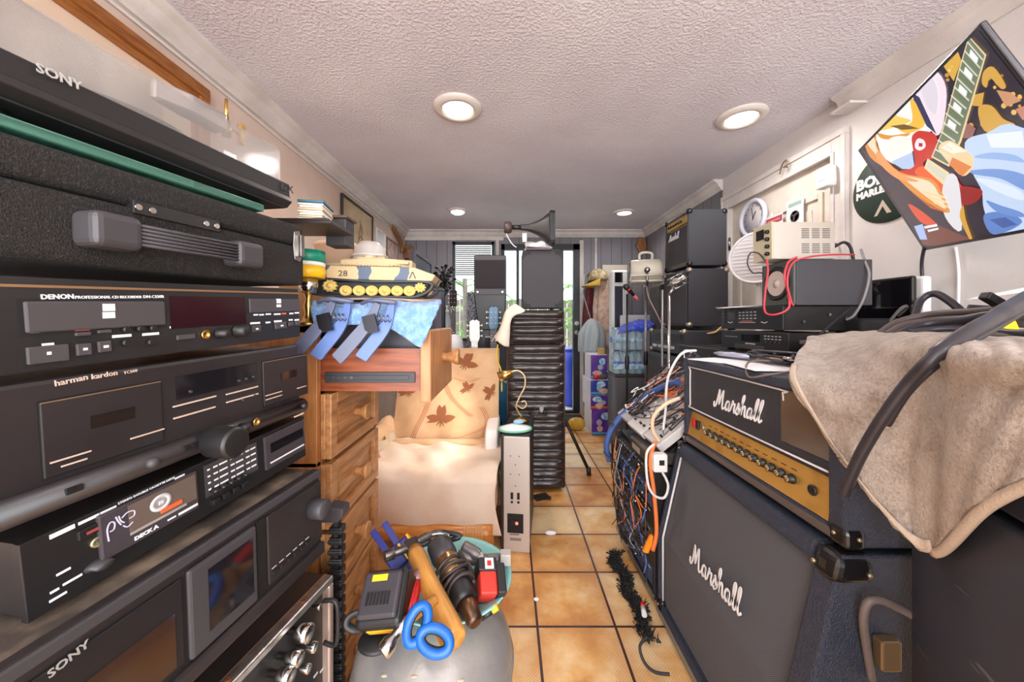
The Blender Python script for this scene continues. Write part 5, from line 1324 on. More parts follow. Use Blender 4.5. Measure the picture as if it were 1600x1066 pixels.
def blob(u, v):
    a = 2 * math.pi * u; q = math.sin(math.pi * v) ** .5
    return (.10 * q * math.cos(a) * (1 + .12 * math.sin(5 * a + 3 * v)), .08 * q * math.sin(a), .036 + .036 * -math.cos(math.pi * v) + .012 * math.sin(4 * a) * q)
MB().grid(blob, 30, 16, 0, None, False).build('crumpled_bag', mat('crumpled_bag', S(222, 214, 212), .6), t)
MB().box(-.085, -.10, .012, .10, .05, .02, 0, Matrix.Rotation(R(4), 4, 'Y')).box(-.09, -.105, 0, .09, .05, .01).build('dark_folder', mat('plum_folder', S(86, 70, 80), .5), t)
MB().box(-.115, -.095, .06, -.085, -.08, .12).build('white_card', PAPER, t)
t = thing('horn_speaker', 'black horn loudspeaker with its driver, under the ceiling on the papers', 'horn', (.0, 2.66, 1.90))
mb = MB()
def horn(u, v):
    x = .085 + .215 * u; hh = .018 + .098 * u ** 2.2; ww = .018 + .05 * u ** 1.5
    a = 2 * math.pi * v; sg = lambda c: math.copysign(abs(c) ** .5, c)
    return (x, ww * sg(math.cos(a)), hh * sg(math.sin(a)) - .01 * u)
MB().grid(horn, 20, 28).build('flare', BLKM, t, solid=.004)
MB().prism([(-.07, -.125), (.07, -.125), (.082, -.10), (.082, .10), (.065, .118), (-.065, .118), (-.082, .10), (-.082, -.10)], .295, .335, 0, Matrix(((0, 0, 1, 0), (1, 0, 0, 0), (0, 1, 0, -.01), (0, 0, 0, 1)))).build('mouth_flange', BLK, t, bevel=.006)
MB().tube([(.02, 0, 0), (.1, 0, 0)], .018, 14).build('throat', BLK, t)
MB().lathe([(.0001, 0), (.034, 0), (.044, .008), (.044, .04), (.036, .055), (.02, .06)], (0, 0, 0), 24, 0, Matrix.Translation((-.035, 0, -.002)) @ Matrix.Rotation(R(90), 4, 'Y')).build('driver', mat('brown_driver', S(74, 56, 56), .4), t)
MB().tube(cr([(-.02, 0, -.045), (.0, -.02, -.09), (.03, -.05, -.14), (.055, -.06, -.16)], 5), .004, 6).build('wire', WCAB, t)
JACK = mat('ivory_cloth', S(232, 218, 200), .9, noise=(6, S(204, 180, 156), .5, .8))
cloth('ivory_jacket', [[(800, 478, 2.60), (806, 476, 2.50), (820, 486, 2.48), (806, 490, 2.47)],
                       [(790, 488, 2.62), (792, 486, 2.48), (800, 492, 2.46), (798, 500, 2.47)],
                       [(782, 512, 2.60), (784, 510, 2.48), (792, 514, 2.46), (796, 520, 2.48)],
                       [(772, 528, 2.58), (776, 532, 2.48), (786, 540, 2.46), (795, 542, 2.48)]],
      JACK, 'ivory garment hanging from the left corner of the short leather trunk', 'garment', 6, .008, .001, 4)
solo('yellow_cable', MB().tube(cr([P(778, 538, 2.49), P(776, 560, 2.48), P(783, 580, 2.48), P(784, 612, 2.47)], 5), .005, 6), mat('yellow_cord', S(222, 184, 44), .5), 'yellow cable hanging below the ivory garment', 'cable')
t = thing('speaker_stand', 'black tripod stand with splayed legs behind the leather trunks', 'stand', (.36, 3.02, 0))
MB().tube([(0, 0, .3), (0, 0, 1.5)], .016, 12).build('pole', BLK, t)
for k, a in enumerate((-38, 85, 205)):
    MB().tube([(0, 0, .62), (.34 * math.cos(R(a)), .34 * math.sin(R(a)), .03)], .013, 10).build('leg', BLK, t)
    MB().cyl((.34 * math.cos(R(a)), .34 * math.sin(R(a)), 0), (.335 * math.cos(R(a)), .335 * math.sin(R(a)), .06), .018, n=12).build('rubber_foot', RUB, t)
solo('small_tool_on_floor', MB().box(-.05, -.03, 0, .05, .03, .02, 0, Matrix.Translation((.22, 2.44, 0)) @ Matrix.Rotation(.4, 4, 'Z')).cyl((.25, 2.42, .02), (.28, 2.40, .02), .012), BLKM, 'small dark metal bracket on the floor in front of the leather trunk', 'bracket', bevel=.002)
solo('crumpled_paper', MB().ball((.235, 2.02, .012), .035, .012, .012, 8, 6, 0, Matrix.Translation((0, 0, 0))), PAPER, 'scrap of white paper on the tiles beside the computer tower', 'paper scrap')
solo('paper_crumb', MB().ball((.118, 1.545, .006), .012, .009, .006, 7, 5), PAPER, 'tiny white crumb of paper on the tile nearest the bowl', 'paper scrap')
t = thing('door_mat', 'dark doormat on the floor in front of the glass door', 'mat', (.70, 4.36, 0))
MB().box(-.32, -.26, 0, .22, .26, .012).build('mat_body', mat('dark_mat', S(50, 46, 44), .9, bump=(300, .6)), t, bevel=.004)
# ================================================================== RIGHT: guitar amplifiers facing the aisle
RZ = R(-90)                                          # local x runs towards the viewer, local y into the unit (+X)
WPIPE = mat('white_piping', S(214, 210, 208), .6)
SCREWM = mat('brassy_screw', S(176, 160, 126), .35, .8)
CORNER = mat('corner_plastic', S(22, 20, 22), .2)
BADGE = mat('white_badge', S(236, 234, 236), .35)
TOLB = mat('blue_black_tolex', S(44, 50, 66), .42, bump=(330, .6))

def corner_piece(T, c, sx, sy, sz, s=.045):
    """moulded protector capping a cabinet corner: three overlapping tongues with a screw each"""
    c = Vector(c); e = .0028; mb = MB()
    q = Vector((sx, sy, sz)) * e
    mb.box(*(c + q), *(c - Vector((sx, sy, sz)) * s))
    o = mb.build('corner_guard', CORNER, T, bevel=s * .32, seg=4)
    for ax in range(3):
        p = c - Vector((sx, sy, sz)) * s * .55; p[ax] = c[ax] + (sx, sy, sz)[ax] * e
        MB().ball(p, .0045, n=10, k=6).build('corner_screw', SCREWM, o)

# ---- big slanted 4x12 cabinet
CW, CD, CHT = .72, .355, .715
t = thing('guitar_cabinet', 'big slanted guitar speaker cabinet with white script badge, standing on the tiles', 'guitar cabinet', (.61, 1.46, .0), RZ)
BR = .34
prof = [(0, .045), (0, BR), (.085, CHT), (CD + .03, CHT), (CD + .03, .045)]
YZX = Matrix(((0, 0, 1, 0), (1, 0, 0, 0), (0, 1, 0, 0), (0, 0, 0, 1)))       # profile (y,z) extruded along x
MB().prism([(.014, .06), (.014, BR), (.098, CHT - .02), (CD, CHT - .02), (CD, .06)], .02, CW - .02, 0, YZX).build('inner_box', DARK, t)
mb = MB()
mb.prism([(-.008, .045), (-.008, BR + .002), (.078, CHT), (CD + .03, CHT), (CD + .03, .045)], 0, .022, 0, YZX)
mb.prism([(-.008, .045), (-.008, BR + .002), (.078, CHT), (CD + .03, CHT), (CD + .03, .045)], CW - .06, CW, 0, YZX)
mb.prism([(.062, CHT - .045), (.078, CHT), (CD + .03, CHT), (CD + .03, CHT - .02), (.09, CHT - .02), (.082, CHT - .045)], .022, CW - .06, 0, YZX)
mb.box(.022, -.008, .045, CW - .06, CD, .075)
mb.build('shell', TOLB, t, bevel=.008, seg=3)
sl = Vector((.085, CHT - BR)).normalized()
def grillS(u, z):     # front surface depth at height z
    return .010 if z <= BR else .010 + (z - BR) * .085 / (CHT - BR)
WEAVE, nt, b = node_mat('woven_grille_cloth')
tc = nt.nodes.new('ShaderNodeTexCoord'); sx_ = nt.nodes.new('ShaderNodeSeparateXYZ'); nt.links.new(tc.outputs['Object'], sx_.inputs[0])
wv1 = mnode(nt, 'SINE', mnode(nt, 'MULTIPLY', sx_.outputs[0], 2 * math.pi / .0045)); wv2 = mnode(nt, 'SINE', mnode(nt, 'MULTIPLY', sx_.outputs[2], 2 * math.pi / .0045))
w12 = mnode(nt, 'MULTIPLY', wv1, wv2)
nt.links.new(ramp(nt, mnode(nt, 'ADD', mnode(nt, 'MULTIPLY', w12, .5), .5), [(.25, S(52, 53, 58)), (.8, S(102, 102, 108))]), b.inputs['Base Color']); b.inputs['Roughness'].default_value = .85
bump(nt, b, w12, .3, .001)
mb = MB().add([(.026, .010, .08), (CW - .064, .010, .08), (CW - .064, .010, BR), (.026, .010, BR), (.026, grillS(0, CHT - .048), CHT - .048), (CW - .064, grillS(0, CHT - .048), CHT - .048)], [(0, 1, 2, 3), (3, 2, 5, 4)])
mb.build('grille_cloth', WEAVE, t)
mb = MB()
mb.tube([(.030, .004, .085), (.030, .004, BR), (.030, grillS(0, CHT - .055) - .006, CHT - .055)], .004, 8)
mb.build('piping', WPIPE, t)
xa, za = at(t, 1083, 862, .012); xb, zb = at(t, 1168, 965, .012)
script_badge('badge', t, (1078, 878), (1160, 967), BADGE, .014, 1.3)
gd = MB().prism([(.066, CHT + .003), (.066 - .062 * .2267, CHT - .062), (.150, CHT - .062), (.150, CHT + .003)], CW - .060, CW + .006, 0, YZX).build('corner_guard', CORNER, t, bevel=.024, seg=5)
for p_ in ((CW + .006, .128, CHT - .034), (CW - .042, .054, CHT - .034), (CW - .034, .115, CHT + .002)): MB().ball(p_, .005, n=10, k=6).build('corner_screw', SCREWM, gd)
corner_piece(t, (-.002, .076, CHT + .002), -1, -1, 1, .04)
corner_piece(t, (-.002, -.010, .046), -1, -1, -1, .045)
corner_piece(t, (CW + .002, -.010, .046), 1, -1, -1, .045)
mb = MB().box(.0, -.012, .030, CW, .01, .045)
mb.build('kick_rail', mat('grey_rail', S(120, 112, 106), .5), t, bevel=.003)
for x in (.07, CW - .07):
    for y in (.06, CD - .06):
        c = MB().cyl((x - .016, y, .023), (x + .016, y, .023), .022, n=18); c.build('caster', RUB, t)
MB().box(CW, .11, .22, CW + .0015, .30, .42).build('side_handle_plate', DARK, t, bevel=.001)
hm_ = MB().box(CW + .0005, .12, .235, CW + .003, .29, .405); hm_.build('handle_recess', mat('deep_black', S(8, 8, 9), .7), t)
mb = MB()
for (y, z) in ((.122, .405), (.288, .405)): mb.ball((CW + .003, y, z), .005, n=8, k=6)
mb.build('handle_screw', SCREWM, t)
MB().box(CW - .18, .16, CHT, CW - .06, .20, CHT + .006).build('rubber_cup', CORNER, t, bevel=.002)

# ---- amplifier head on the cabinet
HX, HY0, HZ = .70, 1.44, .726
HW, HD, HH = .695, .235, .332
t = thing('amplifier_head', 'black guitar amplifier head with gold control panel on the slanted cabinet', 'amplifier', (HX, HY0, HZ), RZ)
mb = MB().box(0, 0, 0, .026, HD, HH).box(HW - .045, 0, 0, HW, HD, HH).box(.026, 0, HH - .03, HW - .045, HD, HH).box(.026, 0, 0, HW - .045, HD, .032).box(.026, HD - .02, .032, HW - .045, HD, HH - .03)
mb.build('shell', TOLB, t, bevel=.008, seg=3)
MB().box(.026, .012, .128, HW - .045, .03, HH - .03).build('logo_panel', TOLEX, t)
px = [(.034, .300), (HW - .2, .300), (HW - .175, .294), (HW - .170, .28), (HW - .170, .16), (HW - .160, .147), (HW - .14, .142), (HW - .052, .142)]
mb = MB().tube(cr([(HW - .052, .010, .140), (.05, .010, .140), (.036, .010, .150), (.036, .010, .285), (.05, .010, .297), (HW - .20, .010, .297), (HW - .185, .010, .29), (HW - .182, .010, .27)], 3), .0028, 6)
mb.build('piping', WPIPE, t)
MB().box(HW - .19, .009, .165, HW - .05, .012, .30).build('clear_tape_patch', mat('brown_tape', S(52, 42, 38), .15, spec=.9), t)
gp = MB().add([(.028, .004, .034), (HW - .047, .004, .034), (HW - .047, .020, .126), (.028, .020, .126), (.028, .03, .034), (HW - .047, .03, .034), (HW - .047, .03, .126), (.028, .03, .126)],
              [(0, 1, 2, 3), (4, 7, 6, 5), (0, 3, 7, 4), (1, 5, 6, 2), (3, 2, 6, 7), (0, 4, 5, 1)]).build('gold_panel', GOLD, t)
def gpy(z): return .004 + (z - .034) / .092 * .016
for k in range(2):
    MB().box(.055 + k * .028, gpy(.085) - .008, .070, .075 + k * .028, gpy(.085) + .004, .102).build('rocker_switch', RED if k == 0 else BLK, t, bevel=.002)
MB().lathe([(.009, 0), (.009, .004), (.005, .005), (.0001, .006)], (0, 0, 0), 14, 0, fm(.125, .086, gpy(.086))).build('indicator_lamp', CHROME, t)
KN = mat('amp_knob', S(30, 26, 24), .35)
n_k = 12
for k in range(n_k):
    x = .165 + k * .034; z = .080
    kb = MB().lathe([(.0125, 0), (.0125, .004), (.010, .006), (.0092, .016), (.0001, .016)], (0, 0, 0), 18, 0, fm(x, z, gpy(z))).build('control_knob', KN, t)
    MB().lathe([(.0078, 0), (.0076, .001), (.0001, .0012)], (0, 0, 0), 16, 0, fm(x, z, gpy(z) - .016)).build('knob_cap', mat('gold_cap', S(214, 196, 150), .25, .9), kb)
MB().lathe([(.012, 0), (.012, .004), (.0075, .006), (.005, .001), (.0001, .001)], (0, 0, 0), 18, 0, fm(.60, .080, gpy(.08))).build('input_jack', BLK, t)
mb = MB()
for k in range(n_k): mb.box(.156 + k * .034, gpy(.103) - .0006, .102, .174 + k * .034, gpy(.103) + .001, .1045)
mb.build('panel_lettering', mat('dark_print', S(60, 44, 24), .6), t)
script_badge('badge', t, (1115, 634), (1192, 662), BADGE, .011, 1.25)
MB().box(.006, -.004, .006, HW - .02, .004, .026).build('front_bead', mat('worn_bead', S(86, 76, 72), .4), t, bevel=.003)
corner_piece(t, (HW + .002, -.002, -.001), 1, -1, -1, .045)
corner_piece(t, (HW + .002, -.002, HH + .002), 1, -1, 1, .04)
corner_piece(t, (-.002, -.002, -.001), -1, -1, -1, .035)

# ---- black cabinet near the viewer with the towel over it
bx = math.atan2(-.894, -.447)
def nb(name, label, z0, z1, m): 
    t = thing(name, label, 'cabinet', (.782, .70, z0), bx, group=None)
    # local x runs towards the viewer along the visible face, local y away to the right
    MB().box(0, 0, 0, .62, .30, z1 - z0).build('body', m, t, bevel=.008, seg=3)
    return t
NBM, nt, b = node_mat('scuffed_black_paint')
g = nt.nodes.new('ShaderNodeTexCoord'); mp = nt.nodes.new('ShaderNodeMapping'); mp.inputs['Scale'].default_value = (3, 3, 40); mp.inputs['Rotation'].default_value = (0, R(55), 0)
nt.links.new(g.outputs['Object'], mp.inputs['Vector'])
sc1 = noise(nt, mp.outputs['Vector'], 2.2, 2, .4); nz = noise(nt, g.outputs['Object'], 3, 3)
c1 = ramp(nt, nz, [(.3, S(46, 48, 57)), (.7, S(60, 63, 75))])
nt.links.new(mixc(nt, mnode(nt, 'MULTIPLY', mnode(nt, 'GREATER_THAN', sc1, .735), .5), c1, S(130, 126, 128)), b.inputs['Base Color']); b.inputs['Roughness'].default_value = .5
bump(nt, b, noise(nt, g.outputs['Object'], 300, 2), .15, .002)
t = nb('lower_cabinet', 'scuffed black cabinet close to the viewer under the hanging towel', 0, .925, NBM)
t = nb('upper_cabinet', 'black cabinet stacked on the scuffed one, covered by the tan towel', .937, 1.130, NBM)
mb = MB()
for x in (.03, .5):
    for y in (.03, .25): mb.box(x, y, -.012, x + .05, y + .03, 0)
mb.build('rubber_foot', RUB, t)

# ---- tan terry towel
TERRY, nt, b = node_mat('tan_terry')
g = nt.nodes.new('ShaderNodeTexCoord'); f1 = noise(nt, g.outputs['Object'], 180, 4, .7); f2 = noise(nt, g.outputs['Object'], 22, 3)
nt.links.new(ramp(nt, mnode(nt, 'ADD', mnode(nt, 'MULTIPLY', f1, .6), mnode(nt, 'MULTIPLY', f2, .4)), [(.36, S(168, 149, 134)), (.5, S(210, 193, 178)), (.64, S(228, 216, 203))]), b.inputs['Base Color'])
b.inputs['Roughness'].default_value = .95; b.inputs['Sheen Weight'].default_value = .3
bump(nt, b, f1, 1.0, .012)
HEM = mat('tan_hem', S(198, 180, 162), .9, bump=(300, .4))
rows = [[(1262, 532, 1.22), (1340, 524, 1.2), (1430, 525, 1.15), (1530, 531, 1.05), (1650, 535, .98)],
        [(1250, 556, 1.05), (1300, 562, .98), (1425, 541, .69), (1530, 552, .525), (1650, 562, .43)],
        [(1235, 588, .885), (1318, 603, .745), (1428, 600, .645), (1530, 610, .50), (1650, 610, .405)],
        [(1272, 652, .808), (1335, 690, .715), (1432, 720, .63), (1525, 700, .49), (1650, 670, .40)],
        [(1318, 718, .735), (1396, 818, .655), (1455, 861, .61), (1535, 787, .485), (1650, 730, .395)]]
G = [[P(*p) for p in r] for r in rows]
for r_ in G[:2]:
    for p in r_: p.z += .008
N_ = 12
rws = [cr(r_, N_) for r_ in G]
cols = [cr([rws[j][i] for j in range(5)], N_) for i in range(len(rws[0]))]
nu, nv = len(cols) - 1, len(cols[0]) - 1
TOW = cols
rnd = random.Random(2)
def tf(u, v):
    i, j = round(u * nu), round(v * nv); p = cols[i][j].copy()
    p.x += .0025 * math.sin(i * .9 + j * .35); p.z += .002 * math.sin(i * 1.3 - j * .5)
    return p
t = thing('terry_towel', 'tan terry towel draped over the near black cabinet and the amplifier head', 'towel', (.9, .75, 1.16))
Tl = Matrix.Translation((-.9, -.75, -1.16))
MB().grid(tf, nu, nv, 0, Tl).build('pile', TERRY, t, solid=.012, subsurf=1)
mb = MB()
for (i0, j0, i1, j1) in ((0, int(nv * .45), 0, nv), (0, nv, int(nu * .5), nv)):
    pass
e1 = [cols[0][j] for j in range(int(nv * .40), nv + 1)] + [cols[i][nv] for i in range(1, int(nu * .5) + 1)]
e2 = [cols[3][j] for j in range(int(nv * .40), nv - 2)] + [cols[i][nv - 3] for i in range(3, int(nu * .5) + 1)]
off = Vector((-.009, -.010, .003))
def strip(u, v):
    a = e1[round(u * (len(e1) - 1))]; b_ = e2[min(len(e2) - 1, round(u * (len(e2) - 1)))]
    return a.lerp(b_, v * .75) + off
mb.grid(strip, len(e1) - 1, 3, 0, Tl).build('woven_hem', HEM, t, solid=.005)
e3 = [cols[i][nv] + Vector((-.004, -.008, 0)) for i in range(int(nu * .5), nu + 1)]
MB().tube(e3, .007, 8, 0, True, Tl).build('side_hem', HEM, t)

# ---- heavy black cable over the towel and the pile of cables behind
CBL = mat('thick_black_cable', S(46, 42, 48), .38)
tail = [Vector((1.60, 1.2, 1.150)), Vector((1.52, 1.08, 1.20)), Vector((1.38, .95, 1.262))]
pts = tail + [P(1640, 446, .78), P(1600, 470, .69), P(1558, 495, .62), P(1512, 521, .57), P(1460, 558, .555), P(1420, 598, .585), P(1380, 652, .615), P(1348, 705, .648), P(1328, 748, .674), P(1319, 772, .69)]
solo('power_cable', MB().tube(cr(pts, 8), [.0145] * 40 + [.0118] * 16 + [.0092] * 41, 12), CBL, 'heavy black cable curving down over the tan towel', 'cable')
pts = [v + Vector((.03, .03, -.012)) for v in tail] + [P(1640, 462, .80), P(1600, 486, .71), P(1556, 512, .64), P(1512, 537, .585), P(1456, 576, .57), P(1416, 616, .60), P(1386, 664, .63)]
solo('thin_cable', MB().tube(cr(pts, 8), .0058, 8), CBL, 'thin black cable beside the heavy one on the towel', 'cable')
t = thing('table_cabinet', 'dark grey cabinet along the right wall carrying the heap of cables', 'cabinet', (1.14, 1.40, 0), RZ)
MB().box(0, 0, 0, .64, .60, 1.112).build('body', BLKM, t, bevel=.004)
MB().box(-.005, -.004, 1.1125, .645, .60, 1.128).build('top_board', mat('grey_top', S(92, 86, 88), .5), t, bevel=.003)
rnd = random.Random(21)
CB2 = mat('brown_grey_cable', S(84, 72, 70), .45)
piles = [([(1375, 522, 1.15), (1400, 505, 1.18), (1450, 492, 1.15), (1520, 487, 1.05), (1600, 480, .95)], .011, CB2),
         ([(1385, 524, 1.12), (1415, 508, 1.14), (1470, 500, 1.10), (1560, 497, .98), (1640, 488, .9)], .011, CB2),
         ([(1398, 526, 1.08), (1440, 508, 1.10), (1500, 500, 1.04), (1570, 488, .95), (1650, 476, .85)], .012, CBL),
         ([(1428, 500, 1.2), (1438, 470, 1.22), (1460, 459, 1.2), (1485, 472, 1.15), (1510, 494, 1.1)], .011, CBL),
         ([(1420, 520, 1.06), (1470, 514, 1.04), (1530, 516, .98), (1600, 521, .88), (1660, 520, .8)], .009, CBL),
         ([(1500, 528, .98), (1550, 524, .94), (1620, 530, .86), (1680, 528, .8)], .008, CB2),
         ([(1512, 482, 1.1), (1560, 484, 1.05), (1620, 482, .98), (1680, 486, .9)], .012, CBL),
         ([(1440, 512, 1.12), (1490, 510, 1.08), (1560, 506, 1.0), (1640, 508, .92)], .010, CB2)]
labs = ['brownish cable at the back of the cable heap', 'second brownish cable looping through the cable heap', 'thick black cable crossing the cable heap', 'black cable arching up out of the cable heap', 'thin black cable lying low in front of the cable heap', 'flat brownish cable at the towel edge of the heap', 'short thick black cable at the top right of the heap', 'brownish cable in the middle of the cable heap']
for (pp, r_, m_), lb in zip(piles, labs):
    solo('coiled_cable', MB().tube(cr([P(*p) for p in pp], 7), r_, 10), m_, lb, 'cable', 'cables heaped on the right-hand cabinet')
t = mthing('yellow_plug', 'bright yellow plug in the heap of cables', 'plug', Matrix.Translation(P(1572, 516, .94)) @ Matrix.Rotation(R(-25), 4, 'Y'))
MB().box(-.018, -.014, -.012, .018, .014, .022).box(-.012, -.012, .022, .012, .012, .040).build('plug_body', mat('bright_yellow', S(244, 190, 24), .4), t, bevel=.004)
MB().tube([(0, 0, .04), (.01, 0, .06)], .007, 8).build('cord_end', CBL, t)
t = mthing('black_plug', 'black moulded plug on top of the cable heap', 'plug', Matrix.Translation(P(1552, 470, 1.0)) @ Matrix.Rotation(R(30), 4, 'Y'))
MB().box(-.03, -.012, -.010, .02, .012, .012).build('plug_body', BLK, t, bevel=.004)
MB().tube([(.02, 0, 0), (.06, 0, -.01)], .006, 8).build('cord_end', CBL, t)
solo('white_strip', MB().prism([(0, 0), (.22, .008), (.22, .022), (.02, .004)], -.004, .004, 0, Matrix.Translation(P(1508, 469, 1.08)) @ FR @ Matrix.Rotation(R(6), 4, 'Z')), WHITE, 'thin white pointed strip lying over the cable heap', 'strip')

# ---- flat dark screen leaning on the wall with a pouch in front
t = thing('flat_monitor', 'dark flat screen leaning against the right wall above the cable heap', 'monitor', (1.66, 1.80, 1.130), RZ)
MB().box(0, 0, 0, .325, .022, .262).build('screen', GLOSS, t, bevel=.012, seg=3)
MB().box(.01, .024, .004, .345, .06, .258).build('back_shell', WHITE, t, bevel=.012, seg=3)
MB().box(.012, -.0005, .012, .313, .001, .25).build('glass', mat('screen_glass', S(12, 11, 16), .05, spec=.9), t)
t = thing('camera_pouch', 'small black pouch with a strap in front of the dark flat screen', 'pouch', (1.53, 1.52, 1.130))
soft(-.10, -.07, 0, .11, .07, .085).build('pouch_body', mat('black_nylon', S(28, 26, 30), .7, bump=(300, .3)), t)
MB().tube(cr([(.0, -.06, .05), (.05, -.07, .12), (.12, -.03, .13), (.14, .04, .06)], 5), .006, 6).build('strap', mat('grey_strap', S(96, 90, 88), .6), t)
# ---- table block with two disc players, a speaker and a power supply
t = thing('equipment_cabinet', 'black cabinet behind the amplifier head carrying the stacked players', 'cabinet', (1.10, 2.33, 0), RZ)
MB().box(0, 0, 0, .90, .66, 1.055).build('body', BLKM, t, bevel=.004)
MB().box(.05, -.003, .1, .85, .001, .95).build('grille', GRILLE, t)
def player(z, h, w, d, label, kind, y0=1.96):
    t = thing('disc_player', label, 'player', (1.16, y0, z), RZ, group='stacked players')
    MB().box(0, 0, .008, w, .012, h).build('faceplate', mat('navy_black', S(26, 25, 31), .45), t, bevel=.003)
    MB().box(.005, .012, .008, w - .005, d, h - .002).build('chassis', BLKM, t)
    mb = MB()
    for x in (.04, w - .06):
        for y in (.03, d - .05): mb.cyl((x, y, 0), (x, y, .008), .018, n=14)
    mb.build('foot', RUB, t)
    return t
t = player(1.0565, .098, .47, .33, 'lower black disc player with a display, standing behind the amplifier head', 0)
MB().box(.17, -.001, .05, .30, .001, .083).build('display', GLOSS, t)
MB().box(.0, -.003, .092, .47, .001, .098).build('edge_line', GREY, t)
mb = MB()
for k in range(6): mb.box(.035 + k * .018, -.001, .066, .045 + k * .018, .001, .069)
for r_ in range(2):
    for k in range(5): mb.box(.33 + k * .022, -.001, .064 + r_ * .013, .342 + k * .022, .001, .068 + r_ * .013)
mb.box(.20, -.001, .036, .27, .001, .041)
mb.build('lettering', LGREY, t)
for k in range(4): MB().cyl((.345 + k * .026, 0, .052), (.345 + k * .026, -.005, .052), .005, n=10).build('button', GREY, t)
MB().box(.12, -.003, .012, .33, .001, .032).build('disc_tray', BTN, t, bevel=.001)
t = player(1.156, .112, .44, .32, 'upper black tape player with white printed panel, under the small speaker', 1)
MB().box(.06, -.001, .055, .12, .001, .092).build('cassette_window', GREY, t)
mb = MB()
for r_ in range(3):
    for k in range(5): mb.box(.15 + k * .028, -.001, .058 + r_ * .015, .165 + k * .028, .001, .063 + r_ * .015)
for x in (.08, .33):
    mb.ribbon([(x - .02, .044), (x, .038), (x + .02, .044)], .004, 0, .001, 0, FR)
mb.box(.15, -.001, .040, .27, .001, .043)
mb.build('lettering', LGREY, t)
MB().box(.17, -.0012, .046, .25, .001, .051).build('red_line', mat('dull_red_print', S(170, 70, 74), .5), t)
for z in (.030, .046, .062, .078, .094): MB().box(.012, -.006, z, .032, .001, z + .009).build('button', GREY, t, bevel=.001)
mb = MB()
for (y, z) in ((.09, .045), (.2, .075), (.27, .06)): mb.cyl((.44, y, z), (.4415, y, z), .006, n=8)
mb.build('chassis_screw', STEEL, t)

t = thing('small_speaker', 'small grey box speaker lying on its side on the stacked players', 'speaker', (1.19, 1.69, 1.2695), RZ, roll=0)
MB().box(0, .012, 0, .19, .33, .192).build('cabinet', mat('charcoal_vinyl', S(74, 72, 76), .55, bump=(500, .2)), t, bevel=.003)
MB().box(-.001, 0, 0, .191, .012, .193).build('baffle', mat('grey_green_baffle', S(78, 80, 76), .5), t, bevel=.006)
cone = MB().lathe([(.075, 0), (.075, .006), (.066, .008), (.058, .002), (.056, .002)], (0, 0, 0), 36, 0, fm(.095, .10, 0)); cone.build('surround', BLK, t)
MB().lathe([(.055, .003), (.03, -.004), (.022, -.004), (.02, .004), (.0001, .009)], (0, 0, 0), 32, 0, fm(.095, .10, 0)).build('cone', mat('pale_cone', S(200, 184, 176), .5), t)
MB().lathe([(.014, 0), (.014, .002), (.010, .0022), (.009, .0005), (.0001, .0005)], (0, 0, 0), 18, 0, fm(.168, .025, 0)).build('port', DARK, t)
t = thing('power_supply', 'beige bench power supply with vents standing on the small speaker', 'power supply', (1.135, 1.665, 1.466), RZ, R(1), group=None)
BEI = mat('beige_metal', S(206, 198, 186), .45)
MB().box(0, .01, 0.004, .115, .275, .165).build('case', BEI, t, bevel=.003)
MB().box(-.002, 0, 0.004, .117, .010, .166).build('front_panel', mat('cream_panel', S(196, 188, 160), .5), t, bevel=.002)
for z in (.03, .062, .094, .126): MB().lathe([(.009, 0), (.008, .012), (.0001, .013)], (0, 0, 0), 14, 0, fm(.095, z, 0)).build('knob', BLK, t)
MB().box(.02, -.001, .10, .07, .001, .145).build('meter', GLOSS, t)
VENT = mat('vent_dark', S(70, 64, 58), .6)
for bx_ in range(3):
    for bz in range(2):
        mb = MB()
        for k in range(6): mb.box(.1148, .13 + bx_ * .045, .03 + bz * .065 + k * .0075, .1156, .163 + bx_ * .045, .033 + bz * .065 + k * .0075)
        mb.build('vent', VENT, t)
MB().tube(cr([(.06, .275, .06), (.07, .31, .065), (.075, .35, .085), (.075, .38, .06), (.07, .40, -.02)], 5), .006, 8).build('power_cord', CBL, t)
solo('red_lead', MB().tube(cr([P(1245, 402, 1.46), P(1232, 410, 1.45), P(1226, 432, 1.44), P(1232, 460, 1.44), P(1232, 482, 1.43), P(1210, 492, 1.45), P(1195, 486, 1.5), P(1196, 455, 1.52), P(1200, 425, 1.54), P(1198, 405, 1.56)], 7), .004, 8), mat('red_wire', S(214, 66, 78), .45), 'red test lead looping in front of the small speaker', 'lead')
solo('red_lead', MB().tube(cr([P(1335, 398, 1.50), P(1300, 398, 1.46), P(1262, 402, 1.45), P(1238, 412, 1.44), P(1230, 440, 1.43), P(1236, 470, 1.43), P(1240, 478, 1.43)], 7), .0035, 8), MATS['red_wire'], 'red test lead lying along the top edge of the small speaker', 'lead')
solo('black_lead', MB().tube(cr([P(1196, 408, 1.58), P(1185, 396, 1.60), P(1172, 396, 1.62), P(1168, 412, 1.62), P(1176, 426, 1.62), P(1192, 428, 1.6), P(1194, 450, 1.58), P(1195, 470, 1.56)], 7), .003, 6), CBL, 'thin black lead looping in front of the white fan', 'lead')
solo('grey_cable', MB().tube(cr([P(1345, 390, 1.55), P(1352, 410, 1.50), P(1358, 430, 1.48), P(1350, 465, 1.48), P(1335, 492, 1.50), P(1322, 500, 1.52)], 7), .005, 8), mat('grey_cord', S(150, 146, 146), .5), 'grey cord hanging at the right end of the small speaker', 'cord')
solo('black_cable', MB().tube(cr([P(1330, 480, 1.48), P(1300, 505, 1.445), P(1270, 535, 1.415), P(1256, 550, 1.41), P(1246, 556, 1.42)], 7), .005, 8), CBL, 'black cord running down the side of the stacked players', 'cord')
t = thing('loose_papers', 'white papers lying on the upper player beside the small speaker', 'papers', (1.24, 1.845, 1.2695))
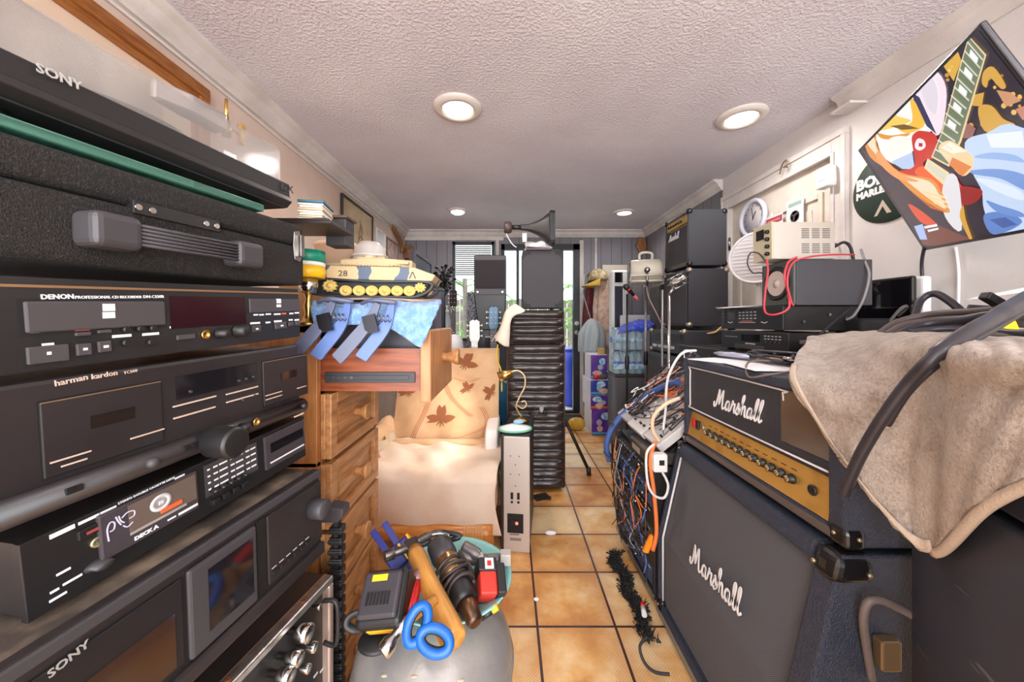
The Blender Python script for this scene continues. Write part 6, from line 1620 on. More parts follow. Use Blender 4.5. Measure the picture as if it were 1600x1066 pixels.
for k in range(4): MB().box(-.12 + .01 * k, -.10, .002 * k + .001, .10, .10 + .01 * k, .002 * k + .0022, 0, Matrix.Rotation(R(8 * k - 10), 4, 'Z')).build('sheet', PAPER, t)

# ---- papers and pens on the amplifier head
for k, (px_, py_, d_, rz_, lab) in enumerate(((1125, 556, 1.28, 20, 'white paper on the amplifier head nearest the pens'), (1180, 572, 1.10, -8, 'white folded sheet on the amplifier head beside the wire loop'))):
    p = P(px_, py_, d_); 
    solo('paper_sheet', MB().box(-.07, -.10, 0, .07, .10, .002, 0, Matrix.Translation((p.x + .02, p.y, HZ + HH + .001 + .0025 * k)) @ Matrix.Rotation(R(rz_), 4, 'Z')), PAPER, lab, 'paper', 'papers on the amplifier head')
PZ = HZ + HH + .0085
def pen(a, b_, r_, m1, m2, label, nm='pen'):
    t = mthing(nm, label, 'pen', axisM(a, b_)); L_ = (Vector(b_) - Vector(a)).length
    MB().lathe([(r_ * .3, 0), (r_, L_ * .12), (r_, L_ * .72), (r_, L_ * .72)], n=12).build('barrel', m1, t)
    MB().lathe([(r_ * 1.12, L_ * .70), (r_ * 1.12, L_ * .98), (r_ * .6, L_)], n=12).build('cap', m2, t)
pen((.80, 1.40, PZ + .012), (.86, 1.18, PZ + .012), .009, mat('silver_pen', S(170, 172, 190), .3, .4), BLK, 'silver and black marker on the papers of the amplifier head')
pen((.83, 1.20, PZ + .010), (.90, 1.06, PZ + .010), .008, mat('amber_handle', S(206, 150, 60), .3), mat('dark_grip', S(60, 44, 40), .4), 'soldering tool with an amber handle on the amplifier head', 'soldering_tool')
solo('wire_loop', MB().tube(cr([(.86, 1.12, PZ + .006), (.78, 1.13, PZ + .012), (.715, 1.08, PZ + .004), (.69, 1.03, PZ - .025), (.70, .97, PZ - .01), (.76, .95, PZ + .004), (.80, .98, PZ + .004)], 7), .003, 6), mat('brown_wire', S(110, 96, 90), .5), 'thin brown wire looping over the front edge of the amplifier head', 'wire')
t = thing('adapter_leads', 'bundle of black leads with silver plugs between towel and players', 'leads', (.88, 1.16, PZ))
rnd = random.Random(8)
for k in range(5): MB().tube(cr([(rnd.uniform(-.06, .06), rnd.uniform(-.12, .12), .008 + .012 * k * .5) for _ in range(5)], 6), .005, 6).build('lead', CBL, t)
MB().tube([(-.04, -.06, .02), (-.0, -.1, .02)], .008, 10).build('plug', CHROME, t)

# ---- things on the right wall
t = thing('wall_clock', 'round white framed clock hanging on the white door', 'clock', (XR - .004, 2.62, 1.955), RZ)
MB().lathe([(.12, 0), (.14, .006), (.142, .022), (.13, .032), (.115, .030), (.112, .014)], (0, 0, 0), 48, 0, fm(0, 0)).build('case', mat('pale_lilac_plastic', S(206, 204, 216), .35), t)
fc = MB().lathe([(.0001, .0142), (.114, .0142), (.114, .012)], (0, 0, 0), 40, 0, fm(0, 0)).build('face', mat('clock_face', S(196, 190, 192), .3), t)
mb = MB()
for k in range(12):
    a = k * math.pi / 6; mb.box(-.003, -.098, 0, .003, -.084, .0006, 0, fm(0, 0, -.0142) @ Matrix.Rotation(a, 4, 'Z'))
mb.build('hour_marks', mat('clock_ink', S(52, 48, 54), .5), fc)
for ang, L_, w_ in ((-35, .055, .005), (8, .085, .0035)): MB().box(-w_, -.01, 0, w_, L_, .001, 0, fm(0, 0, -.016) @ Matrix.Rotation(R(ang), 4, 'Z')).build('hand', MATS['clock_ink'], t)
t = thing('white_fan', 'round white fan standing behind the power supply by the door', 'fan', (1.52, 2.18, 1.056), R(-52))
MB().lathe([(.09, 0), (.09, .015), (.02, .03), (.016, .40)], n=28).build('stand', WHITE, t)
CF = mat('fan_white', S(232, 230, 232), .4)
MB().lathe([(.0001, -.05), (.05, -.05), (.11, -.03), (.158, 0), (.16, .03), (.155, .035)], (0, 0, 0), 40, 0, fm(0, .53)).build('housing', CF, t)
mb = MB()
for k in range(11):
    z = -.11 + k * .022; w_ = math.sqrt(max(0, .135 ** 2 - z * z)); mb.box(-w_, -.045, .53 + z, w_, -.040, .53 + z + .009)
mb.tube(cr([(.15 * math.cos(a), -.037, .53 + .15 * math.sin(a)) for a in [i * math.pi / 10 for i in range(20)]], 2, True), .008, 8, closed=True)
mb.build('front_grille', CF, t)
mb = MB()
for k in range(5):
    a = k * 2 * math.pi / 5; mb.add([(0, -.02, .53), (.12 * math.cos(a), -.028, .53 + .12 * math.sin(a)), (.12 * math.cos(a + .7), -.012, .53 + .12 * math.sin(a + .7))], [(0, 1, 2)])
mb.build('fan_blades', LGREY, t, solid=.003)
def wall_sign(name, y, z, w, h, label, parts, rz=RZ, x=XR - .012, cat='sign'):
    t = thing(name, label, cat, (x, y, z), rz)
    MB().box(-w / 2, 0, 0, w / 2, .003, h).build('plate', WHITE, t)
    return t
t = wall_sign('red_warning_sign', 2.42, 1.78, .15, .14, 'white sticker with a red band on the door beside the clock', 0)
MB().box(-.07, -.0012, .085, .07, .001, .125).build('red_band', mat('sign_red', S(170, 50, 56), .5), t)
MB().box(-.058, -.0016, .096, .058, .001, .113).build('pale_band', mat('pale_red_print', S(206, 120, 128), .5), t)
mb = MB().box(-.055, -.0012, .02, -.01, .001, .07).box(.01, -.0012, .03, .055, .001, .036).box(.01, -.0012, .05, .055, .001, .056); mb.build('small_print', mat('sign_ink', S(70, 60, 64), .6), t)
t = wall_sign('pistol_sign', 2.245, 1.79, .13, .18, 'white sticker with a black pistol silhouette on the door', 0)
mb = MB().lathe([(.036, 0), (.036, .001), (.030, .001), (.030, 0)], (0, 0, 0), 28, 0, fm(0, .07, -.0002)).prism([(-.028, .012), (.024, .022), (.026, .008), (.004, .002), (-.002, -.026), (-.016, -.026), (-.012, .0)], 0, .0012, 0, fm(0, .07, -.0002)); mb.build('pistol_print', MATS['sign_ink'], t)
MB().box(-.05, -.0012, .135, .05, .001, .158).build('green_line', mat('sign_green', S(150, 176, 160), .5), t)
t = wall_sign('switch_plate', 2.50, 1.30, .09, .16, 'small printed card on the door below the white fan', 0)
mb = MB()
for r_ in range(3):
    for c_ in range(2): mb.box(-.035 + c_ * .038, -.0012, .02 + r_ * .045, -.006 + c_ * .038, .001, .052 + r_ * .045)
mb.build('red_squares', mat('brick_print', S(140, 76, 70), .6), t)
t = thing('motion_sensor', 'white alarm sensor fixed on the casing of the white door', 'sensor', (XR - .022, 1.985, 1.94), RZ)
MB().prism([(-.04, 0), (.04, 0), (.045, .03), (.04, .115), (-.04, .115), (-.045, .03)], 0, .05, 0, FR).build('housing', WHITE, t, bevel=.008, seg=3)
MB().box(-.03, -.053, .04, .03, -.049, .09).build('lens', mat('sensor_lens', S(216, 216, 220), .3), t, bevel=.003)
t = thing('door_hook', 'rusty cup hook screwed into the door header', 'hook', (XR - .03, 2.28, 2.185), RZ)
MB().tube(cr([(0, 0, 0), (.0, -.02, .0), (.02, -.035, -.01), (.03, -.03, .02), (.01, -.02, .035), (-.02, -.02, .02), (-.045, -.015, -.03)], 5), .005, 8).build('hook_body', mat('rusty_steel', S(130, 110, 92), .5, .6), t)
solo('screw_hook', MB().tube(cr([(XR - .03, 1.935, 1.62), (XR - .05, 1.935, 1.62), (XR - .055, 1.925, 1.63)], 4), .004, 6), BLK, 'small black screw in the casing of the white door', 'screw')
t = thing('round_sign', 'round dark green sign with white lettering behind the television', 'sign', (XR - .001, 1.70, 1.845), RZ)
MB().lathe([(.0001, .008), (.168, .008), (.172, .004), (.172, 0)], (0, 0, 0), 56, 0, fm(0, 0)).build('disc', mat('dark_green_board', S(40, 56, 44), .5), t)
mb = MB(); mb.text('BOB', .072, 0, fm(-.15, .025, -.0085), align='LEFT', bold=.004); mb.text('MARLEY', .045, 0, fm(-.15, -.022, -.0085), align='LEFT', bold=.003); mb.build('lettering', PRINT, t)
mb = MB()
mb.ball((-.035, -.010, .098), .016, .003, .016, 10, 6).ball((-.02, -.010, .108), .014, .003, .014, 10, 6); mb.build('orange_ornament', mat('orange_print', S(226, 150, 50), .5), t)
MB().prism([(-.06, -.13), (-.02, -.06), (.02, -.13), (.0, -.13), (-.02, -.09), (-.045, -.13)], 0, .0012, 0, fm(0, 0, -.008)).build('pale_figure', mat('tan_print_b', S(196, 176, 160), .6), t)
solo('ceiling_corner_moulding', MB().box(XR - .09, 1.80, 2.30, XR - .001, 1.91, 2.312), TRIMW, 'short white shelf of moulding where the casing meets the ceiling', 'moulding')

# ---- television on its wall arm, tilted down into the room
S_ = 1.58
TLp, TRp, BLp = Vector((.9715, 1.0, .4777)) * S_, Vector((.6747, .5185, .4279)) * S_, Vector((1.0176, .8851, .1735)) * S_
ux_ = (TRp - TLp); vx_ = (BLp - TLp)
# make the corner square while keeping both edges close to where they stand
ud, vd = Vector((-.52067, -.84933, -.08684)), Vector((.40015, -.15292, -.90360)); bis = (ud + vd).normalized(); dif = (ud - vd).normalized()
ud = (bis + dif).normalized(); vd = (bis - dif).normalized()
TVW, TVH = .903, .506
nrm = ud.cross(vd * -1)                              # towards the viewer
org = TLp + Vector((0, 0, CAM_Z))
# local x = along the top edge, local z = up, local y = away from the viewer
Xd, Zd = ud, -vd; Yd = Zd.cross(Xd)
if Yd.dot(org - Vector((0, 0, CAM_Z))) < 0: Xd, Yd = Xd, -Yd
Mtv = Matrix(((Xd.x, Yd.x, Zd.x, org.x), (Xd.y, Yd.y, Zd.y, org.y), (Xd.z, Yd.z, Zd.z, org.z), (0, 0, 0, 1)))
t = mthing('television', 'flat television on a wall arm showing a red electric guitar being played', 'television', Mtv)
BEZ = .012
MB().box(0, .0, -TVH, TVW, .012, 0).build('bezel', mat('tv_bezel', S(30, 28, 36), .25, spec=.7), t, bevel=.003)
MB().box(.12, .012, -TVH + .06, TVW - .12, .055, -.10).build('back_shell', BLK, t, bevel=.01)
EM = {}
def em(c, k=1.0):
    key = (c, k)
    if key not in EM:
        b_ = [max(0, x) for x in S(*c)]
        EM[key] = mat('screen_colour_%d' % len(EM), (.01, .01, .01, 1), .25, emit=((b_[0], b_[1], b_[2], 1), k))
    return EM[key]
art = [  # (colour, outline in picture coordinates of the screen image)
 ((36, 26, 44), [(640, 75), (1010, 455), (1290, 815), (850, 905), (430, 985), (160, 560), (480, 240)]),
 ((66, 54, 66), [(170, 560), (420, 950), (640, 940), (560, 840), (330, 680), (215, 600)]),
 ((120, 70, 60), [(460, 880), (600, 930), (650, 945), (560, 965), (430, 965)]),
 ((224, 84, 54), [(370, 800), (410, 815), (490, 880), (470, 890), (420, 870)]),
 ((170, 190, 236), [(395, 890), (430, 880), (450, 945), (420, 945)]), ((236, 236, 240), [(435, 890), (490, 880), (492, 890), (440, 900)]),
 ((236, 236, 240), [(450, 905), (495, 895), (498, 903), (455, 914)]),
 ((222, 172, 70), [(512, 215), (575, 155), (592, 200), (560, 285)]), ((204, 146, 60), [(525, 175), (560, 160), (560, 190), (530, 205)]),
 ((214, 164, 72), [(690, 240), (730, 225), (780, 300), (760, 315), (715, 270), (700, 310), (680, 290)]),
 ((206, 150, 110), [(740, 320), (800, 330), (845, 365), (780, 390)]), ((198, 130, 110), [(820, 400), (860, 385), (900, 440), (850, 445)]),
 ((214, 164, 72), [(630, 345), (690, 330), (680, 390), (640, 385)]), ((214, 164, 72), [(665, 395), (720, 385), (770, 440), (820, 465), (760, 490), (690, 490)]),
 ((150, 100, 90), [(605, 450), (655, 480), (640, 520), (595, 520)]),
 ((250, 226, 236), [(400, 320), (480, 240), (532, 312), (520, 460), (490, 510), (440, 440)]),
 ((252, 244, 238), [(238, 474), (380, 340), (400, 400), (470, 490), (400, 500), (395, 570), (330, 630), (270, 600), (245, 540)]),
 ((250, 206, 96), [(238, 474), (300, 415), (330, 430), (385, 450), (300, 480), (250, 490)]), ((246, 190, 70), [(380, 345), (445, 455), (380, 500), (330, 480), (390, 450)]),
 ((228, 150, 50), [(245, 500), (300, 510), (380, 500), (350, 520), (270, 525)]),
 ((186, 206, 236), [(300, 620), (390, 580), (400, 650), (350, 650)]),
 ((52, 50, 92), [(384, 328), (420, 350), (492, 505), (450, 470)]),
 ((196, 214, 242), [(610, 540), (700, 500), (860, 480), (1290, 815), (860, 903), (740, 922), (690, 820), (680, 740), (640, 660)]),
 ((120, 156, 216), [(640, 655), (760, 650), (870, 680), (870, 740), (760, 690), (650, 672)]), ((96, 132, 200), [(690, 840), (780, 830), (850, 870), (760, 920), (710, 910)]),
 ((232, 238, 250), [(700, 505), (850, 490), (860, 560), (720, 560)]),
 ((206, 46, 32), [(388, 530), (400, 500), (430, 490), (492, 512), (480, 600), (450, 610), (440, 640), (520, 712), (560, 668), (600, 722), (682, 738), (660, 785), (605, 800), (590, 850), (520, 800), (400, 690), (335, 660), (400, 636)]),
 ((238, 96, 40), [(440, 640), (520, 712), (500, 740), (430, 690), (400, 660)]),
 ((150, 20, 22), [(600, 722), (682, 738), (660, 785), (605, 800), (590, 760)]),
 ((236, 214, 170), [(455, 605), (545, 665), (525, 720), (440, 645)]), ((214, 210, 190), [(460, 620), (535, 672), (525, 700), (450, 640)]),
 ((226, 222, 226), [(545, 670), (585, 705), (596, 905), (528, 850), (515, 740)]),
 ((250, 232, 236), [(402, 545), (415, 522), (440, 530), (446, 556), (425, 572), (406, 565)]), ((190, 30, 36), [(418, 540), (434, 542), (434, 556), (418, 556)]),
 ((232, 206, 160), [(628, 92), (702, 172), (596, 536), (545, 640), (470, 600), (512, 500), (590, 220)]),
 ((112, 124, 96), [(630, 100), (694, 176), (588, 530), (540, 630), (478, 596), (520, 490), (594, 224)]),
 ((226, 146, 66), [(190, 520), (236, 502), (252, 570), (340, 662), (470, 690), (510, 740), (530, 780), (545, 832), (470, 800), (390, 745), (300, 662), (215, 600)]),
 ((250, 220, 190), [(200, 540), (232, 520), (248, 575), (330, 665), (460, 700), (505, 760), (530, 815), (470, 780), (380, 710), (290, 640)]),
 ((248, 208, 160), [(500, 560), (545, 530), (600, 560), (645, 600), (640, 650), (600, 678), (545, 625)]), ((224, 130, 60), [(560, 600), (640, 640), (600, 680), (545, 630)]), ((252, 236, 214), [(510, 560), (550, 535), (620, 575), (560, 585)]),
 ((214, 160, 60), [(590, 850), (604, 800), (615, 860), (642, 940), (630, 942)]),
]
rnd = random.Random(12)
for k in range(34):
    x_, y_ = rnd.choice([(720 + rnd.gauss(0, 34), 440 + rnd.gauss(0, 26)), (548 + rnd.gauss(0, 16), 215 + rnd.gauss(0, 34)), (725 + rnd.gauss(0, 30), 275 + rnd.gauss(0, 26)), (800 + rnd.gauss(0, 26), 360 + rnd.gauss(0, 18))])
    if (x_ - 560) * .9 + (y_ - 300) * .5 > -60: 
        r_ = rnd.uniform(6, 12); art.insert(8, (rnd.choice([(232, 186, 92), (206, 150, 64), (170, 110, 50), (240, 206, 130)]), [(x_ + r_ * math.cos(a), y_ + r_ * math.sin(a)) for a in [j * math.pi / 3 for j in range(6)]]))
for (c_, pl_) in (((150, 182, 232), [(650, 600), (720, 580), (820, 590), (860, 620), (760, 610)]), ((222, 232, 248), [(660, 690), (740, 700), (840, 740), (850, 780), (740, 740)]), ((110, 146, 208), [(700, 780), (760, 800), (850, 830), (850, 850), (750, 830)]), ((70, 96, 160), [(715, 860), (780, 850), (830, 880), (770, 895)]), ((120, 90, 40), [(300, 470), (360, 462), (420, 480), (350, 486)]), ((255, 246, 232), [(300, 520), (370, 515), (380, 560), (330, 600), (285, 575)]), ((226, 216, 226), [(430, 300), (470, 262), (500, 330), (490, 420), (450, 380)]), ((250, 160, 96), [(250, 575), (330, 660), (420, 700), (330, 690), (250, 620)])): art.append((c_, pl_))
for k in range(13):
    q = .03 + .075 * k; a0 = Vector((630, 100)).lerp(Vector((478, 596)), q); b0 = Vector((694, 176)).lerp(Vector((540, 630)), q)
    art.append(((226, 220, 206), [(a0.x, a0.y), (b0.x, b0.y), (b0.x - 2, b0.y + 6), (a0.x - 2, a0.y + 6)]))
    if k % 2 == 0 and k < 9:
        m0 = a0.lerp(b0, .25); m1 = a0.lerp(b0, .75); art.append(((246, 246, 250), [(m0.x - 4, m0.y + 14), (m1.x - 4, m1.y + 14), (m1.x - 10, m1.y + 38), (m0.x - 10, m0.y + 38)]))
for k in range(4): art.append(((250, 214, 170), [(430 + k * 22, 735 + k * 20), (520 + k * 8, 760 + k * 20), (545 + k * 2, 776 + k * 18), (440 + k * 22, 752 + k * 20)]) if k < 3 else ((200, 96, 50), [(390, 745), (470, 800), (540, 832), (470, 812)]))
ms, mb = [], MB()
def clip(poly, x0, x1, z0, z1):
    for (ax, lim, sg) in ((0, x0, 1), (0, x1, -1), (1, z0, 1), (1, z1, -1)):
        out = []
        for i in range(len(poly)):
            a, b_ = poly[i - 1], poly[i]; ia, ib = (a[ax] - lim) * sg >= 0, (b_[ax] - lim) * sg >= 0
            if ia != ib:
                q = (lim - a[ax]) / (b_[ax] - a[ax]); out.append((a[0] + (b_[0] - a[0]) * q, a[1] + (b_[1] - a[1]) * q))
            if ib: out.append(b_)
        poly = out
        if not poly: return poly
    return poly
from mathutils.geometry import tessellate_polygon
for i, (c, pl) in enumerate(art):
    if 5 <= len(pl) < 30 and i > 1 and not (pl[0][1] < 105 and pl[0][0] > 600): pl = [(p.x, p.y) for p in cr([(x, y, 0) for x, y in pl], 4, True)]
    pts = [at(t, 1280 + x / 2.666, 20 + y / 2.666, -.001) for x, y in pl]
    y = -.0006 - i * .00004
    tris = tessellate_polygon([[Vector((p[0], p[1], 0)) for p in pts]])
    m_ = em(c); 
    if m_ not in ms: ms.append(m_)
    for tr in tris:
        q = clip([pts[k] for k in tr], BEZ, TVW - BEZ, -TVH + BEZ, -BEZ)
        if len(q) >= 3:
            ar = sum(q[k - 1][0] * q[k][1] - q[k][0] * q[k - 1][1] for k in range(len(q)))
            if ar < 0: q = q[::-1]
            mb.add([(p[0], y, p[1]) for p in q], [tuple(range(len(q)))], ms.index(m_))
bgp = [(BEZ, -.0004, -TVH + BEZ), (TVW - BEZ, -.0004, -TVH + BEZ), (TVW - BEZ, -.0004, -BEZ), (BEZ, -.0004, -BEZ)]
m_ = em((36, 26, 44)); mb.add(bgp, [(0, 1, 2, 3)], ms.index(m_))
mb.build('screen', ms, t)
# wall arm from the middle of the back to the right wall
pc = Vector((TVW / 2, .055, -TVH / 2)); wallp = Mtv.inverted() @ Vector((XR, 1.05, 1.74))
MB().tube([pc, pc.lerp(wallp, .5) + Vector((.05, 0, 0)), wallp], .018, 12).build('wall_arm', BLK, t)
MB().box(-.08, -.03, -.10, .08, .0, .10, 0, Mtv.inverted() @ Matrix.Translation((XR, 1.05, 1.74)) @ Matrix.Rotation(R(-90), 4, 'Z') ).build('wall_plate', BLK, t)
mb = MB().tube(cr([Mtv.inverted() @ Vector(p) for p in ((1.725, 1.49, 1.51), (1.765, 1.535, 1.44), (1.775, 1.535, 1.30), (1.775, 1.53, 1.20))], 5), .006, 8); mb.build('power_cord', CBL, t)
solo('white_wall_cable', MB().tube(cr([(XR - .008, 1.44, 1.50), (XR - .008, 1.43, 1.38), (XR - .008, 1.435, 1.18)], 5), .005, 8), WCAB, 'white cable running down the right wall below the television corner', 'cable')
# ================================================================== FAR RIGHT: combo amplifiers, stands, bin, boxes, coats
def combo(loc, w, d, h, label, gold, name='combo_amplifier'):
    t = thing(name, label, 'amplifier', loc, RZ)
    mb = MB().box(0, 0, 0, .022, d, h).box(w - .022, 0, 0, w, d, h).box(.022, 0, 0, w - .022, d, .022).box(.022, 0, h - .022, w - .022, d, h).box(.022, d - .015, .022, w - .022, d, h - .022)
    mb.build('shell', TOLEX, t, bevel=.006)
    top = h - .022
    if gold:
        MB().box(.022, .008, top - .065, w - .022, .03, top).build('gold_panel', GOLD, t)
        mb = MB()
        for k in range(6): MB().lathe([(.009, 0), (.008, .012), (.0001, .012)], (0, 0, 0), 12, 0, fm(.06 + k * .04, top - .034, .008)).build('control_knob', KN, t)
        top -= .07
    MB().box(.024, .012, .024, w - .024, .03, top).build('grille_cloth', GRILLE, t)
    mb = MB().tube(cr([(.03, .010, .03), (w - .03, .010, .03), (w - .03, .010, top - .006), (.03, .010, top - .006)], 1, True), .003, 6, closed=True); mb.build('piping', mat('gold_piping', S(190, 160, 90), .4, .6), t)
    mb = MB()
    k_ = w * .45 / 10
    A = fm(.05, top - .075, .010) @ Matrix.Diagonal((k_, k_ * 1.3, 1, 1)) @ SHEAR @ Matrix.Translation((0, -.9, 0))
    for st in SCRIPT:
        pts = cr([(p[0], p[1], 0) for p in st], 3); mb.ribbon([(p.x, p.y) for p in pts], .34, -.001, .0012, 0, A)
    mb.build('badge', BADGE, t)
    for x in (-.002, w + .002):
        for z in (-.001, h + .001):
            for y in (-.002, d + .002):
                c = MB().ball((x + (.016 if x < 0 else -.016), y + (.016 if y < 0 else -.016), z + (.016 if z < .1 else -.016)), .024, n=12, k=8); c.build('corner_guard', CORNER, t)
    return t
combo((1.30, 2.99, 1.608), .39, .28, .41, 'black combo amplifier with a gold panel on top of the far amplifier stack', True)
t = thing('extension_cabinet', 'plain black speaker cabinet in the middle of the far amplifier stack', 'speaker cabinet', (1.285, 3.0, 1.166), RZ)
MB().box(0, .012, 0, .41, .30, .42).build('body', TOLEX, t, bevel=.006)
MB().box(.02, .004, .02, .39, .014, .40).build('grille_cloth', GRILLE, t)
for x in (.0, .41):
    for y in (.012, .30):
        for z in (.0, .42):
            MB().ball((x + (.01 if x == 0 else -.01), y + (.01 if y < .1 else -.01), z + (.012 if z == 0 else -.012)), .022, n=12, k=8).build('corner_guard', mat('tarnished_corner', S(170, 160, 144), .35, .8), t)
t = thing('slatted_amplifier', 'black amplifier head with a slatted front in the far amplifier stack', 'amplifier', (1.16, 2.96, .975), RZ)
MB().box(0, .012, 0, .56, .34, .165).build('body', TOLEX, t, bevel=.006)
mb = MB()
for k in range(5): mb.box(.03, .002, .085 + k * .013, .53, .013, .092 + k * .013)
mb.build('front_slats', GREY, t)
mb = MB()
for k in range(4): mb.box(.06 + k * .1, .002, .03, .12 + k * .1, .013, .05)
mb.build('control_panel', LGREY, t)
for x in (.008, .552):
    for z in (.008, .157): MB().ball((x, .016, z), .020, n=12, k=8).build('corner_guard', MATS['tarnished_corner'], t)
t = thing('bass_cabinet', 'large black cabinet on the floor at the bottom of the far amplifier stack', 'speaker cabinet', (1.14, 2.98, 0), RZ)
MB().box(0, .012, .02, .62, .50, .96).build('body', TOLEX, t, bevel=.008)
MB().box(.03, .004, .05, .59, .014, .93).build('grille_cloth', GRILLE, t)
mb = MB()
for x in (.05, .57):
    for y in (.06, .45): mb.cyl((x, y, 0), (x, y, .02), .02, n=12)
mb.build('foot', RUB, t)
solo('tan_cable', MB().tube(cr([P(1062, 518, 2.45), P(1090, 521, 2.42), P(1115, 520, 2.40), P(1128, 512, 2.42), P(1134, 524, 2.42)], 6), .007, 8), mat('tan_cord', S(206, 170, 116), .5), 'tan cable lying on top of the slatted amplifier', 'cable')

# ---- microphone stands and the stage lamp
SST = mat('grey_stand_tube', S(136, 132, 132), .35, .7)
def tripod(t, h, m, legL=.26, r_=.009, a0=20):
    MB().tube([(0, 0, .10), (0, 0, h)], r_, 10).build('pole', m, t)
    MB().lathe([(.016, h * .55), (.018, h * .56), (.018, h * .62), (.014, h * .63)], n=14).build('clutch', BLK, t)
    MB().lathe([(.0001, 0), (legL, 0), (legL, .01), (.02, .03), (.012, .11)], n=32).build('round_base', BLK, t)
t = thing('microphone_stand', 'black microphone stand with a red ringed microphone in front of the tower fan', 'microphone stand', (1.02, 3.10, 0))
tripod(t, 1.44, BLK, .06)
mc = axisM((-.01, -.01, 1.50), (.05, -.02, 1.43))
MB().lathe([(.0001, -.03), (.022, -.022), (.026, 0), (.022, .02), (.017, .03), (.012, .12)], (0, 0, 0), 20, 0, mc).build('microphone', BLK, t)
MB().lathe([(.019, .028), (.020, .032), (.019, .04)], (0, 0, 0), 20, 0, mc).build('red_ring', RED, t)
MB().lathe([(.014, .10), (.014, .135), (.006, .15)], (0, 0, 0), 16, 0, mc).build('red_connector', mat('salmon_plug', S(206, 90, 90), .5), t)
t = thing('stage_lamp_stand', 'slim grey stand carrying the beige stage lamp', 'stand', (1.19, 3.12, 0))
tripod(t, 1.50, SST, .08, .010)
t = thing('stage_lamp', 'beige metal stage lamp with a carrying handle on its slim stand', 'stage lamp', (1.19, 3.12, 1.503), R(-16))
BEIL = mat('stage_lamp_beige', S(196, 188, 172), .45)
B_ = Matrix.Translation((0, 0, .13)) @ Matrix.Rotation(R(90), 4, 'Y')
MB().lathe([(.09, -.13), (.105, -.12), (.108, -.02), (.108, .10), (.098, .125), (.085, .13)], (0, 0, 0), 32, 0, B_).build('housing', BEIL, t)
MB().lathe([(.0001, -.125), (.088, -.128), (.092, -.135), (.085, -.138), (.0001, -.131)], (0, 0, 0), 28, 0, B_).build('lens', mat('dark_lens', S(40, 36, 38), .2), t)
MB().tube(cr([(-.05, 0, .235), (-.05, 0, .285), (.0, 0, .30), (.05, 0, .285), (.05, 0, .235)], 4), .011, 10).build('carry_handle', BEIL, t)
MB().tube(cr([(-.13, -.112, .04), (-.13, -.122, .09), (.12, -.122, .09), (.12, -.112, .04), (-.13, -.112, .04)], 1), .011, 10).build('side_frame', BEIL, t)
MB().tube(cr([(0, -.12, .12), (0, -.12, .02), (0, 0, .006), (0, .12, .02), (0, .12, .12)], 3), .010, 8).build('yoke', STEEL, t)
MB().lathe([(.024, 0), (.022, .03), (.0001, .032)], (0, 0, 0), 16, 0, fm(0, .13, -.12)).build('tilt_knob', STEEL, t)
solo('lamp_cable', MB().tube(cr([P(1010, 448, 3.08), P(1014, 466, 3.08), P(1026, 490, 3.06), P(1036, 510, 3.04), P(1044, 516, 3.02)], 6), .006, 8), mat('pinkish_cord', S(170, 140, 132), .5), 'pinkish cord slanting down from the stage lamp', 'cord')
t = thing('condenser_stand', 'chrome microphone stand with a condenser microphone before the far amplifier stack', 'microphone stand', (1.005, 2.25, 0))
tripod(t, 1.37, CHROME, .08, .009)
Cm = Matrix.Translation((.055, 0, 1.455)) @ Matrix.Rotation(R(62), 4, 'Y')
MB().lathe([(.0001, -.05), (.018, -.046), (.021, -.03), (.021, .04), (.016, .05), (.0001, .052)], (0, 0, 0), 20, 0, Cm).build('microphone', STEEL, t)
mb = MB()
for z in (-.032, .032):
    mb.tube(cr([(.032 * math.cos(a), .032 * math.sin(a), z) for a in [i * math.pi / 5 for i in range(10)]], 2, True), .0025, 6, 0, True, Cm, closed=True)
for k in range(4):
    a = k * math.pi / 2; mb.tube([(.036 * math.cos(a), .036 * math.sin(a), -.055), (.036 * math.cos(a), .036 * math.sin(a), .055)], .003, 6, 0, True, Cm)
    mb.tube([(.032 * math.cos(a), .032 * math.sin(a), -.032), (.021 * math.cos(a + .7), .021 * math.sin(a + .7), 0)], .0015, 5, 0, True, Cm)
mb.build('shock_mount', CHROME, t)
MB().tube([(0, 0, 1.37), (.02, 0, 1.40), (.03, 0, 1.43)], .010, 8).build('swivel', STEEL, t)
t = thing('boom_pole', 'thin grey pole stand just behind the condenser microphone stand', 'stand', (1.06, 2.48, 0))
tripod(t, 1.42, SST, .07, .008)

# ---- bin with packs of bottled water
t = thing('waste_bin', 'tall grey bin below the packs of bottled water', 'bin', (1.14, 3.50, 0))
MB().prism([(-.14, -.14), (.14, -.14), (.14, .14), (-.14, .14)], 0, .68).build('body', mat('bin_grey', S(96, 94, 98), .45), t, bevel=.012)
MB().box(-.15, -.15, .682, .15, .15, .705).build('lid', mat('bin_lid', S(60, 58, 62), .5), t, bevel=.006)
MB().box(.04, -.146, .05, .12, -.139, .48).build('front_recess', DARK, t)
WAT = mat('bottle_plastic', S(186, 216, 226), .08, alpha=.55, spec=.9)
CAPM = [mat('green_cap', S(70, 170, 120), .4), mat('blue_cap', S(40, 90, 190), .4), mat('white_cap', S(230, 232, 236), .4)]
LABM = mat('water_label', S(96, 170, 206), .4, noise=(30, S(206, 222, 226), .4, .6))
LABM2 = mat('water_label_blue', S(34, 66, 190), .4, noise=(40, S(140, 150, 220), .5, .7))
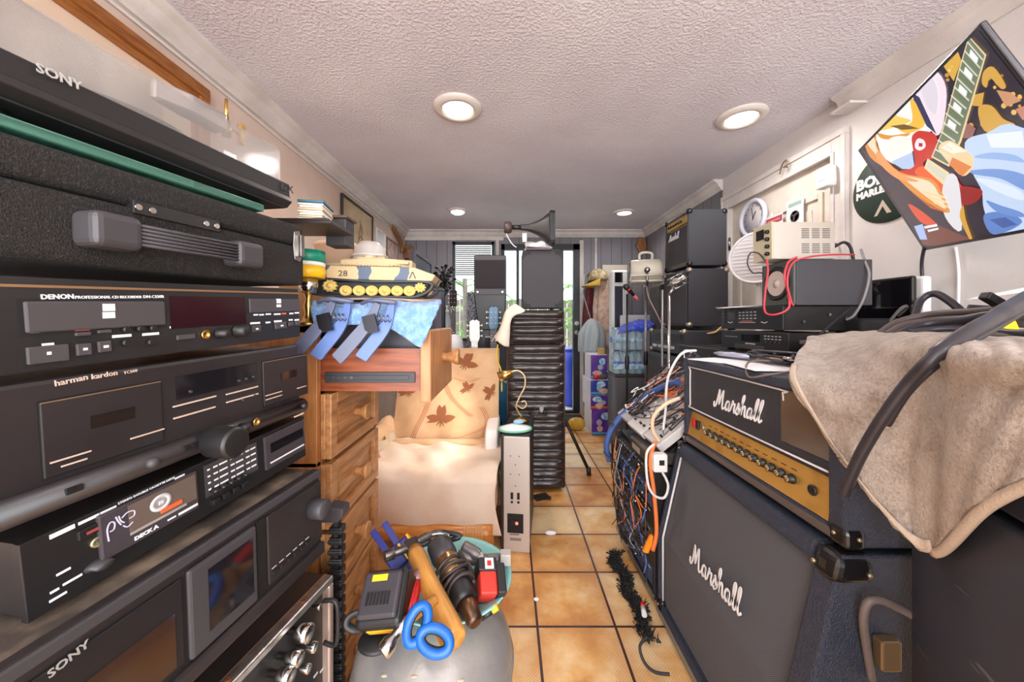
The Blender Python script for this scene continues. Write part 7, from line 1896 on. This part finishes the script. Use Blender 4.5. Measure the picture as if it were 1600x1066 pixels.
def bottle_mesh(parent, x, y, z, k):
    b_ = MB().lathe([(.0001, 0), (.030, .002), (.032, .01), (.030, .05), (.032, .06), (.031, .13), (.020, .17), (.012, .185), (.012, .20)], (x, y, z), 14).build('bottle', WAT, parent)
    MB().lathe([(.0325, .07), (.0325, .12)], (x, y, z), 14).build('label', LABM if k % 3 else LABM2, b_)
    MB().lathe([(.0145, .192), (.0145, .21), (.0001, .21)], (x, y, z), 10).build('cap', CAPM[k % 3], b_)
WRAP = mat('shrink_wrap', S(226, 232, 240), .12, alpha=.16, spec=1.0, bump=(30, .8))
for j, (z, lab) in enumerate(((.706, 'lower shrink wrapped pack of water bottles on the bin'), (.932, 'upper shrink wrapped pack of water bottles with a blue cloth on it'))):
    t = thing('water_pack', lab, 'water pack', (1.135, 3.47, z), R(4 if j else -3), group='packs of water bottles')
    k = 0
    for ix in range(4):
        for iy in range(3):
            bottle_mesh(t, -.105 + ix * .068, -.07 + iy * .068, .002, ix * 3 + iy + j); k += 1
    MB().box(-.145, -.11, 0, .145, .11, .216).build('wrap', WRAP, t, bevel=.02, seg=3)
    if j == 0: MB().box(-.146, -.112, .05, .146, -.110, .10).build('wrap_label', LABM, t)
cloth('blue_cloth', [[(978, 506, 3.55), (1000, 500, 3.55), (1024, 503, 3.55)], [(968, 512, 3.40), (992, 508, 3.40), (1020, 510, 3.40)], [(966, 522, 3.355), (990, 517, 3.355), (1004, 519, 3.355)]],
      mat('cobalt_cloth', S(36, 60, 186), .7, noise=(20, S(90, 110, 214), .5, .7)), 'crumpled cobalt blue cloth on the upper pack of water', 'cloth', 6, .006, .003, 9)
t = thing('white_carton', 'white carton behind the packs of water under the stage lamp', 'carton', (1.37, 3.78, 0))
MB().box(-.17, -.10, 0, .17, .10, 1.27).build('body', mat('white_carton', S(216, 212, 216), .7), t, bevel=.003)
MB().box(-.05, -.1012, 1.21, .04, -.099, 1.225).build('print', GREY, t)
t = thing('tower_fan', 'tall white tower fan with a dark louvred front by the back wall', 'fan', (1.24, 4.08, 0))
MB().lathe([(.0001, 0), (.13, 0), (.13, .02), (.05, .035)], n=28).build('base', WHITE, t)
MB().box(-.085, -.06, .03, .095, .07, 1.78).build('body', WHITE, t, bevel=.02, seg=3)
MB().box(-.055, -.066, .25, .035, -.055, 1.60).build('louvre_panel', mat('dark_louvre', S(46, 46, 60), .4), t, bevel=.003)
MB().box(-.055, -.066, 1.64, .035, -.055, 1.755).build('control_window', GLOSS, t, bevel=.008)
MB().box(.05, -.064, .25, .060, -.058, 1.60).build('side_groove', LGREY, t)
solo('beige_board', MB().box(1.20, 4.60, .0, 1.52, 4.63, 1.93), mat('beige_board', S(196, 184, 168), .7), 'beige board standing against the back wall behind the tower fan', 'board')
t = thing('black_case', 'dark case standing on end behind the stage lamp stand', 'case', (1.58, 3.42, 0))
MB().box(-.18, -.10, 0, .16, .16, 1.55).build('body', mat('umber_case', S(56, 50, 46), .7, noise=(4, S(88, 80, 68), .5, .8)), t, bevel=.02)
MB().box(-.05, -.115, .8, .05, -.10, .82).build('handle', BLK, t)
t = thing('corner_plaque', 'brown wooden ornament in the right back ceiling corner', 'ornament', (1.745, 4.66, 2.17))
MB().prism([(-.09, .03), (-.05, .14), (.04, .10), (.05, -.02), (-.03, -.10)], -.05, .0, 0, FR @ Matrix.Scale(1, 4)).build('carving', WOODB, t, bevel=.01)

# ---- coats on hooks
t = thing('coat_hook', 'row of hooks on the panelled wall holding the coats', 'hook', (1.13, YB - .012, 1.83))
MB().box(-.10, 0, -.02, .10, .012, .02).build('rail', WOODB, t)
for x in (-.07, 0, .07): MB().tube(cr([(x, 0, 0), (x, -.05, -.01), (x, -.06, .03)], 4), .006, 6).build('prong', BRASS, t)
CAMOC = mat('camouflage_cloth', S(150, 132, 96), .9, noise=(26, S(196, 176, 140), .42, .58))
COATC = mat('tan_coat', S(176, 142, 124), .9, noise=(14, S(206, 180, 164), .4, .65), bump=(60, .6))
MARN = mat('maroon_cloth', S(92, 34, 40), .9, noise=(9, S(120, 60, 62), .5, .7))
def hanging(name, x0, x1, z0, z1, y, dep, m, label, cat, lobes=5, seed=0, lean=0.0, top=.45):
    def fn(u, v):
        a = 2 * math.pi * u; h = z1 + (z0 - z1) * v
        w = (x1 - x0) / 2 * (top + (1 - top) * min(1, v * 2.2) ** .6); d_ = dep / 2 * (.5 + .5 * min(1, v * 2))
        fold = 1 + .14 * math.sin(lobes * a + seed + 2.2 * v) * min(1, v * 3)
        if v > .97: w *= .9
        return ((x0 + x1) / 2 + lean * v + w * math.cos(a) * fold, y + d_ * math.sin(a) * fold, h)
    mb = MB().grid(fn, 48, 24)
    mb.add([fn(i / 24, 0) for i in range(24)], [tuple(range(24))], 0, True)
    if 'bag' in name: mb.tube([fn(.5, 0), (.90, 4.36, 1.55), (.96, 4.55, 1.80), (1.06, YB - .07, 1.845)], .006, 6)
    return solo(name, mb, m, label, cat)
hanging('tan_coat', 1.06, 1.30, .90, 1.82, 4.50, .18, COATC, 'long tan coat hanging beside the back door', 'coat', 6, 1, .02)
hanging('maroon_coat', .98, 1.10, .92, 1.72, 4.60, .10, MARN, 'maroon garment hanging between the tan coat and the back door', 'coat', 4, 2, -.05)
t = thing('camouflage_cap', 'camouflage cap with a yellow lined brim on top of the tan coat', 'cap', (1.10, 4.42, 1.71))
MB().lathe([(.115, 0), (.118, .04), (.10, .09), (.06, .13), (.0001, .145)], n=28, m=0).build('crown', CAMOC, t)
MB().grid(lambda u, v: (-.02 + -.20 * v * math.sin(math.pi * u) ** .5 + .01, -.115 * math.cos(math.pi * u) - .03, .01 - .09 * v), 16, 6).build('brim', mat('yellow_lining', S(186, 150, 60), .8), t, solid=.006)
BAGM = mat('grey_plastic_bag', S(178, 186, 188), .35, alpha=.8, bump=(25, .9))
hanging('hanging_plastic_bag', .86, 1.16, .83, 1.24, 4.37, .16, BAGM, 'grey plastic bag hanging low in front of the tan coat', 'bag', 7, 3, .0, .12)

# ---- boxes by the back door
PUR = mat('purple_carton', S(84, 36, 142), .5, noise=(9, S(120, 70, 170), .5, .7))
BLU = mat('blue_carton', S(40, 50, 150), .5, noise=(9, S(70, 90, 180), .5, .7))
CW_ = mat('carton_side', S(216, 208, 212), .7)
def carton(x0, x1, y0, z0, z1, dep, m, label, extra):
    t = thing('cardboard_box', label, 'box', ((x0 + x1) / 2, y0, z0), 0, group='cartons stacked by the back door')
    w = (x1 - x0) / 2; h = z1 - z0
    MB().box(-w, 0, 0, w, dep, h).build('body', CW_, t, bevel=.003)
    MB().box(-w + .002, -.002, .002, w - .002, .001, h - .002).build('front_print', m, t)
    rnd = random.Random(extra)
    cols_ = [S(226, 186, 120), S(206, 150, 170), S(96, 190, 214), S(236, 226, 236)]
    for k in range(3):
        mb = MB(); cx, cz = rnd.uniform(-w * .4, w * .4), h * (.25 + .24 * k)
        mb.ball((cx, -.002, cz), rnd.uniform(.03, .055), .0015, rnd.uniform(.025, .045), 12, 6)
        mb.build('print_patch', mat('print_%d' % (k % 4), cols_[k % 4], .5, noise=(24, cols_[(k + 1) % 4], .45, .6)), t)
    MB().box(-w + .006, -.003, .012, w - .006, .0, .034).build('print_band', mat('orange_band', S(226, 96, 50), .5) if extra % 2 else mat('cyan_band', S(70, 160, 200), .5), t)
    return t
carton(.875, 1.10, 3.80, .0, .275, .36, PUR, 'purple printed carton on the floor at the bottom of the box stack', 4)
carton(.86, 1.09, 3.78, .277, .425, .40, PUR, 'purple and orange carton, second from the floor in the box stack', 3)
carton(.86, 1.09, 3.78, .427, .585, .40, BLU, 'blue printed carton in the middle of the box stack', 6)
carton(.875, 1.055, 3.84, .587, .845, .30, PUR, 'purple printed carton with a gold picture on top of the box stack', 8)
solo('tan_packet', MB().box(.965, 3.86, .847, 1.03, 3.92, .915), mat('tan_packet', S(196, 156, 90), .6), 'small tan packet standing on the top purple carton', 'packet', bevel=.004)
t = thing('red_black_shoes', 'red and black object lying on the ledge of the blue carton', 'shoe', (.975, 3.81, .587), R(10))
MB().ball((-.05, .0, .026), .035, .022, .026, 12, 8).build('red_toe', RED, t)
MB().ball((.03, .002, .03), .06, .022, .028, 14, 8).build('upper', mat('dark_grey_fabric', S(84, 80, 80), .7), t)
t = thing('yellow_bag', 'crumpled yellow bag on the floor beside the purple cartons', 'bag', (.755, 4.0, 0))
rnd = random.Random(4)
MB().grid(lambda u, v: ((.09 + .012 * math.sin(7 * u * 6.28 + 5 * v)) * math.sin(math.pi * v) ** .6 * math.cos(6.283 * u), (.07 + .01 * math.sin(5 * u * 6.28)) * math.sin(math.pi * v) ** .6 * math.sin(6.283 * u), .065 - .065 * math.cos(math.pi * v)), 30, 14, 0, None, False).build('bag_body', mat('mustard_bag', S(206, 160, 50), .5), t)

# ---- rack with patch gear and the tangle of cables
t = thing('equipment_rack', 'black equipment rack full of gear standing beside the slanted cabinet', 'rack', (.60, 2.0, 0), RZ)
KW, KH = .52, .60
mb = MB().box(0, 0, .05, .022, .40, KH).box(KW - .022, 0, .05, KW, .40, KH).box(.022, .02, KH - .02, KW - .022, .40, KH).box(.022, 0, .05, KW - .022, .40, .075).box(.022, .38, .075, KW - .022, .40, KH - .02)
mb.build('frame', BLKM, t, bevel=.003)
MB().box(0, -.006, .05, KW, .004, .072).build('lower_rail', ALS, t, bevel=.002)
for k in range(6):
    z0 = .085 + k * .082; m_ = (BLKM, GREY, mat('rack_blue', S(56, 82, 120), .4), BLK, mat('olive_panel', S(92, 80, 64), .5), BLKM)[(k * 5) % 6 if k else 2]
    u_ = MB().box(.024, .004, z0, KW - .024, .36, z0 + .076).build('rack_unit', m_, t, bevel=.002)
    for q in range(10):
        MB().lathe([(.007, 0), (.006, .014), (.0001, .014)], (0, 0, 0), 10, 0, fm(.06 + q * .042, z0 + (.05 if q % 2 else .026), .004)).build('knob', CHROME if (q + k) % 3 == 0 else BLK, u_)
    mb = MB()
    for q in range(11): mb.box(.045 + q * .04, .002, z0 + .062, .066 + q * .04, .005, z0 + .065)
    mb.build('lettering', LGREY, u_)
for x in (.06, KW - .06):
    for y in (.05, .34): MB().cyl((x - .012, y, .022), (x + .012, y, .022), .022, n=14).build('caster', RUB, t)
t = thing('small_amplifier', 'small worn black amplifier box on the near end of the rack top', 'amplifier', (.575, 1.72, .603), RZ)
MB().box(0, .0, 0, .235, .20, .055).build('body', mat('worn_black_box', S(58, 52, 46), .5, noise=(12, S(92, 82, 70), .5, .8)), t, bevel=.012, seg=3)
MB().box(.05, -.0015, .014, .14, .001, .038).build('name_plate', mat('plate_grey', S(190, 180, 160), .4, .4), t)
# sloping patch boards
def board(y0, y1, base, z0, z1, label, m, n_r, n_c, seed):
    t = thing('patch_board', label, 'mixer', (.63, y1, .66), RZ, group='sloping boards over the rack')
    W_ = y1 - y0; a = math.atan2(.27, .34)
    Ms = Matrix.Translation((0, base, 0)) @ Matrix.Rotation(a, 4, 'X')
    L_ = .43
    MB().box(0, 0, 0, W_, L_, .035, 0, Ms).build('body', m, t, bevel=.004)
    MB().prism([(base + .03, 0), (base + .34, 0), (base + .34, .26)], .01, W_ - .01, 0, YZX).build('wedge_stand', BLK, t)
    rnd = random.Random(seed)
    for i in range(n_c):
        for j in range(n_r):
            x = W_ * (.08 + .84 * (i + .5) / n_c); y = L_ * (.05 + .9 * (j + .5) / n_r)
            if rnd.random() < .35: MB().lathe([(.006, 0), (.005, .012), (.0001, .012)], (x, y, .035), 10, 0, Ms).build('knob', BLK, t)
            else: MB().box(x - .007, y - .006, .035, x + .007, y + .006, .042, 0, Ms).build('button', rnd.choice([GREY, BLK, WHITE, LGREY]), t)
    return t
BW = mat('off_white_board', S(206, 202, 200), .45)
board(1.83, 2.02, 0, 0, 0, 'pale grey mixer board on the far end of the sloping rack top', mat('pale_grey_board', S(170, 164, 162), .45), 8, 4, 1)
board(1.64, 1.82, -.01, 0, 0, 'white button board in the middle of the sloping rack top', BW, 9, 4, 2)
board(1.475, 1.63, 0, 0, 0, 'white connector board next to the amplifier on the rack top', BW, 8, 3, 3)
rnd = random.Random(33)
def sp(y, q, up=.0): return Vector((.63 + .34 * q, y, .70 + .27 * q + up))
cc = [(CBL, 'black'), (ORANGE, 'orange'), (WCAB, 'white'), (CBL, 'black'), (mat('salmon_cable', S(226, 150, 120), .5), 'salmon'), (CBL, 'black'), (mat('grey_patch_cable', S(150, 148, 152), .5), 'grey')]
cmats = [c[0] for c in cc]; mb = MB(); 
for k in range(46):
    y0 = rnd.uniform(1.50, 2.0); q0 = rnd.uniform(.05, .95)
    pts = [sp(y0, q0, .01)]
    for j in range(4):
        pts.append(sp(min(2.02, max(1.49, y0 + rnd.uniform(-.12, .12))), min(1.05, max(.0, q0 + rnd.uniform(-.35, .35))), rnd.uniform(.015, .055)))
    pts.append(sp(min(2.02, max(1.49, y0 + rnd.uniform(-.16, .16))), rnd.uniform(.0, 1.0), .015))
    mb.tube(cr(pts, 6), rnd.choice([.0018, .0022, .003, .0038]), 6, (0, 3, 5, 0, 1, 2, 6, 4, 0, 3)[k % 10] % 7)
solo('patch_cable_tangle', mb, cmats, 'tangle of orange, black and white patch cables over the sloping boards', 'cables', kind='stuff')
mb = MB()
for k in range(12):
    c = P(rnd.uniform(958, 992), rnd.uniform(668, 722), 1.97)
    pts = [c + Vector((rnd.uniform(-.05, .06), rnd.uniform(-.04, .04), rnd.uniform(-.08, .08))) for _ in range(5)]
    mb.tube(cr(pts, 6), .0035, 6)
solo('black_cable_knot', mb, MATS['thick_black_cable'], 'knot of thin black cables hanging off the far corner of the rack', 'cables', kind='stuff')
solo('blue_hose', MB().tube(cr([P(952, 720, 2.02), P(948, 692, 2.0), P(964, 658, 1.98), P(1003, 624, 1.93), P(1038, 604, 1.80), P(1060, 597, 1.70)], 7), .016, 12), BLUEC, 'thick blue hose arching over the sloping boards', 'hose')
solo('white_cable', MB().tube(cr([P(1088, 548, 1.45), P(1066, 552, 1.46), P(1050, 575, 1.48), P(1042, 600, 1.5), P(1040, 640, 1.52), P(1036, 672, 1.52)], 7), .0052, 8), WCAB, 'white cord dropping from the amplifier head onto the rack', 'cord')
solo('cream_hose', MB().tube(cr([P(1062, 622, 1.46), P(1040, 632, 1.46), P(1022, 650, 1.47), P(1020, 672, 1.48), P(1030, 690, 1.48)], 7), .0075, 10), mat('cream_hose', S(236, 200, 168), .5), 'thick cream cable curving between rack and amplifier head', 'cable')
t = mthing('white_adapter', 'white power adapter hanging between the rack and the slanted cabinet', 'adapter', Matrix.Translation(P(1030, 722, 1.41)))
MB().box(-.028, -.02, -.035, .026, .02, .035).build('body', WHITE, t, bevel=.006)
MB().box(-.008, -.0212, -.006, .012, -.019, .014).build('socket', DARK, t)
MB().tube(cr([(.01, 0, -.035), (.035, 0, -.09), (.02, 0, -.14), (-.02, 0, -.13), (-.045, 0, -.08), (-.05, 0, .03), (-.02, 0, .07)], 6), .005, 8).build('cord', WCAB, t)
solo('orange_cable', MB().tube(cr([P(1024, 690, 1.42), P(1016, 720, 1.42), P(1022, 770, 1.42), P(1026, 830, 1.42), P(1020, 860, 1.43)], 6), .008, 8), ORANGE, 'orange cord hanging down the near edge of the rack', 'cord')
t = mthing('orange_clip', 'orange plastic clip on the near edge of the rack', 'clip', Matrix.Translation(P(1012, 850, 1.44)))
MB().prism([(-.02, -.03), (.0, -.035), (.015, .0), (.02, .035), (.01, .035), (-.005, .005)], -.006, .006, 0, FR).build('clip_body', mat('bright_orange', S(240, 140, 30), .5), t)
solo('white_lead', MB().tube(cr([P(972, 735, 1.98), P(972, 760, 1.96), P(982, 785, 1.92), P(985, 792, 1.9)], 6), .006, 8), WCAB, 'short white lead hanging at the far edge of the rack', 'lead')
mb = MB(); rnd = random.Random(71)
for k in range(26):
    y0 = rnd.uniform(1.52, 1.97); z0 = rnd.uniform(.30, .60)
    pts = [Vector((.585, y0, z0))] + [Vector((.575 + rnd.uniform(-.02, .012), min(1.98, max(1.50, y0 + rnd.uniform(-.10, .10))), max(.10, z0 - .07 * (j + 1) + rnd.uniform(-.05, .05)))) for j in range(4)]
    mb.tube(cr(pts, 5), rnd.choice([.002, .0026, .0032]), 6, (0, 0, 2, 0, 1, 0, 3)[k % 7])
solo('hanging_wires', mb, [CBL, ORANGE, MATS['grey_patch_cable'], BLUEC], 'loose black, grey and orange wires hanging over the front of the rack', 'wires', kind='stuff')
# shaggy dark fringe on the floor along the rack
mb = MB(); rnd = random.Random(17)
for k in range(1000):
    q = rnd.random(); y = 1.34 + .52 * q; x = .535 + rnd.uniform(-.028, .022) - .012 * math.sin(q * 17) + .03 * max(0, q - .7)
    p = Vector((x, y, .002)); a = rnd.uniform(0, 6.3); L_ = rnd.uniform(.012, .03); d_ = Vector((math.cos(a), math.sin(a), 0))
    s_ = Vector((-d_.y, d_.x, 0)) * .0022; tip = p + d_ * L_ + Vector((0, 0, rnd.uniform(.008, .03)))
    mb.add([p - s_, p + s_, p + d_ * L_ * .6 + Vector((0, 0, .02)) + s_, tip], [(0, 1, 2), (0, 2, 3)])
solo('shaggy_fringe', mb, mat('dark_shag', S(44, 42, 42), .95), 'dark shaggy fringe of a mat on the tiles along the rack', 'fringe', kind='stuff')
solo('red_white_marker', MB().cyl((.54, 1.43, .03), (.55, 1.47, .03), .010, n=12, m=0).cyl((.55, 1.47, .03), (.555, 1.49, .03), .010, n=12, m=1), [WHITE, RED], 'small red and white tube lying on the dark fringe', 'tube')
solo('floor_cable', MB().tube(cr([P(1012, 995, 1.27), P(1000, 1010, 1.255), P(1006, 1034, 1.235), P(1022, 1050, 1.21), P(1046, 1054, 1.19)], 7), .005, 8), RUB, 'black cable curling on the tiles in front of the slanted cabinet', 'cable')
# cable in the side handle of the slanted cabinet
solo('grey_cable', MB().tube(cr([P(1362, 1062, .735), P(1352, 1000, .725), P(1349, 965, .715), P(1356, 942, .71), P(1375, 938, .708), P(1402, 950, .706), P(1424, 962, .70)], 8), .0075, 10), mat('dusty_cable', S(104, 92, 88), .5), 'dusty cable looping out of the side of the slanted cabinet', 'cable')
solo('jack_plug', MB().box(.745, .715, .50, .785, .738, .56), mat('tarnished_plug', S(150, 126, 96), .35, .7), 'tarnished metal plug by the side handle of the slanted cabinet', 'plug', bevel=.004)
